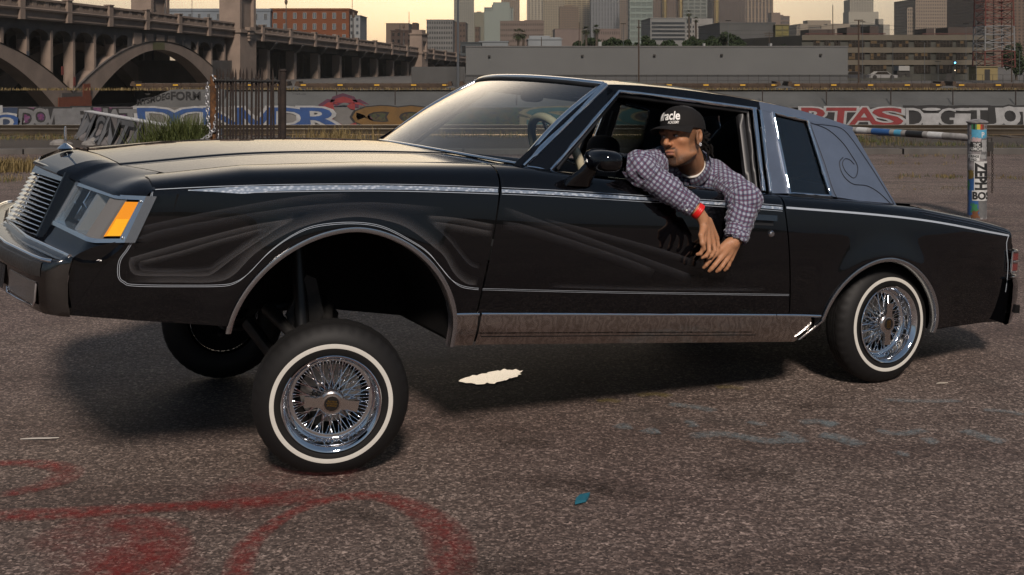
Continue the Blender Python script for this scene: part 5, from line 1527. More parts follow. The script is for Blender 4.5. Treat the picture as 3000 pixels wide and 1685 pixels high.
# windshield
def ws_pt(s, t):
    """s -1..1 across, t 0 base .. 1 top"""
    a = abs(s)
    ub = 2.205 - .205*a**2.2; vb = .765*s; wb = .925 - .02*a**2
    ut = 1.660 - .110*a**2.2; vt = .618*s; wt = 1.284 - .014*a**2.2
    bow = .018*math.sin(math.pi*t)
    return B(ub+(ut-ub)*t + bow, vb+(vt-vb)*t, wb+(wt-wb)*t + bow*.6)
G = np.array([[ws_pt(s, t) for s in np.linspace(-1, 1, 33)] for t in np.linspace(0, 1, 14)])
v, f = grid_geo(G, flip=True); mesh('windshield', v, f, M_GLASS, car, smooth=60)
mesh('windshield_moulding', *tube_geo([ws_pt(s, 1.0) + np.array([.003, 0, .004]) for s in np.linspace(-1, 1, 33)], .012, 8), M_CHROME, car, smooth=60)
for sgn in (1, -1):
    mesh('windshield_moulding', *tube_geo([ws_pt(sgn, t) + np.array([0, .004*sgn, .004]) for t in np.linspace(0, 1, 20)], .011, 8), M_CHROME, car, smooth=60)
mesh('windshield_moulding', *tube_geo([ws_pt(s, 0) + np.array([.006, 0, .004]) for s in np.linspace(-1, 1, 33)], .007, 8), M_CHROME, car, smooth=60)
mesh('windshield_seal', *tube_geo([ws_pt(s, .975) + np.array([.003, 0, .003]) for s in np.linspace(-.99, .99, 33)], .008, 6), M_TRIM, car, smooth=60)

# rear window, deck lid
def rw_pt(s, t):
    a = abs(s)
    return B((-.075+.05*a**2)+((.105+.03*a*a)-(-.075+.05*a**2))*t, (.76+(.62-.76)*t)*s, .842-.01*a*a+((1.25-.045*a**2.4)-(.842-.01*a*a))*t)
G = np.array([[rw_pt(s, t) for s in np.linspace(-1, 1, 17)] for t in np.linspace(0, 1, 8)])
v, f = grid_geo(G); mesh('rear_window', v, f, M_GLASST, car, smooth=60)
P = []
for t in np.linspace(0, 1, 26):
    uu = -.10 + (-.875+.10)*t
    ve, we = sh_end(uu); s = np.linspace(-1, 1, 31)
    P.append(B(np.full(31, uu), s*ve, we + .014*(1-np.abs(s)**3)))
v, f = grid_geo(np.array(P)); mesh('deck_lid', v, f, M_SILVER, car, smooth=40)
# tail: rolled corner, panel, lamps, bumper
def tail_u(v): return interp(np.abs(v), [0, .6, .70, .76, .80, .815], [-.975, -.955, -.93, -.905, -.885, -.865])
P = []; vv = np.linspace(-.815, .815, 41)
for (du, w_, k) in ((.045, .765, .85), (.012, .762, .90), (-.004, .735, .96), (-.012, .68, .995), (-.016, .60, 1), (-.014, .52, 1), (0, .44, 1), (.03, .29, .99)):
    P.append(B(tail_u(vv)+du, vv*k, w_))
v, f = grid_geo(np.array(P), flip=False); mesh('tail_panel', v, f, M_BLACK, car, smooth=45)
for sgn in (1, -1):
    x = np.linspace(.42, .838, 16)
    lu = lambda p: interp(p, [.42, .66, .74, .80, .825, .838], [-.985, -.975, -.955, -.935, -.905, -.845])
    tl = None
    for w0, w1 in ((.642, .604), (.590, .550)):
        G = np.array([B(lu(x)-.004, sgn*x, w_) for w_ in (w0, w1)])
        v, f = grid_geo(G, flip=sgn > 0)
        if tl is None: tl = mesh('tail_lamp', v, f, M_RED, car)
        else: mesh('lower_lens', v, f, M_RED, tl)
    for w_ in (.650, .597, .543, .520):
        mesh('lamp_rib', *tube_geo([B(lu(p)-.007, sgn*(p+.002), w_) for p in x], .0055, 6), M_CHROME, tl, smooth=60)
    mesh('lamp_rib', *tube_geo([B(-.842, sgn*.842, w_) for w_ in (.650, .6, .543)], .0055, 6), M_CHROME, tl, smooth=60)
P = []; vv = np.linspace(-.85, .85, 41)
for (du, w_) in ((.10, .505), (-.08, .512), (-.12, .485), (-.125, .42), (-.10, .34), (-.04, .285), (.08, .28)):
    P.append(B(interp(np.abs(vv), [0, .6, .74, .82, .85], [-.985, -.955, -.925, -.88, -.83])+du*interp(np.abs(vv), [0, .74, .85], [1, .9, .2]), vv, w_))
v, f = grid_geo(np.array(P)); mesh('rear_bumper', v, f, M_BLACK, car, smooth=45)

# door handle, lock, seam
hm = MB()
def bx(mb, u0, u1, w0, w1, d0, d1):
    c = []
    for d in (d0, d1):
        for (a, b_) in ((u0, w0), (u1, w0), (u1, w1), (u0, w1)): c.append(B(a, float(side_v(a, b_))+d, b_))
    mb.add(c, [(0,3,2,1),(4,5,6,7),(0,1,5,4),(1,2,6,5),(2,3,7,6),(3,0,4,7)])
bx(hm, .782, .93, .748, .772, .002, .02)
dh = hm.obj('door_handle', pbr('handle_dark_chrome', (.16, .17, .19), rough=.12, metal=1.0), car)
hm = MB(); bx(hm, .790, .925, .725, .748, -.01, .002); hm.obj('handle_recess', M_TRIM, dh)
v, f = lathe([(0, .012), (.010, .012), (.016, .006), (.017, 0)], 18, 'y')
q = B(.80, float(side_v(.80, .69))-.002, .69); mesh('door_lock', [(a+q[0], b_+q[1], c+q[2]) for a, b_, c in v], f, M_CHROMED, car, smooth=40)

# ---- mirror
def blob(name, c, rad, mat, parent, power=2.4, n=28, m=18, shear=0.):
    V = []
    for j in range(m+1):
        th = math.pi*j/m - math.pi/2
        for i in range(n):
            ph = 2*math.pi*i/n
            def sp(x, e): return math.copysign(abs(x)**e, x)
            e = 2/power
            x = sp(math.cos(th), e)*sp(math.cos(ph), e); y = sp(math.cos(th), e)*sp(math.sin(ph), e); z = sp(math.sin(th), e)
            V.append(B(c[0]+rad[0]*x + shear*z*rad[2], c[1]+rad[1]*y, c[2]+rad[2]*z + .25*rad[2]*0))
    F = [(j*n+i, j*n+(i+1) % n, (j+1)*n+(i+1) % n, (j+1)*n+i) for j in range(m) for i in range(n)]
    return mesh(name, V, F, mat, parent, smooth=70)
mir = blob('side_mirror', (1.735, .965, .955), (.062, .092, .047), M_BLACK, car, power=2.7)
mb = MB()
ring = lambda c, ru, rv, n=16: [B(c[0]+ru*math.cos(2*math.pi*i/n), c[1]+rv*math.sin(2*math.pi*i/n), c[2]) for i in range(n)]
rr = np.array([ring((1.79, .868, .842), .066, .03), ring((1.785, .88, .87), .058, .03), ring((1.765, .905, .905), .042, .028), ring((1.755, .92, .935), .036, .028)])
n_ = 16; V = rr.reshape(-1, 3); F = [(k*n_+i, k*n_+(i+1) % n_, (k+1)*n_+(i+1) % n_, (k+1)*n_+i) for k in range(3) for i in range(n_)]
mesh('mirror_foot', V, F, M_BLACK, mir, smooth=50)
G = np.array([[B(1.672, .965+.075*s, .955+.036*t) for s in (-1, 1)] for t in (-1, 1)])
v, f = grid_geo(G); mesh('mirror_glass', v, f, M_CHROME, mir)

# ---- interior
bbox('dashboard', 1.86, 2.16, -.74, .74, .60, .862, M_INT)
bbox('rear_shelf', -.26, .05, -.72, .72, .76, .80, M_INT)
def seat(name, u0, v0, wid, back=.62):
    mbx = MB()
    def sl(pts):
        prof = np.array([[B(a, y, b_) for a, b_ in pts] for y in (v0-wid/2, v0-wid/2+.03, v0+wid/2-.03, v0+wid/2)])
        v, f = grid_geo(prof); nn = len(pts)
        mbx.add(v, f + [tuple(range(nn-1, -1, -1)), tuple(3*nn+i for i in range(nn))])
    sl([(u0+.50, .36), (u0+.52, .44), (u0+.48, .50), (u0, .47), (u0, .34)])
    sl([(u0+.04, .44), (u0+.10, .50), (u0-.06, .86), (u0-.10, .90), (u0-.14, .88), (u0-.06, .44)])
    return mbx.obj(name, M_INT2, car, smooth=45)
seat('front_seat', 1.02, -.40, .56); seat('front_seat', 1.0, .36, .56)
seat('rear_seat', .05, 0, 1.2)
for v0 in (-.40,):
    blob('headrest', (.88, v0, .97), (.05, .14, .075), M_INT2, car)
# steering wheel
c0 = np.array([1.635, .42, .945]); ax_ = np.array([-.86, 0, .50]); ax_ /= np.linalg.norm(ax_)
e1 = np.array([0, 1., 0]); e2 = np.cross(ax_, e1)
sw = MB(); ringp = [B(*(c0+.188*(math.cos(t)*e1+math.sin(t)*e2))) for t in np.linspace(0, 2*np.pi, 40, endpoint=False)]
v, f = tube_geo(ringp, .020, 10, closed=True); sw.add(v, f)
stw = sw.obj('steering_wheel', M_CREAM, car, smooth=60)
sp = MB()
for t in (0.2, math.pi-.2, 1.5*math.pi):
    sp.cyl(B(*c0), B(*(c0+.178*(math.cos(t)*e1+math.sin(t)*e2))), .009, n=8)
sp.cyl(B(*(c0-ax_*.02)), B(*(c0+ax_*.02)), .05, n=20); sp.cyl(B(*c0), B(*(c0-ax_*.35)), .025, n=10)
sp.obj('steering_hub', M_CHROMED, stw, smooth=50)
blob('interior_mirror', (1.56, 0, 1.205), (.012, .11, .03), M_TRIM, car, power=3)
# far seat belt tower seen behind the driver
mesh('seat_belt', *tube_geo([B(.70, -.60, 1.18), B(.74, -.62, .95), B(.85, -.60, .72)], .016, 6), M_TRIM, car)
# ---- wheels (outer face plane at y = 0, +y points outward)
def tyre_geo(n=160):
    prof = [(.166, -.020), (.172, -.010), (.182, -.005), (.196, -.0005), (.210, .0), (.226, -.001), (.240, -.005), (.252, -.011), (.262, -.018),
            (.272, -.027), (.279, -.036), (.283, -.044), (.285, -.052), (.2855, -.060), (.2795, -.0605), (.2795, -.0640), (.2856, -.0645), (.2858, -.076), (.2798, -.0765), (.2798, -.0805),
            (.2858, -.081), (.2858, -.094), (.2798, -.0945), (.2798, -.0980), (.2855, -.0985), (.285, -.108), (.283, -.116), (.279, -.124), (.272, -.133), (.262, -.142),
            (.240, -.155), (.21, -.160), (.18, -.155), (.166, -.145)]
    v = []; k = len(prof)
    for i in range(n):
        a = 2*math.pi*i/n
        for j, (r, y) in enumerate(prof):
            lug = i % 4
            if lug == 0 and (9 <= j <= 12 or 25 <= j <= 28): r -= .0034
            if (i+2) % 4 == 0 and j in (13, 16, 17, 20, 21, 24): r -= .0030
            v.append((r*math.cos(a), y, r*math.sin(a)))
    f = []
    for i in range(n):
        i2 = (i+1) % n
        for j in range(k-1): f.append((i*k+j, i*k+j+1, i2*k+j+1, i2*k+j))
    return v, f

M_GOLD = pbr('medallion_gold', (.42, .26, .06), rough=.3, metal=1.0)
M_HUBBLK = pbr('medallion_black', (.008, .007, .006), rough=.25, coat=.6)
M_DISC = pbr('brake_disc_steel', (.22, .21, .20), rough=.4, metal=.8)

def make_wheel():
    v, f = lathe([(.170, -.012), (.1765, -.004), (.1805, .0005), (.1812, .004), (.1790, .0065), (.1750, .0055), (.1710, .0005), (.1680, -.004), (.1645, -.0075), (.1615, -.014),
                  (.1590, -.022), (.1570, -.040), (.1560, -.060), (.1530, -.0650), (.1480, -.0665), (.1425, -.0655), (.1385, -.0670), (.1375, -.0710), (.1395, -.0750), (.1455, -.080), (.150, -.10), (.152, -.14)], 96)
    rim = mesh('wheel', v, [q[::-1] for q in f], M_CHROME, car, smooth=50)
    v, f = tyre_geo(); mesh('tyre', v, [q[::-1] for q in f], M_RUBBER, rim, smooth=35)
    v, f = lathe([(.2055, -.0012), (.2062, .0012), (.214, .0018), (.2216, .0010), (.2224, -.0016)], 96)
    mesh('whitewall', v, [q[::-1] for q in f], M_WHITE, rim, smooth=60)
    sp = MB()
    ns = 36
    for i in range(ns):
        for row, (yh_, rh, yo, tw) in enumerate(((-.034, .040, -.069, 1), (-.088, .044, -.071, -1))):
            a = 2*math.pi*(i + .5*row)/ns
            b_ = a + tw*(.42 if i % 2 == 0 else -.42)*(1 if row == 0 else .9)
            p0 = (rh*math.cos(b_), yh_, rh*math.sin(b_)); p1 = (.1395*math.cos(a), yo+.004, .1395*math.sin(a))
            sp.cyl(p0, p1, .0019, .0017, n=5, cap=False)
            sp.cyl(p1, tuple(np.array(p1)*1.0 + (np.array(p1)-np.array(p0))*-.10), .0034, .0022, n=6)
    s = sp.obj('wire_spokes', M_CHROME, rim, smooth=60); s['kind'] = 'stuff'
    hb = MB()
    v, f = lathe([(.0, -.1), (.050, -.1), (.050, -.082), (.040, -.07), (.037, -.045), (.043, -.034), (.043, -.026), (.0, -.026)], 36); hb.add(v, [q[::-1] for q in f])
    hub = hb.obj('hub', M_CHROME, rim, smooth=40)
    ko = MB()
    v, f = lathe([(.047, -.028), (.0485, -.022), (.048, -.012), (.044, -.006), (.038, -.003), (.034, -.004), (.030, -.0025), (0, -.0025)], 40); ko.add(v, [q[::-1] for q in f])
    for sg in (1, -1):      # two wings
        pl = [(sg*.034, -.020), (sg*.060, -.018), (sg*.096, -.024), (sg*.099, .018), (sg*.060, .015), (sg*.034, .024)]
        if sg < 0: pl = pl[::-1]
        ko.prism(pl, 1, -.018, -.003)
    k = ko.obj('knock_off', pbr('knock_off_chrome', (.62, .57, .54), rough=.20, metal=1.0), rim, smooth=35)
    v, f = lathe([(.0275, -.0030), (.027, -.0010), (0, -.0005)], 32); mesh('medallion', v, [q[::-1] for q in f], M_HUBBLK, rim, smooth=40)
    md = MB()
    for row, (y0, hw) in enumerate(((.009, .016), (.001, .020), (-.007, .018))):   # gold script, three lines
        x = -hw
        while x < hw-.003:
            w_ = .0034 + .002*random.random()
            md.prism([(x, y0-.003), (x+.0014, y0-.003), (x+.0016, y0+.003), (x+.0002, y0+.003)], 1, -.0004, .0004)
            md.prism([(x, y0+(.0018 if random.random() > .5 else -.003)), (x+w_-.001, y0-.003+.003*random.random()), (x+w_-.001, y0+.002), (x, y0+.003)], 1, -.0004, .0003)
            x += w_+.0008
    md.obj('medallion_lettering', M_GOLD, rim)
    v, f = lathe([(.035, -.12), (.112, -.12), (.112, -.135)], 40); mesh('brake_disc', v, [q[::-1] for q in f], M_DISC, rim, smooth=40)
    v, f = lathe([(.152, -.14), (.10, -.152), (0, -.152)], 40); mesh('wheel_backing', v, [q[::-1] for q in f], M_DARK, rim)
    return rim

def place_wheel(root, loc, yaw, camber, spin=0., far=False):
    """yaw about z in car-local; camber > 0 leans the top outward"""
    o = Matrix.Translation(Vector(loc)) @ Matrix.Rotation(yaw + (math.pi if far else 0), 4, 'Z') @ Matrix.Rotation(-camber, 4, 'X') @ Matrix.Rotation(spin, 4, 'Y')
    root.matrix_local = o
def copy_tree(o, parent):
    c = o.copy(); COL.objects.link(c); c.parent = parent
    for ch in list(o.children): copy_tree(ch, c)
    return c
w0 = make_wheel()
place_wheel(w0, (2.746, .86, .285), -R(16.4)*-1*-1, R(4.8), R(-8))
w1 = copy_tree(w0, car); place_wheel(w1, (0, .86, .285), 0, 0, R(84))
w2 = copy_tree(w0, car); place_wheel(w2, (2.746, -.80, .285), -R(14), R(4), R(40), far=True)
w3 = copy_tree(w0, car); place_wheel(w3, (0, -.86, .285), 0, 0, R(70), far=True)

# ---- suspension seen in the raised front arch
for sg in (1, -1):
    su = MB()
    su.tube([(2.86, sg*.42, .56), (2.82, sg*.58, .50), (2.75, sg*.70, .42)], [.028, .022, .018], 8)
    su.tube([(2.62, sg*.42, .57), (2.67, sg*.58, .51), (2.75, sg*.70, .42)], [.026, .022, .018], 8)
    su.tube([(2.86, sg*.42, .56), (2.62, sg*.42, .57)], .02, 8)
    su.tube([(2.92, sg*.36, .50), (2.76, sg*.70, .21), (2.58, sg*.36, .50)], [.030, .020, .030], 8)
    su.cyl((2.76, sg*.70, .44), (2.76, sg*.72, .18), .024, n=10)
    su.prism([(2.66, .50), (2.70, .68), (2.74, .70), (2.82, .55), (2.80, .50)], 1, sg*.52, sg*.535)
    o = su.obj('control_arms', M_SUSP, car, smooth=50)
    MB().cyl((2.76, sg*.47, .86), (2.76, sg*.55, .46), .030, n=14).cyl((2.76, sg*.55, .46), (2.76, sg*.58, .28), .014, n=10).obj('hydraulic_cylinder', pbr('cylinder_steel', (.03, .03, .03), rough=.35, metal=.8), car, smooth=50)
    coil = [(2.76+.055*math.cos(t*6.283*5), sg*(.55+.03*t)+.055*math.sin(t*6.283*5), .46-.22*t) for t in np.linspace(0, 1, 90)]
    MB().tube(coil, .009, 6).obj('coil_spring', M_SUSP, car, smooth=50)
su = MB(); su.cyl((0, -.72, .285), (0, .72, .285), .04, n=12); su.ell((0, 0, .285), (.14, .16, .13))
su.obj('rear_axle', M_DARK, car, smooth=50)

# ---- pinstripes and airbrush work on the driver side
def ribbon(name, pts, width, mat, off=.0012, fade=False, smooth_pts=True, n=10):
    P = spline(pts, n) if smooth_pts else np.array(pts, float)
    v, f, uv = strip(P, width, off, 1, False, fade)
    nrm = 0
    a, b_, c = np.array(v[f[0][0]]), np.array(v[f[0][1]]), np.array(v[f[0][2]])
    if np.cross(b_-a, c-a)[1] < 0: f = [q[::-1] for q in f]
    return mesh(name, v, f, mat, car, smooth=60, uv=uv)

def stripe_line(u): return ws(u) - .001
# the wide silver leaf band and its two outlines
us_ = np.linspace(3.33, 2.155, 60)
wd = interp(us_, [3.33, 3.25, 3.14, 3.05, 2.7, 2.155], [.002, .012, .026, .018, .015, .014])
def leaf_mat():
    m = bpy.data.materials.new('silver_leaf'); t = NT(m)
    vo = t.add('ShaderNodeTexVoronoi'); vo.inputs['Scale'].default_value = 55; t.L(t.coord('Object', (1, 1, 2.2)), vo.inputs['Vector'])
    t.base(t.ramp(vo.outputs['Distance'], [(.1, (.82, .86, .92)), (.55, (.30, .36, .45))]))
    t.b.inputs['Metallic'].default_value = .5; t.b.inputs['Roughness'].default_value = .28; t.b.inputs['Coat Weight'].default_value = 1.; t.b.inputs['Coat Roughness'].default_value = .03
    return m
M_LEAF = leaf_mat()
P = np.stack([us_, ws(us_)-.006-(wd-.014)*.3], 1)
v, f, uv = strip(P, wd); 
mesh('silver_leaf_band', v, f if np.cross(np.array(v[f[0][1]])-v[f[0][0]], np.array(v[f[0][2]])-v[f[0][0]])[1] > 0 else [q[::-1] for q in f], M_LEAF, car, smooth=60, uv=uv)
for a0, a1, w_, off in ((3.45, 2.152, .0016, .006), (3.12, 2.152, .0022, -.019), (2.138, .735, .0016, .006), (2.138, .735, .0016, -.019), (.712, -.84, .009, -.002)):
    xs = np.linspace(a0, a1, 60)
    P = np.stack([xs, ws(xs)+off], 1); ribbon('pinstripe', P, w_, M_STRIPE, smooth_pts=False)
xs = np.linspace(2.138, .735, 60); ribbon('silver_leaf_band', np.stack([xs, ws(xs)-.0065], 1), .012, M_LEAF, smooth_pts=False)
ribbon('pinstripe', [(-.835, ws(-.835)-.002), (-.815, .69), (-.82, .64), (-.835, .58), (-.84, .50), (-.84, .44)], .006, M_STRIPE)
def mist(pts, width, mat=None, off=.0016, rev=False, n=10):
    ribbon('airbrush_mist', pts[::-1] if rev else pts, width, mat or M_FADE, off, fade=True, n=n)
mist([(3.497, .512), (3.477, .518), (3.365, .557), (3.21, .606), (3.089, .64), (2.951, .668)], .030)
mist([(2.951, .668), (3.004, .635), (3.083, .578), (3.16, .518), (3.215, .470), (3.25, .457), (3.354, .455), (3.455, .453), (3.485, .464), (3.497, .49), (3.497, .512)], .028)
mist([(3.468, .50), (3.362, .531), (3.208, .584), (3.04, .636)], .022, off=.0020)
mist([(3.03, .638), (3.123, .56), (3.199, .503), (3.24, .478), (3.356, .469), (3.445, .470), (3.464, .483), (3.468, .497)], .020, M_FADE2, off=.0020)
mist([(3.50, .429), (3.352, .433), (3.22, .437), (3.154, .461), (3.079, .545), (2.96, .624), (2.833, .667), (2.699, .683), (2.556, .661), (2.455, .610), (2.40, .57)], .045, rev=True, off=.0024)
mist([(3.498, .572), (3.409, .607), (3.255, .645), (3.094, .681), (2.882, .718), (2.658, .737), (2.382, .731)], .035, M_FADE2)
mist([(3.490, .612), (3.374, .644), (3.178, .694), (2.929, .747), (2.753, .765)], .035, M_FADE2, off=.0012)
mist([(2.449, .699), (2.326, .695), (2.165, .677)], .03, off=.0028)
mist([(2.422, .678), (2.323, .669), (2.170, .650)], .03, off=.0032)
mist([(2.440, .678), (2.358, .613), (2.266, .526), (2.215, .506)], .022, M_FADE2, rev=True, off=.0030)
mist([(2.437, .600), (2.373, .553), (2.321, .488), (2.267, .451), (2.215, .443)], .035, rev=True, off=.0026)
mist([(2.13, .690), (2.025, .679), (1.794, .625), (1.552, .564), (1.4, .52)], .04, M_FADE2)
mist([(2.13, .748), (1.892, .684), (1.435, .563), (1.2, .5)], .04, M_FADE2, off=.0020)
mist([(1.95, .71), (1.7, .668), (1.35, .60), (1.1, .54)], .03, M_FADE2, off=.0024)
mist([(1.9, .44), (1.6, .437), (1.3, .436), (.8, .44)], .02, M_FADE2, rev=True)
# outlines of the painted panel
for dd in (0., .0055):
    ol = [(3.447+dd*-.6, .742), (3.456-dd*.9, .685), (3.480-dd, .612), (3.507-dd, .545), (3.530-dd, .50), (3.527-dd, .45), (3.508-dd*.7, .428+dd*.7), (3.47, .418+dd), (3.311, .4195+dd), (3.191, .424+dd), (3.143-dd*.3, .436+dd), (3.105-dd, .468+dd),
          (3.037-dd*.6, .546+dd), (2.958-dd*.4, .607+dd), (2.874, .642+dd), (2.742, .658+dd), (2.625, .647+dd), (2.502+dd*.4, .597+dd), (2.436+dd*.6, .560+dd), (2.382+dd*.8, .512+dd*.6), (2.331+dd*.8, .465+dd*.6), (2.286, .438+dd), (2.235, .429+dd), (2.208, .427+dd)]
    ribbon('pinstripe', ol, .0015, M_STRIPE, off=.0036)
    ribbon('pinstripe', [(2.19, .426+dd), (1.9, .423+dd), (1.5, .421+dd), (1.0, .421+dd), (.67, .421+dd)], .0011, M_STRIPE, off=.0030)
# dark scroll lining on the silver sail panel and deck edge
def gscroll(pts, r=.0022, n=10):
    P = [G3(a, b_, .002, 1) for a, b_ in spline(pts, n)]
    mesh('scroll_pinstripe', *tube_geo(P, r, 5), M_STRIPED, car, smooth=60)
gscroll([(.405, 1.20), (.306, 1.177), (.228, 1.123), (.183, 1.061), (.161, 1.016), (.177, .974), (.207, .958), (.244, .984), (.255, 1.019), (.232, 1.044), (.201, 1.041), (.180, 1.022)])
gscroll([(.243, 1.05), (.271, 1.027), (.274, .986), (.253, .951), (.21, .929), (.128, .926), (.065, .902), (.018, .868), (-.005, .848)])
gscroll([(.398, 1.196), (.30, 1.196), (.217, 1.189), (.165, 1.150), (.094, 1.050), (.035, .955), (-.025, .850)], .0018)
gscroll([(-.02, .850), (.123, .852), (.30, .856), (.345, .880), (.37, 1.021), (.397, 1.143), (.405, 1.190)], .0018)
for k, dw in enumerate((-.012, -.022, -.034)):
    pts = []
    for x in np.linspace(-.10 - .03*k, -.85, 20):
        wq = float(sh_end(x)[1]) + dw
        pts.append(B(x, body_v(x, wq)+.002, wq))
    mesh('deck_pinstripe', *tube_geo(pts, .0016, 5), M_STRIPED, car, smooth=60)
# ================================================================== NEAR OBJECTS
# ---- sticker-covered bollard
by = 11.2; bxp = at(2458, 0, by)[0]; BR = .09
bol = empty('steel_bollard', (bxp, by, 0)); tag(bol, 'round steel bollard plastered with stickers behind the trunk of the car', 'bollard')
face = math.atan2(0-by, 0-bxp)
v, f = lathe([(BR, -.1), (BR, .935), (BR+.012, .938), (BR+.014, .95), (BR*.8, .962), (BR*.4, .972), (0, .975)], 40, 'z')
mesh('post', v, f, pbr('bollard_paint', (.16, .15, .15), rough=.6, var=.6, vscale=22), bol, smooth=40)
def cyl_map(x, y, out):
    s = max(-.985, min(.985, (x-452)/107)); a = face + math.asin(s)
    r = BR+out
    return (r*math.cos(a), r*math.sin(a), .96-(y-200)/1194)
def sticker(name, x0, x1, y0, y1, mat, out, ragged=0., par=None):
    n = 10; m = 6
    G = np.array([[cyl_map(x0+(x1-x0)*i/n + (random.uniform(-ragged, ragged) if i in (0, n) else 0), y0+(y1-y0)*j/m + (random.uniform(-ragged, ragged) if j in (0, m) else 0), out) for j in range(m+1)] for i in range(n+1)])
    v, f = grid_geo(G, flip=False); return mesh(name, v, f, mat, par or bol, smooth=60)
def slice_geo(v, f, rot, n=14):
    """cut flat letters into narrow strips so that they wrap round the post"""
    bm = bmesh.new(); vs_ = [bm.verts.new(p) for p in v]
    for q in f:
        try: bm.faces.new([vs_[i] for i in q])
        except ValueError: pass
    k = 1 if rot else 0; lo_, hi_ = v[:, k].min(), v[:, k].max()
    for c in np.linspace(lo_, hi_, n+2)[1:-1]:
        co = [0, 0, 0]; no = [0, 0, 0]; co[k] = c; no[k] = 1
        bmesh.ops.bisect_plane(bm, geom=bm.verts[:]+bm.edges[:]+bm.faces[:], plane_co=co, plane_no=no)
    bm.verts.index_update(); V_ = np.array([tuple(p.co) for p in bm.verts]); F_ = [tuple(p.index for p in q.verts) for q in bm.faces]; bm.free()
    return V_, F_
def sticker_text(txt, x0, x1, y0, y1, mat, out, par, rot=False, off=.03):
    v, f = slice_geo(*text_geo(txt, 1.0, off), rot)
    if rot: v = np.stack([v[:, 1], -v[:, 0], v[:, 2]], 1)     # reads downward
    lo = v[:, :2].min(0); hi = v[:, :2].max(0)
    P = [cyl_map(x0+(a-lo[0])/(hi[0]-lo[0])*(x1-x0), y1-(b_-lo[1])/(hi[1]-lo[1])*(y1-y0), out) for a, b_, _ in v]
    return mesh('lettering', P, f, mat, par)
SK = lambda n, c, r=.5: pbr('sticker_'+n, c, rough=r, var=.15, vscale=30)
SW, SB, SBL, SCY, SGR, SRD, SYE = SK('white', (.42, .42, .41)), SK('black', (.012, .012, .012)), SK('blue', (.02, .075, .21)), SK('cyan', (.06, .24, .36)), SK('green', (.03, .14, .06)), SK('red', (.28, .03, .02)), SK('yellow', (.38, .30, .03))
sticker('blue_paint', 346, 470, 860, 1310, SBL, .0010, 14)
sticker('green_paint', 390, 462, 1165, 1262, SGR, .0018, 16); sticker('green_paint', 352, 372, 900, 1010, SGR, .0018, 8)
sticker('grey_paint', 470, 556, 1130, 1330, SK('grey', (.10, .10, .10)), .0012, 8); sticker('grey_paint', 500, 558, 400, 640, SK('grey', (.10, .10, .10)), .0012, 8)
sticker('rust_patch', 395, 470, 1250, 1330, SK('rust', (.13, .05, .02)), .0022, 12); sticker('olive_patch', 362, 412, 780, 880, SK('olive', (.10, .07, .015)), .0016, 10)
for i, m_ in enumerate((SGR, SB, SGR, SYE, SYE, SRD, SK('brown', (.12, .04, .02)))):
    sticker('rainbow_stripe', 392+i*19, 411+i*19, 240, 300, m_, .0014)
sticker('cyan_sticker', 395, 555, 302, 408, SCY, .0014, 4); sticker_text('P', 500, 530, 330, 392, SW, .0022, bol)
sticker('pale_patch', 400, 490, 395, 440, SK('pinkish', (.33, .25, .25)), .0020, 8)
s = sticker('sticker', 378, 510, 448, 552, SB, .0020, 3); sticker_text('THC', 410, 486, 457, 502, SW, .0030, s); sticker_text('UMOH', 386, 506, 506, 546, SW, .0030, s)
s = sticker('sticker', 360, 482, 592, 632, SW, .0020, 2); sticker_text('CRINGE', 366, 474, 598, 627, SB, .0030, s)
s = sticker('sticker', 378, 478, 633, 668, SW, .0020, 2); sticker_text('KNLD', 386, 448, 638, 664, SB, .0030, s)
for (a, b_, c, d) in ((360, 392, 560, 585), (485, 545, 590, 640), (350, 380, 420, 470), (505, 550, 420, 560)): sticker('torn_sticker', a, b_, c, d, SK('torn', (.22, .22, .22)), .0026, 6)
s = sticker('sticker', 420, 557, 672, 1012, SW, .0024, 2); sticker_text('ZEPH', 428, 556, 684, 1004, SB, .0034, s, rot=True, off=.045)
s = sticker('sticker', 398, 557, 1012, 1130, SW, .0036, 2); sticker_text('BOS', 404, 590, 1024, 1118, SB, .0046, s, off=.045)
def chain_geo(pts, wire, link_l, mb):
    P = np.array(pts, float); seg = np.linalg.norm(np.diff(P, axis=0), axis=1); cum = np.concatenate([[0], np.cumsum(seg)])
    n = int(cum[-1]/(link_l*.72))
    for i in range(n):
        s0 = cum[-1]*(i+.5)/n; c = np.array([np.interp(s0, cum, P[:, k]) for k in range(3)])
        c2 = np.array([np.interp(min(s0+.02, cum[-1]), cum, P[:, k]) for k in range(3)]); d = c2-c
        if np.linalg.norm(d) < 1e-6: d = P[-1]-P[-2]
        d /= np.linalg.norm(d); a = np.cross(d, [0.3, 1, .2] if i % 2 else [1, .2, .4]); a /= np.linalg.norm(a)
        ring = [c + d*(link_l/2-wire)*math.cos(t) + a*(link_l*.30)*math.sin(t) for t in np.linspace(0, 2*math.pi, 10, endpoint=False)]
        v, f = tube_geo(ring, wire, 5, closed=True); mb.add(v, f)
lk = empty('padlock_hasp', (bxp+.115, by-.02, .70)); tag(lk, 'dark padlock hasp hanging on the side of the bollard', 'padlock')
MB().box((-.03, -.02, -.04), (.03, .02, .05)).obj('lock_body', M_DARKFAR, lk); MB().tube([(-.02, 0, .05), (-.02, 0, .09), (.02, 0, .09), (.02, 0, .05)], .006, 6).obj('shackle', M_DARKFAR, lk)
MB().box((-.05, -.015, -.09), (0, .015, -.04)).obj('hasp_plate', M_RUSTY, lk)
cmb = MB(); chain_geo([(bxp+.14, by-.02, .66), (bxp+.142, by-.02, .45), (bxp+.138, by-.02, .25)], .0035, .030, cmb)
tag(cmb.obj('hanging_chain', M_RUSTY, None, smooth=60), 'thin rusty chain dangling beside the sticker bollard', 'chain')
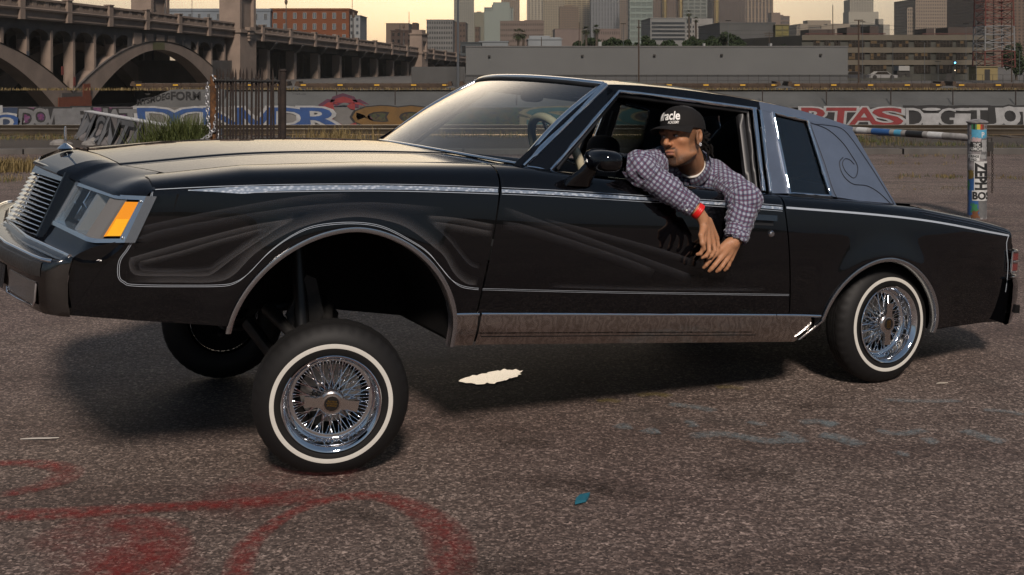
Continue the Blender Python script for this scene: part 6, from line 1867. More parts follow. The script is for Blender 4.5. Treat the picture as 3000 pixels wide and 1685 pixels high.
# barrier arm
ga = empty('barrier_arm', (4.3, 11.35, .80)); tag(ga, 'long sticker-covered barrier pipe reaching left from the bollard', 'barrier')
p0 = np.array([4.50, 11.22, .79]); p1 = np.array([2.95, 13.8, .79]); dl = p1-p0
m_ = MB().cyl(tuple(p0-np.array(ga.location)), tuple(p1-np.array(ga.location)), .036, n=18); m_.obj('pipe', pbr('pipe_paint', (.20, .19, .18), rough=.6, var=.5, vscale=9), ga, smooth=50)
cols_ = [SW, SB, SCY, SBL, SW, SB, SK('pipe_grey', (.15, .15, .16)), SYE, SCY, SB]
for i, (t0, t1) in enumerate(((.10, .16), (.18, .25), (.27, .30), (.32, .40), (.42, .47), (.49, .53), (.55, .60), (.62, .68), (.70, .78), (.8, .86))):
    a = tuple(p0+dl*t0-np.array(ga.location)); b_ = tuple(p0+dl*t1-np.array(ga.location)); MB().cyl(a, b_, .0372, n=18, cap=False).obj('sticker', cols_[i], ga, smooth=50)

# ---- iron gate and posts
gb = np.array([at(712, 0, 12.0)[0], 12.0]); gaP = np.array([at(537, 0, 14.0)[0], 14.0])
gate = empty('iron_gate', (gb[0], gb[1], 0)); tag(gate, 'rusty iron gate of pointed vertical bars behind the hood', 'gate')
def gl(p, z): return (p[0]-gb[0], p[1]-gb[1], z)
ht = at(0, 178, 12.0)[2]
MB().cyl(gl(gb, -.1), gl(gb, ht), .034, n=14).ell(gl(gb, ht), (.040, .040, .02)).obj('post', M_RUSTY, gate, smooth=40)
htA = at(0, 190, 14.)[2]
MB().cyl(gl(gaP, -.1), gl(gaP, htA), .050, .042, n=12).obj('post', pbr('rust_orange', (.075, .032, .010), rough=.9, var=.7, vscale=18, bump=.8, bscale=40), gate, smooth=40)
dv = gaP-gb
nb = 19
for i in range(1, nb):
    t = i/nb; p = gb+dv*t; lean = random.uniform(-.02, .02)
    if i in (3, 4): hh = 1.28
    else: hh = 1.40 + random.uniform(-.03, .02)
    tp = p + np.array([lean, 0])
    MB().cyl(gl(p, .05), gl(tp, hh), .0125, n=6).cyl(gl(tp, hh), gl(tp, hh+.07), .012, .001, n=6).obj('bar', M_RUSTY, gate)
for z in (1.33, .25):
    m_ = MB(); a = gl(gb, z); b_ = gl(gaP, z-.02); m_.cyl(a, b_, .018, n=6); m_.obj('rail', M_DARKFAR if z > 1 else M_RUSTY, gate)
for i in range(9):
    t = .1+i*.095; p = gb+dv*t; MB().ell(gl(p, 1.33), (.022, .022, .03), 8, 6).obj('collar', M_DARKFAR, gate)
M_CHAIN = pbr('chain_steel', (.30, .30, .31), rough=.55, metal=.6)
cmb = MB()
A3 = lambda dx, z, dy=-.06: (gaP[0]+dx, gaP[1]+dy, z)
chain_geo([A3(-.055, htA-.08), A3(-.065, 1.1), A3(-.05, .80), A3(-.01, .66)], .009, .06, cmb)
chain_geo([A3(.0, htA+.01), A3(.055, htA-.1), A3(.075, 1.12), A3(.06, .95), A3(.015, .68)], .009, .06, cmb)
chain_geo([A3(.03, .74, -.08), A3(.10, .66, -.08), A3(.11, .55, -.08), A3(.05, .52, -.1), A3(.09, .62, -.1), A3(.12, .72, -.06)], .009, .06, cmb)
chain_geo([A3(.0, .66, -.09), A3(-.25, .46, -.4), A3(-.62, .22, -.9)], .009, .06, cmb)
tag(cmb.obj('steel_chain', M_CHAIN, None, smooth=60), 'bright steel chain wrapped round the rusty gate post', 'chain')

# ---- concrete barrier with graffiti
e0 = np.array([at(222, 0, 22.9)[0], 22.9]); e1 = np.array([at(432, 0, 17.4)[0], 17.4]); bd = e1-e0; bl_ = np.linalg.norm(bd)
jb = empty('concrete_barrier', (e0[0], e0[1], 0), math.atan2(bd[1], bd[0])); tag(jb, 'low concrete barrier with grey graffiti beside the green weeds', 'barrier')
m_ = MB(); m_.prism([(-.28, 0), (.28, 0), (.26, .08), (.11, .28), (.08, .56), (-.08, .56), (-.11, .28), (-.26, .08)][::-1], 0, 0, bl_); m_.obj('body', pbr('barrier_concrete', (.13, .115, .11), rough=.9, var=.35, vscale=4), jb)
MB().box((0, -.085, .555), (bl_, .085, .575)).obj('top_edge', pbr('barrier_edge', (.36, .36, .36), rough=.8), jb)
sideY = lambda z: (-.28 if z < .08 else -.26+.15*(z-.08)/.2 if z < .28 else -.11+.03*(z-.28)/.28)
for i, ch in enumerate('MONTA'):
    for off, mt, d in ((.08, BLACK, .006), (.02, GREY, .010)):
        ref = text_geo(ch, 1., 0.)[0]
        w, f, _ = fit_text(ch, .25+i*1.05, 1.25+i*1.05, .05, .53, off, ref=ref)
        mesh('graffiti_letter', [(x, sideY(max(0, min(.56, z)))-d-.002*i, max(.01, min(.55, z))) for x, z in w], f, mt, jb)
rb = []
for i in range(9):
    p = np.array([at(195+i*5, 0, 21)[0]+random.uniform(-.3, .3), 21+random.uniform(-.6, .6)]); s = random.uniform(.08, .18)
    m_ = MB().ell((0, 0, s*.4), (s, s*.7, s*.5), 7, 5); o = m_.obj('concrete_rubble', pbr('rubble', (.16, .15, .14), rough=.95, var=.3, vscale=6), None)
    o.location = (p[0], p[1], 0); o.rotation_euler = (0, 0, random.uniform(0, 6)); tag(o, 'lump of broken concrete at the left end of the barrier', 'rubble', 'rubble by the barrier')

# ---- weeds
def blades(mb_v, mb_f, x, y, n, h, spread, rng, z=0., wd=.006):
    for k in range(n):
        px, py = x+rng.normal()*spread, y+rng.normal()*spread
        hh = h*rng.uniform(.45, 1.1); a = rng.uniform(0, 6.283); ln = rng.uniform(.1, .6)*hh
        tip = np.array([px+ln*math.cos(a), py+ln*math.sin(a), z+hh]); md = np.array([px+.35*ln*math.cos(a), py+.35*ln*math.sin(a), z+hh*.6])
        b_ = a+1.57; s = np.array([math.cos(b_), math.sin(b_), 0])*wd
        i = len(mb_v); mb_v += [np.array([px, py, z])-s, np.array([px, py, z])+s, md+s*.8, md-s*.8, tip]
        mb_f += [(i, i+1, i+2, i+3), (i+3, i+2, i+4)]
def weed_thing(label, x, y, n, h, spread, mat, seed, wd=.006, name='weed_clump'):
    rng = np.random.default_rng(seed); v = []; f = []
    blades(v, f, 0, 0, n, h, spread, rng, wd=wd); o = mesh(name, v, f, mat, None); o.location = (x, y, 0); tag(o, label, 'weeds', 'tall weeds by the gate'); return o
def px_(p, Y): return at(p, 0, Y)[0]
weed_thing('tall green weed clump between the barrier and the gate', px_(455, 15.5), 15.5, 1500, .82, .20, M_GRASSG, 1, .010)
weed_thing('green weeds left of the tall clump at the barrier', px_(405, 15.8), 15.8, 700, .55, .18, M_GRASSG, 2, .010)
weed_thing('green weeds growing through the gate bars', px_(600, 13.3), 13.3, 500, .55, .14, M_GRASSG, 3, .008)
weed_thing('green weeds at the foot of the rusty gate post', px_(520, 14.2), 14.2, 600, .62, .14, M_GRASSG, 4, .009)
weed_thing('dry reddish weeds right of the gate near the rails', px_(840, 21.5), 21.5, 420, .34, .40, M_GRASSD, 5, .008)['kind'] = 'stuff'
weed_thing('yellow weed tuft at the left edge of the lot', px_(20, 16.2), 16.2, 700, .20, .22, M_GRASSD, 6, .007)['kind'] = 'stuff'
rng = np.random.default_rng(5); v = []; f = []; v2 = []; f2 = []
def gline(px0, px1, py, dens, h, dry, sp=.10):
    n = int(abs(px1-px0)*dens)
    for _ in range(n):
        x, y = gpt(rng.uniform(px0, px1), py+rng.normal()*1.6)
        blades(*( (v2, f2) if rng.random() < dry else (v, f)), x, y, 9, h*rng.uniform(.5, 1.2), sp, rng, wd=.004)
gline(2130, 2430, 372, .25, .16, .5); gline(2490, 2576, 376, .25, .14, .5); gline(2130, 2260, 362, .3, .22, .5)
gline(2255, 2420, 447, .12, .07, .6, .05); gline(2470, 2576, 448, .10, .05, .6, .05); gline(2230, 2420, 413, .04, .05, .6, .05); gline(2250, 2420, 395, .05, .06, .6); gline(2260, 2420, 475, .03, .05, .6)
gline(0, 260, 352, .4, .13, .75, .25); gline(0, 120, 342, .3, .12, .8, .3); gline(0, 60, 425, .4, .12, .6); gline(0, 50, 455, .2, .10, .7); gline(720, 960, 344, .12, .10, .85, .3); gline(300, 440, 362, .7, .3, .3, .2)
gline(1400, 2130, 352, .35, .22, .7, .25); gline(1400, 2130, 366, .15, .15, .6, .2); gline(2240, 2576, 344, .15, .08, .8, .3)
gline(1700, 1940, 372, .4, .22, .45, .2); gline(-60, 700, 338, .25, .08, .9, .3); gline(1000, 1400, 345, .3, .2, .8, .3)
o = mesh('crack_weeds', v, f, M_GRASSG); tag(o, 'short green weeds growing along cracks and edges of the lot', 'weeds', kind='stuff')
o = mesh('dry_grass', v2, f2, M_GRASSD); tag(o, 'dry straw-coloured grass along the tracks and cracks', 'grass', kind='stuff')
v = []; f = []
for _ in range(2600):
    p = at(rng.uniform(-20, 2620), 0, 120.4); blades(v, f, p[0], 120.2+rng.uniform(-.4, .6), 1, .34, .3, rng, z=-1.3, wd=.05)
o = mesh('trackside_grass', v, f, M_GRASSD); tag(o, 'thin dry grass along the foot of the freight cars', 'grass', kind='stuff')
# ---- small litter
for (px, py, sz, col_, lab) in ((1465, 1262, .035, (.02, .12, .17), 'small blue plastic scrap lying on the asphalt in the foreground'), (100, 1108, .05, (.45, .42, .38), 'thin pale straw lying on the dark asphalt at the left'), (2370, 968, .02, (.45, .40, .33), 'tiny pale splinter lying right of the rear wheel')):
    x, y = gpt(px, py); a = .9 if px == 1465 else .05
    L_ = [(-.5*sz*3, -.006), (-.1*sz*3, -.022 if px == 1465 else -.004), (.2*sz*3, -.012 if px == 1465 else -.004), (.5*sz*3, 0.004), (.15*sz*3, .02 if px == 1465 else .004), (-.2*sz*3, .012 if px == 1465 else .004)]
    m_ = MB(); m_.prism(L_, 2, .003, .012 if px == 1465 else .006); o = m_.obj('litter_scrap', pbr('litter_%d' % px, col_, rough=.4), None)
    o.location = (x, y, .0045); o.rotation_euler = (0, 0, a); tag(o, lab, 'litter')
# ================================================================== PERSON
LAT = np.array([math.sin(PSI), -math.cos(PSI), 0.0])
def PXW(px, py, v):
    """image point on the vertical plane at lateral distance v from the car's centre line -> world"""
    r = np.array([(px-1288)/FP, 1.0, -(py-HZ)/FP]); c = np.array([0, 0, EYE])
    t = (v - (c-CAR_O) @ LAT)/(r @ LAT)
    return c + r*t

class SDF:
    def __init__(s, lo, hi, h):
        s.h = h; s.lo = np.array(lo, float); n = np.ceil((np.array(hi)-s.lo)/h).astype(int)+1
        s.n = n; s.F = np.full(n, .2, np.float32)
        s.ax = [s.lo[i]+h*np.arange(n[i]) for i in range(3)]
    def blk(s, lo, hi):
        i0 = np.clip(np.floor((np.array(lo)-s.lo)/s.h).astype(int), 0, s.n-1); i1 = np.clip(np.ceil((np.array(hi)-s.lo)/s.h).astype(int)+1, 1, s.n)
        sl = tuple(slice(a, b_) for a, b_ in zip(i0, i1))
        X, Y, Z = np.meshgrid(*[s.ax[k][sl[k]] for k in range(3)], indexing='ij', sparse=True)
        return sl, X, Y, Z
    def put(s, sl, d, k, sub=False):
        A = s.F[sl]
        if sub:
            d = -d
            h = np.clip(.5-.5*(A-d)/k, 0, 1) if k else None
            s.F[sl] = (A*(1-h)+d*h + k*h*(1-h)) if k else np.maximum(A, d)
        else:
            if k:
                h = np.clip(.5+.5*(d-A)/k, 0, 1); s.F[sl] = d*(1-h)+A*h - k*h*(1-h)
            else: s.F[sl] = np.minimum(A, d)
    def ell(s, c, r, k=.01, sub=False, rot=None):
        c = np.array(c, float); r = np.array(r, float); m = r.max()+.03+k
        sl, X, Y, Z = s.blk(c-m, c+m)
        P = np.stack(np.broadcast_arrays(X-c[0], Y-c[1], Z-c[2]), -1)
        if rot is not None: P = P @ np.array(rot)
        q = np.linalg.norm(P/r, axis=-1); g = np.linalg.norm(P/(r*r), axis=-1)
        s.put(sl, (q*(q-1)/np.maximum(g, 1e-6)).astype(np.float32), k, sub)
    def cone(s, a, b_, r1, r2, k=.01, sub=False, flat=None):
        a = np.array(a, float); b_ = np.array(b_, float); m = max(r1, r2)+.03+k
        sl, X, Y, Z = s.blk(np.minimum(a, b_)-m, np.maximum(a, b_)+m)
        P = np.stack(np.broadcast_arrays(X-a[0], Y-a[1], Z-a[2]), -1); d = b_-a; L2 = d @ d
        t = np.clip(P @ d/L2, 0, 1)
        Q = P-t[..., None]*d
        if flat is not None:          # (axis, factor): squash the section along an axis
            ax_, fc_ = flat; ax_ = np.array(ax_)/np.linalg.norm(ax_)
            Q = Q + (Q @ ax_)[..., None]*ax_*(fc_-1)
        s.put(sl, (np.linalg.norm(Q, axis=-1)-(r1+(r2-r1)*t)).astype(np.float32), k, sub)
    def mesh(s):
        F = s.F; n = s.n; ins = F < 0
        nc = n-1
        cnt = np.zeros(nc, np.int8); acc = np.zeros((*nc, 3), np.float32)
        corners = [(i, j, k) for i in (0, 1) for j in (0, 1) for k in (0, 1)]
        def cs(c): return F[c[0]:nc[0]+c[0], c[1]:nc[1]+c[1], c[2]:nc[2]+c[2]]
        for a in corners:
            for d in range(3):
                if a[d] == 0:
                    b_ = list(a); b_[d] = 1
                    A, Bv = cs(a), cs(tuple(b_)); x = (A < 0) != (Bv < 0)
                    t = np.where(x, A/np.where(x, A-Bv, 1), 0)
                    cnt += x
                    for k in range(3):
                        acc[..., k] += np.where(x, a[k] + (t if k == d else 0), 0)
        m = cnt > 0
        idx = -np.ones(nc, np.int64); idx[m] = np.arange(m.sum())
        ijk = np.argwhere(m)
        V = s.lo + s.h*(ijk + acc[m]/cnt[m][:, None])
        faces = []
        for d in range(3):
            e = [slice(None)]*3; e1 = [slice(None)]*3; e[d] = slice(0, -1); e1[d] = slice(1, None)
            A, Bv = ins[tuple(e)], ins[tuple(e1)]
            o1, o2 = [(1, 2), (2, 0), (0, 1)][d]
            for sgn, sel in ((1, A & ~Bv), (0, ~A & Bv)):
                p = np.argwhere(sel)
                ok = (p[:, o1] > 0) & (p[:, o2] > 0) & (p[:, o1] < nc[o1]) & (p[:, o2] < nc[o2]) & (p[:, d] < nc[d]); p = p[ok]
                q = []
                for (da, db) in ((0, 0), (1, 0), (1, 1), (0, 1)):
                    r = p.copy(); r[:, o1] -= da; r[:, o2] -= db; q.append(idx[r[:, 0], r[:, 1], r[:, 2]])
                q = np.stack(q, 1)
                faces.append(q[:, ::-1] if not sgn else q)
        Fc = np.concatenate(faces); Fc = Fc[(Fc >= 0).all(1)]
        return V, Fc
def vnormals(V, Fc):
    n = np.cross(V[Fc[:, 2]]-V[Fc[:, 0]], V[Fc[:, 3]]-V[Fc[:, 1]]); N = np.zeros_like(V)
    for k in range(4): np.add.at(N, Fc[:, k], n)
    return N/np.maximum(np.linalg.norm(N, axis=1), 1e-9)[:, None]

# ---- landmarks
HEAD = PXW(1716, 347, .78)
HS = 1.06
yaw = math.atan2(-HEAD[1], -HEAD[0]) - R(38)        # towards the viewer, turned to his right (image left)
Hm = (Matrix.Rotation(yaw, 4, 'Z') @ Matrix.Rotation(R(-3), 4, 'Y') @ Matrix.Rotation(R(7), 4, 'X')).to_3x3()
Hm = np.array(Hm)*HS
def HW(p): return HEAD + np.asarray(p, float) @ Hm.T     # head local -> world
NECK0 = HW((-.02, 0, -.06)); NECKB = PXW(1752, 438, .66)
SR = PXW(1668, 412, .64); ER = PXW(1608, 424, .885); WR = PXW(1752, 528, 1.00)
SL = PXW(1795, 445, .64); EL = PXW(1874, 502, .955); WL = PXW(1850, 602, .995)
CHEST = PXW(1745, 500, .50); PELV = np.array([0., 0, 0])
def carw(u, v, w):
    p = B(u, v, w); c, s_ = math.cos(-(math.pi-PSI)), math.sin(-(math.pi-PSI))
    return np.array([CAR_O[0]+c*p[0]-s_*p[1], CAR_O[1]+s_*p[0]+c*p[1], p[2]])
PELV = carw(1.12, .40, .60)
PO = carw(1.12, .40, .50)      # origin of the figure, on the seat

# ---- head (local space, 2 mm grid)
h = SDF((-.125, -.105, -.20), (.135, .105, .150), .0022)
h.ell((-.012, 0, .045), (.097, .077, .088), .0)
h.ell((.028, 0, -.020), (.060, .058, .090), .02)
h.ell((.030, 0, -.075), (.048, .047, .036), .02)
h.ell((.066, 0, -.104), (.020, .024, .017), .016)
for sy in (1, -1):
    h.cone((.005, sy*.054, -.062), (.055, sy*.026, -.094), .017, .015, .018)      # jaw line
    h.ell((.056, sy*.043, -.014), (.022, .018, .016), .018)                       # cheekbone
    h.cone((.070, sy*.048, .026), (.086, sy*.010, .028), .011, .011, .012)        # brow ridge
h.ell((.064, 0, -.060), (.026, .028, .024), .014)                                 # muzzle
for sy in (1, -1):
    h.ell((.094, sy*.031, .006), (.016, .017, .012), .008, True)                  # eye socket
    h.ell((.0745, sy*.031, .005), (.0125, .0135, .0125), .002)                    # eyeball and lids
    h.cone((.0815, sy*.019, .0125), (.077, sy*.044, .0115), .0042, .0035, .004)   # upper lid
    h.cone((.0815, sy*.020, -.0035), (.076, sy*.043, -.001), .003, .003, .004)
h.cone((.084, 0, .024), (.106, 0, -.019), .0078, .0098, .009)                      # nose bridge
h.ell((.107, 0, -.024), (.0110, .0105, .0095), .006)
for sy in (1, -1):
    h.ell((.094, sy*.0120, -.027), (.011, .0078, .0080), .005)
    h.ell((.098, sy*.007, -.034), (.004, .0035, .003), .002, True)                # nostril
h.cone((.0865, -.018, -.0560), (.0865, .018, -.0560), .0050, .0050, .005)           # upper lip
h.ell((.0870, 0, -.0545), (.008, .014, .0055), .005)
h.ell((.0855, 0, -.0668), (.0085, .018, .0065), .005)                             # lower lip
h.cone((.0925, -.021, -.0605), (.0935, .021, -.0605), .0016, .0016, .002, True)   # mouth line
h.ell((.083, 0, -.0790), (.008, .014, .005), .006, True)                          # under-lip hollow
for sy in (1, -1):                                                                # ears
    rot = np.array(Matrix.Rotation(R(-14), 3, 'Y'))
    h.ell((-.012, sy*.078, .000), (.019, .008, .031), .004, rot=rot)
    h.ell((-.008, sy*.084, .004), (.009, .006, .016), .004, True, rot=rot)
    h.ell((-.004, sy*.079, -.027), (.010, .006, .010), .004)
nl = np.linalg.solve(Hm, NECKB-HEAD); h.cone((-.022, 0, -.05), tuple(np.array([-.022, 0, -.05])+(nl-np.array([-.022, 0, -.05]))*.75), .055, .056, .02)      # neck
HV, HF = h.mesh()
# colours in head space
def sm(x, a, b_): t = np.clip((x-a)/(b_-a), 0, 1); return t*t*(3-2*t)
x, y, z = HV.T; ay = np.abs(y)
skin = np.array([.335, .160, .082]); beardc = np.array([.022, .013, .009]); lipc = np.array([.30, .125, .095]); 
colr = np.tile(skin, (len(HV), 1))
nz_ = np.array([mnoise.noise(Vector(p*60)) for p in HV])
colr *= (1+.07*nz_)[:, None]
redn = np.exp(-((x-.09)**2+(ay-.03)**2+(z+.03)**2)/.0016); colr *= 1 + redn[:, None]*np.array([.06, -.05, -.08])
stub = np.array([mnoise.noise(Vector(p*220)) for p in HV])*.14+.86
jaw = sm(-z, .055, .088)*sm(x, -.03, .01) * .78
goat = sm(.030-ay, 0, .010)*sm(-z, .070, .082)*sm(x, .04, .06)*.95
must = sm(.030-ay, 0, .008)*sm(x, .066, .076)*np.exp(-((z+.0445)/.0060)**2)*.95
side_m = np.exp(-((ay-.027)/.006)**2)*sm(x, .055, .07)*sm(-z, .042, .05)*sm(z, -.085, -.078)*.7
burn = sm(ay, .052, .060)*sm(.035-np.abs(x-.012), 0, .02)*sm(z, -.075, -.05)*.55
bw = np.clip(np.maximum.reduce([jaw*sm(ay+.03, .03, .06), goat, must, side_m, burn])*stub*1.15, 0, .93)
lip = np.exp(-((z+.0612)/.0088)**4)*sm(.023-ay, 0, .006)*sm(x, .072, .078)
bw = bw*(1-lip)
colr = colr*(1-bw[:, None]) + beardc*bw[:, None]
colr = colr*(1-lip[:, None]*.8) + lipc*lip[:, None]*.8
brow = np.exp(-((z-(.0285-.12*(ay-.03)**1))/.0055)**2)*sm(ay, .012, .018)*sm(.054-ay, 0, .01)*sm(x, .055, .065)*.9
colr = colr*(1-brow[:, None]) + np.array([.02, .012, .008])*brow[:, None]
mline = np.exp(-((z+.0605)/.0018)**2)*sm(.023-ay, 0, .004)*sm(x, .072, .078); colr *= (1-.6*mline)[:, None]
hair = sm(z, .030, .045)*sm(-x, -.045, -.02) + sm(-x, .03, .05)*sm(z, -.05, -.02); hair = np.clip(hair, 0, 1)
colr = colr*(1-hair[:, None]) + np.array([.012, .009, .008])*hair[:, None]
for sy in (1, -1):            # eyes
    de = np.sqrt((y-sy*.031)**2 + (z-.0050)**2*5.2); ew = sm(.0125-de, 0, .002)*sm(x, .070, .076)
    colr = colr*(1-ew[:, None]) + np.array([.40, .35, .31])*ew[:, None]
    di = np.sqrt((y-(sy*.031-.0040))**2 + (z-.0060)**2); iw = sm(.0056-di, 0, .0015)*sm(x, .070, .076)*ew
    colr = colr*(1-iw[:, None]) + np.array([.018, .010, .007])*iw[:, None]
    lw = np.exp(-((z-(.0105-.10*np.abs(y-sy*.031)))/.0016)**2)*sm(.0135-np.abs(y-sy*.031), 0, .003)*sm(x, .068, .075); colr *= (1-.8*lw)[:, None]
HVw = HW(HV)

# ---- arms, hands and torso (world space)
allp = np.array([SR, ER, WR, SL, EL, WL, PXW(1770, 690, 1.0), PXW(1690, 470, .6), CHEST, NECKB])
lo = allp.min(0)-.12; hi = allp.max(0)+.10
g = SDF(lo, hi, .0034)
g.cone(NECK0, NECKB, .052, .058, .0)
g.cone(NECKB, CHEST, .07, .13, .04); g.cone(SR, SL, .06, .06, .03)
g.cone(SR, ER, .052, .045, .02); g.cone(ER, WR, .043, .027, .015)
g.cone(SL, EL, .052, .045, .02); g.cone(EL, WL, .043, .027, .015)
# right hand hanging from the wrist, fingers curled to the left of the picture
def chain(S_, pts, rads, k=.004):
    for a, b_, r1, r2 in zip(pts[:-1], pts[1:], rads[:-1], rads[1:]): S_.cone(a, b_, r1, r2, k)
wr2 = PXW(1768, 550, 1.01)
g.cone(WR, wr2, .027, .025, .01)
kn = [PXW(1770, 606, 1.045), PXW(1783, 611, 1.035), PXW(1794, 609, 1.02), PXW(1803, 600, 1.005)]     # knuckles index..little
for p in kn: g.cone(PXW(1774, 560, 1.012)+(p-kn[1])*.35, p, .0185, .0115, .010)
f1 = lambda *q: [PXW(*p) for p in q]
chain(g, [kn[0]]+f1((1768, 628, 1.055), (1762, 638, 1.05), (1754, 640, 1.04)), [.0105, .0092, .0085, .0070], .003)
chain(g, [kn[1]]+f1((1784, 633, 1.045), (1776, 644, 1.04), (1766, 648, 1.03)), [.0108, .0095, .0088, .0072], .003)
chain(g, [kn[2]]+f1((1798, 630, 1.03), (1790, 643, 1.025), (1781, 649, 1.018)), [.0105, .0092, .0086, .0072], .003)
chain(g, [kn[3]]+f1((1807, 618, 1.01), (1802, 631, 1.006), (1795, 638, 1.0)), [.0095, .0083, .0078, .0066], .003)
chain(g, [PXW(1770, 572, 1.025)]+f1((1764, 592, 1.05), (1767, 612, 1.06), (1772, 626, 1.062)), [.0150, .0120, .0105, .0080], .006)
# left hand, back of the hand to the viewer, fingers pointing down and left
wl2 = PXW(1842, 612, 1.0)
g.cone(WL, wl2, .028, .027, .01)
kn = [PXW(1797, 641, 1.005), PXW(1812, 650, 1.01), PXW(1826, 655, 1.005), PXW(1838, 652, .995)]
for p in kn: g.cone(PXW(1838, 616, .998)+(p-kn[1])*.45, p, .0190, .0122, .010)
chain(g, [kn[0]]+f1((1784, 657, 1.004), (1776, 667, .998), (1770, 673, .990)), [.0108, .0096, .0088, .0072], .003)
chain(g, [kn[1]]+f1((1798, 667, 1.010), (1790, 676, 1.003), (1784, 682, .995)), [.0112, .0100, .0090, .0074], .003)
chain(g, [kn[2]]+f1((1816, 670, 1.005), (1809, 678, .998), (1803, 683, .990)), [.0108, .0096, .0088, .0072], .003)
chain(g, [kn[3]]+f1((1833, 667, .992), (1828, 675, .985), (1823, 680, .978)), [.0095, .0085, .0078, .0066], .003)
chain(g, [PXW(1818, 622, .985)]+f1((1800, 630, .975), (1788, 641, .970), (1782, 650, .967)), [.0150, .0120, .0105, .0085], .006)
GV, GF = g.mesh()
# lower body, coarse, inside the car
q = SDF(carw(1.12, .40, .60)-np.array([.65, .65, .5]), carw(1.12, .40, .60)+np.array([.45, .45, .45]), .009)
q.cone(CHEST, PELV, .13, .13, .0)
for dv in (.10, -.10):
    hip = carw(1.12, .40+dv, .56); kne = carw(1.58, .42+dv*1.4, .62); ank = carw(1.78, .42+dv, .33)
    q.cone(hip, kne, .085, .06, .03); q.cone(kne, ank, .058, .04, .02); q.cone(ank, carw(1.92, .42+dv, .31), .04, .032, .01)
QV, QF = q.mesh()
V = np.concatenate([HVw, GV, QV]); Fc = np.concatenate([HF, GF+len(HVw), QF+len(HVw)+len(GV)])
nzg = np.array([mnoise.noise(Vector(p*45)) for p in GV])
gcol = np.tile(np.array([.345, .168, .090]), (len(GV), 1))*(1+.10*nzg)[:, None]
# faint dark tattoo lines on wrists and the backs of the hands
tt = np.array([mnoise.turbulence(Vector(p*38), 3, False) for p in GV]); tat = sm(tt, .62, .80)*.32
gcol = gcol*(1-tat[:, None]) + np.array([.06, .045, .04])*tat[:, None]
colr = np.concatenate([colr, gcol, np.tile(np.array([.02, .02, .022]), (len(QV), 1))])
def skin_mat():
    m = bpy.data.materials.new('skin'); t = NT(m)
    at_ = t.add('ShaderNodeAttribute'); at_.attribute_name = 'tone'
    t.base(at_.outputs['Color']); b = t.b
    b.inputs['Roughness'].default_value = .52; b.inputs['Specular IOR Level'].default_value = .28
    b.inputs['Subsurface Weight'].default_value = .12; b.inputs['Subsurface Radius'].default_value = (.012, .005, .003); b.inputs['Subsurface Scale'].default_value = .5
    t.bump(t.noise(t.coord('Object'), 420, 3, .6), .12, .001); return m
person = mesh('person', V-PO, Fc, skin_mat(), None, smooth=180)
person.location = PO
ca = person.data.color_attributes.new('tone', 'FLOAT_COLOR', 'POINT')
ca.data.foreach_set('color', np.concatenate([colr, np.ones((len(colr), 1))], 1).astype(np.float32).ravel())
tag(person, 'person in checked shirt and black cap leaning arms out of the car window', 'person')
def pmesh(name, V, F, mat, smooth=60, uv=None):
    return mesh(name, np.asarray(V)-PO, F, mat, person, smooth=smooth, uv=uv)

# ---- shirt
s_ = SDF(lo-.03, hi+.03, .0050)
cuffR = WR + (ER-WR)*.10; cuffL = WL + (EL-WL)*.08
bones = [(SR, ER), (ER, cuffR), (SL, EL), (EL, cuffL), (NECKB, CHEST), (SR, SL)]
s_.cone(NECKB-np.array([0, 0, .02]), CHEST, .085, .15, .0); s_.cone(SR, SL, .070, .072, .05)
s_.cone(SR, ER, .072, .066, .03); s_.cone(ER, ER+(cuffR-ER)*.55, .066, .056, .02); s_.cone(ER+(cuffR-ER)*.55, cuffR, .056, .045, .02)
s_.cone(SL, EL, .074, .070, .03); s_.cone(EL, EL+(cuffL-EL)*.5, .068, .058, .02); s_.cone(EL+(cuffL-EL)*.5, cuffL, .058, .050, .02)
# openings: neck and cuffs
s_.cone(NECKB+(NECK0-NECKB)*.62, NECKB+(NECK0-NECKB)*1.9, .061, .07, .006, True)
s_.cone(cuffR, cuffR+(WR-ER)*.4, .036, .036, .003, True); s_.cone(cuffL, cuffL+(WL-EL)*.4, .040, .040, .003, True)
for c_, d_ in ((cuffR, WR-ER), (cuffL, WL-EL)):      # trim the rounded sleeve ends
    d_ = d_/np.linalg.norm(d_); s_.cone(c_+d_*.055, c_+d_*.12, .052, .06, .003, True)
SV, SF = s_.mesh()
SN = vnormals(SV, SF)
def bone_coord(P):
    best = np.full(len(P), 9.); out = np.zeros((len(P), 2)); bid = np.zeros(len(P), int)
    radii = [.070, .056, .072, .06, .13, .072]
    for i, (a, b_) in enumerate(bones):
        d = b_-a; L_ = np.linalg.norm(d); d = d/L_; rel_ = P-a; t = rel_ @ d
        pr = rel_-np.clip(t, 0, L_)[:, None]*d; dist = np.linalg.norm(pr, axis=1)-radii[i]
        e1_ = np.cross(d, [0.31, -.8, .52]); e1_ /= np.linalg.norm(e1_); e2_ = np.cross(d, e1_)
        ang = np.arctan2(pr @ e2_, pr @ e1_)
        sel = dist < best
        best[sel] = dist[sel]; out[sel] = np.stack([t, ang*radii[i]*1.0], 1)[sel]; bid[sel] = i
    return out, bid
bc, bid = bone_coord(SV)
L_of = [np.linalg.norm(b_-a) for a, b_ in bones]
fold = np.zeros(len(SV))
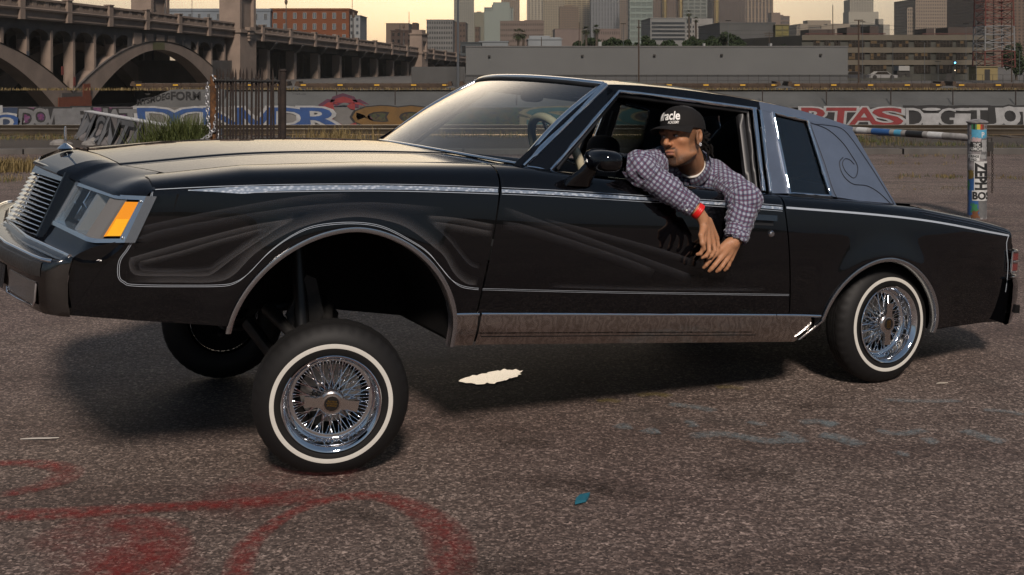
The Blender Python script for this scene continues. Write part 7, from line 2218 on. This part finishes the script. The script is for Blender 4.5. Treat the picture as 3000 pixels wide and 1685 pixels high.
for i in range(4):
    m = bid == i; t = bc[m, 0]/L_of[i]; a = bc[m, 1]/.06; ph = i*1.7
    elbow = np.exp(-((t-(1. if i % 2 == 0 else 0.))/.28)**2); cuff = np.exp(-((t-1)/.2)**2) if i % 2 else 0*t
    fold[m] = .0050*(.25+elbow+.6*cuff)*np.sin(2*np.pi*bc[m, 0]/.052+1.6*np.sin(a*1.3+ph)+ph)*np.cos(a*.9+ph*.6) + .0022*np.sin(2*np.pi*bc[m, 0]/.027+2.2*np.cos(a*2+ph))
nb_ = np.array([mnoise.noise(Vector(p*14)) for p in SV]); nb2 = np.array([mnoise.noise(Vector(p*33)) for p in SV])
SV2 = SV + SN*(fold + .0055*nb_ + .0020*nb2)[:, None]
fb = np.array([np.bincount(bid[q], minlength=6).argmax() for q in SF])
VIEW = HEAD/np.linalg.norm(HEAD)
fn = np.cross(SV[SF[:, 2]]-SV[SF[:, 0]], SV[SF[:, 3]]-SV[SF[:, 1]]); fn /= np.maximum(np.linalg.norm(fn, axis=1), 1e-9)[:, None]
uvl = np.zeros((len(SF), 4, 2))
for i in range(6):          # cloth grain: box mapping in a frame aligned with each sleeve
    m = np.where(fb == i)[0]; a, b_ = bones[i]; d = b_-a; d = d-VIEW*(d @ VIEW); d /= np.linalg.norm(d)
    if i >= 4: d = np.array([.12, 0, .99]); d = d-VIEW*(d @ VIEW); d /= np.linalg.norm(d)
    e_ = np.cross(d, VIEW); e_ /= np.linalg.norm(e_)
    nn = np.abs(np.stack([fn[m] @ d, fn[m] @ e_, fn[m] @ VIEW*1.5], 1)).argmax(1)
    for k in range(4):
        P = SV[SF[m, k]]; A, E_, C_v = P @ d, P @ e_, P @ VIEW
        uvl[m, k] = np.stack([np.where(nn == 0, C_v, A), np.where(nn == 1, C_v, E_)], 1)
def plaid_mat():
    m = bpy.data.materials.new('checked_cotton'); t = NT(m)
    tc = t.add('ShaderNodeTexCoord'); sep = t.add('ShaderNodeSeparateXYZ'); t.L(tc.outputs['UV'], sep.inputs[0])
    def band(s, period, duty, ph):
        q = t.math('FRACT', t.math('ADD', t.math('DIVIDE', s, period), ph)); return t.math('LESS_THAN', q, duty)
    u, v_ = sep.outputs[0], sep.outputs[1]; P_ = .0185
    c = t.mix(t.math('MULTIPLY', band(u, P_, .48, 0.), .68), (.255, .265, .32), (.012, .019, .060))
    c = t.mix(t.math('MULTIPLY', band(v_, P_, .48, 0.), .68), c, (.012, .019, .060))
    c = t.mix(t.math('MULTIPLY', band(u, P_, .10, .86), .55), c, (.17, .030, .045))
    c = t.mix(t.math('MULTIPLY', band(v_, P_, .10, .86), .55), c, (.17, .030, .045))
    t.base(c); t.b.inputs['Roughness'].default_value = .9; t.b.inputs['Specular IOR Level'].default_value = .15
    t.b.inputs['Sheen Weight'].default_value = .15
    t.bump(t.noise(tc.outputs['UV'], 900, 2, .5), .15, .0008); return m
M_PLAID = plaid_mat()
shirt = pmesh('checked_shirt', SV2, SF, M_PLAID, 180)
lay = shirt.data.uv_layers.new(name='UVMap')
if len(shirt.data.polygons) == len(SF): lay.data.foreach_set('uv', uvl.astype(np.float32).ravel())
# collar: two stand-up flaps round the neck
nd = NECK0-NECKB; nd = nd/np.linalg.norm(nd); e1c = np.cross(nd, [0, 0, 1.0]) if abs(nd[2]) < .95 else np.array([1., 0, 0]); e1c /= np.linalg.norm(e1c); e2c = np.cross(nd, e1c)
toCam = -NECKB/np.linalg.norm(NECKB); fx = np.arctan2(toCam @ e2c, toCam @ e1c)
rows = []
for rr_, hh in ((.062, .004), (.066, .034), (.071, .046), (.078, .036), (.086, .008), (.088, -.006)):
    row = []
    for k, a in enumerate(np.linspace(fx-R(20)+R(0), fx-R(20)+R(330), 44)):
        dip = -.030*math.exp(-((k-0)/5)**2) - .030*math.exp(-((k-43)/5)**2)
        row.append(NECKB + nd*(hh+.080+dip) + (e1c*math.cos(a)+e2c*math.sin(a))*rr_)
    rows.append(row)
v, f = grid_geo(np.array(rows)); uvc = [(k*.0115, j*.012) for j in range(6) for k in range(44)]
mesh('collar', np.array(v)-PO, f, M_PLAID, shirt, smooth=70, uv=uvc)
# white undershirt edge
ring = [NECKB + nd*.098 + (e1c*math.cos(a)+e2c*math.sin(a))*.0605 for a in np.linspace(0, 2*np.pi, 36, endpoint=False)]
mesh('undershirt_edge', np.array(tube_geo(ring, .006, 6, closed=True)[0])-PO, tube_geo(ring, .006, 6, closed=True)[1], pbr('undershirt_white', (.6, .57, .53), rough=.9), person, smooth=70)
# cuff bands and buttons
for c_, e_, w_, r_ in ((cuffR, ER, WR, .0465), (cuffL, EL, WL, .0515)):
    d = (w_-e_)/np.linalg.norm(w_-e_); a1 = np.cross(d, [0, 0, 1.]); a1 /= np.linalg.norm(a1); a2 = np.cross(d, a1)
    rows = []; uvc = []
    for j, (t, k) in enumerate(((-.052, .97), (-.048, 1.04), (-.02, 1.02), (.010, 1.0), (.013, .97), (.008, .90))):
        for i, a in enumerate(np.linspace(0, 2*np.pi, 33)):
            rows.append(c_+d*t+(a1*math.cos(a)+a2*math.sin(a))*r_*k*(1+.03*math.sin(3*a))); uvc.append((t, a*r_))
    v, f = grid_geo(np.array(rows).reshape(6, 33, 3), flip=True); mesh('cuff', np.array(v)-PO, f, M_PLAID, shirt, smooth=60, uv=uvc)
    tc_ = -c_/np.linalg.norm(c_); tc_ -= d*(tc_ @ d); tc_ /= np.linalg.norm(tc_)
    MB().ell(tuple(c_-d*.02+(tc_*.94-np.array([0, 0, .36]))*r_*1.03-PO), (.005, .005, .005), 8, 6).obj('button', pbr('button_pearl', (.5, .5, .48), rough=.25), shirt, smooth=60)
# bracelet, watch
for c_, e_, r_, nm, mt, n_, wd in ((WR, ER, .0300, 'red_bracelet', pbr('bracelet_red', (.55, .012, .010), rough=.4), 3, .0052), (WL, EL, .0300, 'wrist_watch', M_CHROMED, 2, .005)):
    d = (c_-e_)/np.linalg.norm(c_-e_); a1 = np.cross(d, [0, 0, 1.]); a1 /= np.linalg.norm(a1); a2 = np.cross(d, a1); m_ = MB()
    for j in range(n_):
        rg = [c_ + d*(j*.0075-.006 + (.006 if nm == 'red_bracelet' else .0)) + (a1*math.cos(a)+a2*math.sin(a))*(r_+.001*(j % 2)) - PO for a in np.linspace(0, 2*np.pi, 26, endpoint=False)]
        v, f = tube_geo(rg, wd, 6, closed=True); m_.add(v, f)
    m_.obj(nm, mt, person, smooth=60)

# ---- cap
M_CAP = pbr('cap_black_cotton', (.010, .009, .009), rough=.85, spec=.2, bump=.4, bscale=300, bdist=.001)
def cap_pt(az, el, out=0.):
    """az 0 = forehead; el 0 at the band, pi/2 at the top"""
    ca, sa = math.cos(az), math.sin(az)
    rx = .106 if ca > 0 else .104; ry = .086
    k = math.cos(el)**.62; zz = math.sin(el)**.92
    return np.array([-.008 + (rx+out)*ca*k - .006*zz, (ry+out)*sa*k, .042 - .018*(1-ca)*.5 + (.090+out)*zz])
G = np.array([[HW(cap_pt(a, e)) for e in np.linspace(0, math.pi/2, 16)] for a in np.linspace(-math.pi, math.pi, 49)])
v, f = grid_geo(G, flip=False); cap = pmesh('cap', v, f, M_CAP, 70)
rows = []
for t, dz in ((0, 0), (.3, 0), (.6, 0), (.85, 0), (1, 0), (1.0, -.004), (.6, -.004), (0, -.004)):
    row = []
    for a in np.linspace(-1.25, 1.25, 33):
        b0 = cap_pt(a, 0.02); ext = .068*math.cos(a*.98)**.8 if abs(a) < 1.55 else 0
        p = b0 + np.array([ext*t*1.0, math.sin(a)*.006*t, 0]); p[2] += .004 - .010*t*t - .017*(math.sin(a)**2)*t**.8 + dz
        row.append(HW(p))
    rows.append(row)
v, f = grid_geo(np.array(rows)); mesh('brim', np.array(v)-PO, f, M_CAP, cap, smooth=60)
MB().ell(tuple(HW(cap_pt(0, math.pi/2))-PO), (.008, .008, .004), 8, 5).obj('cap_button', M_CAP, cap, smooth=60)
def cap_text(txt, az0, az1, el0, el1, off, mat, lean=0.):
    v, f = text_geo(txt, 1.0, off); lo_ = v[:, :2].min(0); hi_ = v[:, :2].max(0); P = []
    for a, b_, _ in v:
        s = (a-lo_[0])/(hi_[0]-lo_[0]); t = (b_-lo_[1])/(hi_[1]-lo_[1]); P.append(HW(cap_pt(az0+(az1-az0)*s, el0+(el1-el0)*t, .0022))-PO)
    return mesh('cap_lettering', P, f, mat, cap)
M_CAPW = pbr('cap_thread_white', (.72, .70, .66), rough=.7)
cap_text('Miracle', -.72, .66, .28, .74, .022, M_CAPW); cap_text('ACADEMY', .10, .62, .12, .24, .012, M_CAPW)
# ---- hair bun with hanging locs, earring
M_HAIR = pbr('hair_black', (.006, .005, .0045), rough=.8, spec=.15, bump=.8, bscale=160, bdist=.004)
hb = MB(); hb.ell((0, 0, 0), (.001, .001, .001), 4, 3)
hb = MB(); rngh = np.random.default_rng(3)
for k in range(34):
    d = rngh.normal(size=3); d /= np.linalg.norm(d); c0_ = np.array([-.120, .012, -.005])
    pts = [HW(c0_ + d*.008), HW(c0_ + d*.026+rngh.normal(size=3)*.005), HW(c0_ + d*.030 + rngh.normal(size=3)*.010)]
    hb.tube([tuple(p-PO) for p in pts], [.010, .008, .005], 6)
hb.ell(tuple(HW((-.116, .010, -.004))-PO), (.026, .026, .026), 12, 8)
for k in range(5):
    y0 = .005+.011*k; st = np.array([-.100-.002*k, y0+.01, -.030]); L_ = .025+.04*rngh.random()
    hb.tube([tuple(HW(st+np.array([-.004*j+.003*math.sin(j+k), .003*math.cos(j*2+k), -L_*j/4]))-PO) for j in range(5)], [.0055, .006, .006, .0055, .004], 6)
hb.obj('hair_locs', M_HAIR, person, smooth=60)
er = MB()
for k in range(5):
    a = k*1.257; er.ell(tuple(HW((-.004+.005*math.cos(a), .0865, -.033+.005*math.sin(a)))-PO), (.0034, .0034, .0034), 7, 5)
er.obj('earring', pbr('earring_diamond', (.85, .85, .88), rough=.05, metal=.6), person, smooth=60)

# ================================================================== HAZE
def haze():
    m = bpy.data.materials.new('evening_haze'); m.use_nodes = True; nt = m.node_tree
    for n in list(nt.nodes): nt.nodes.remove(n)
    out = nt.nodes.new('ShaderNodeOutputMaterial'); pv = nt.nodes.new('ShaderNodeVolumePrincipled')
    pv.inputs['Color'].default_value = (.97, .93, .86, 1); pv.inputs['Density'].default_value = HAZE_D; pv.inputs['Anisotropy'].default_value = .35
    nt.links.new(pv.outputs[0], out.inputs['Volume'])
    o = MB().box((-1300, -430, -9.7), (1300, 2150, 240)).obj('haze', m)
    o['kind'] = 'stuff'; o['label'] = 'thin warm evening haze over the whole place'
HAZE_D = .00015
haze()
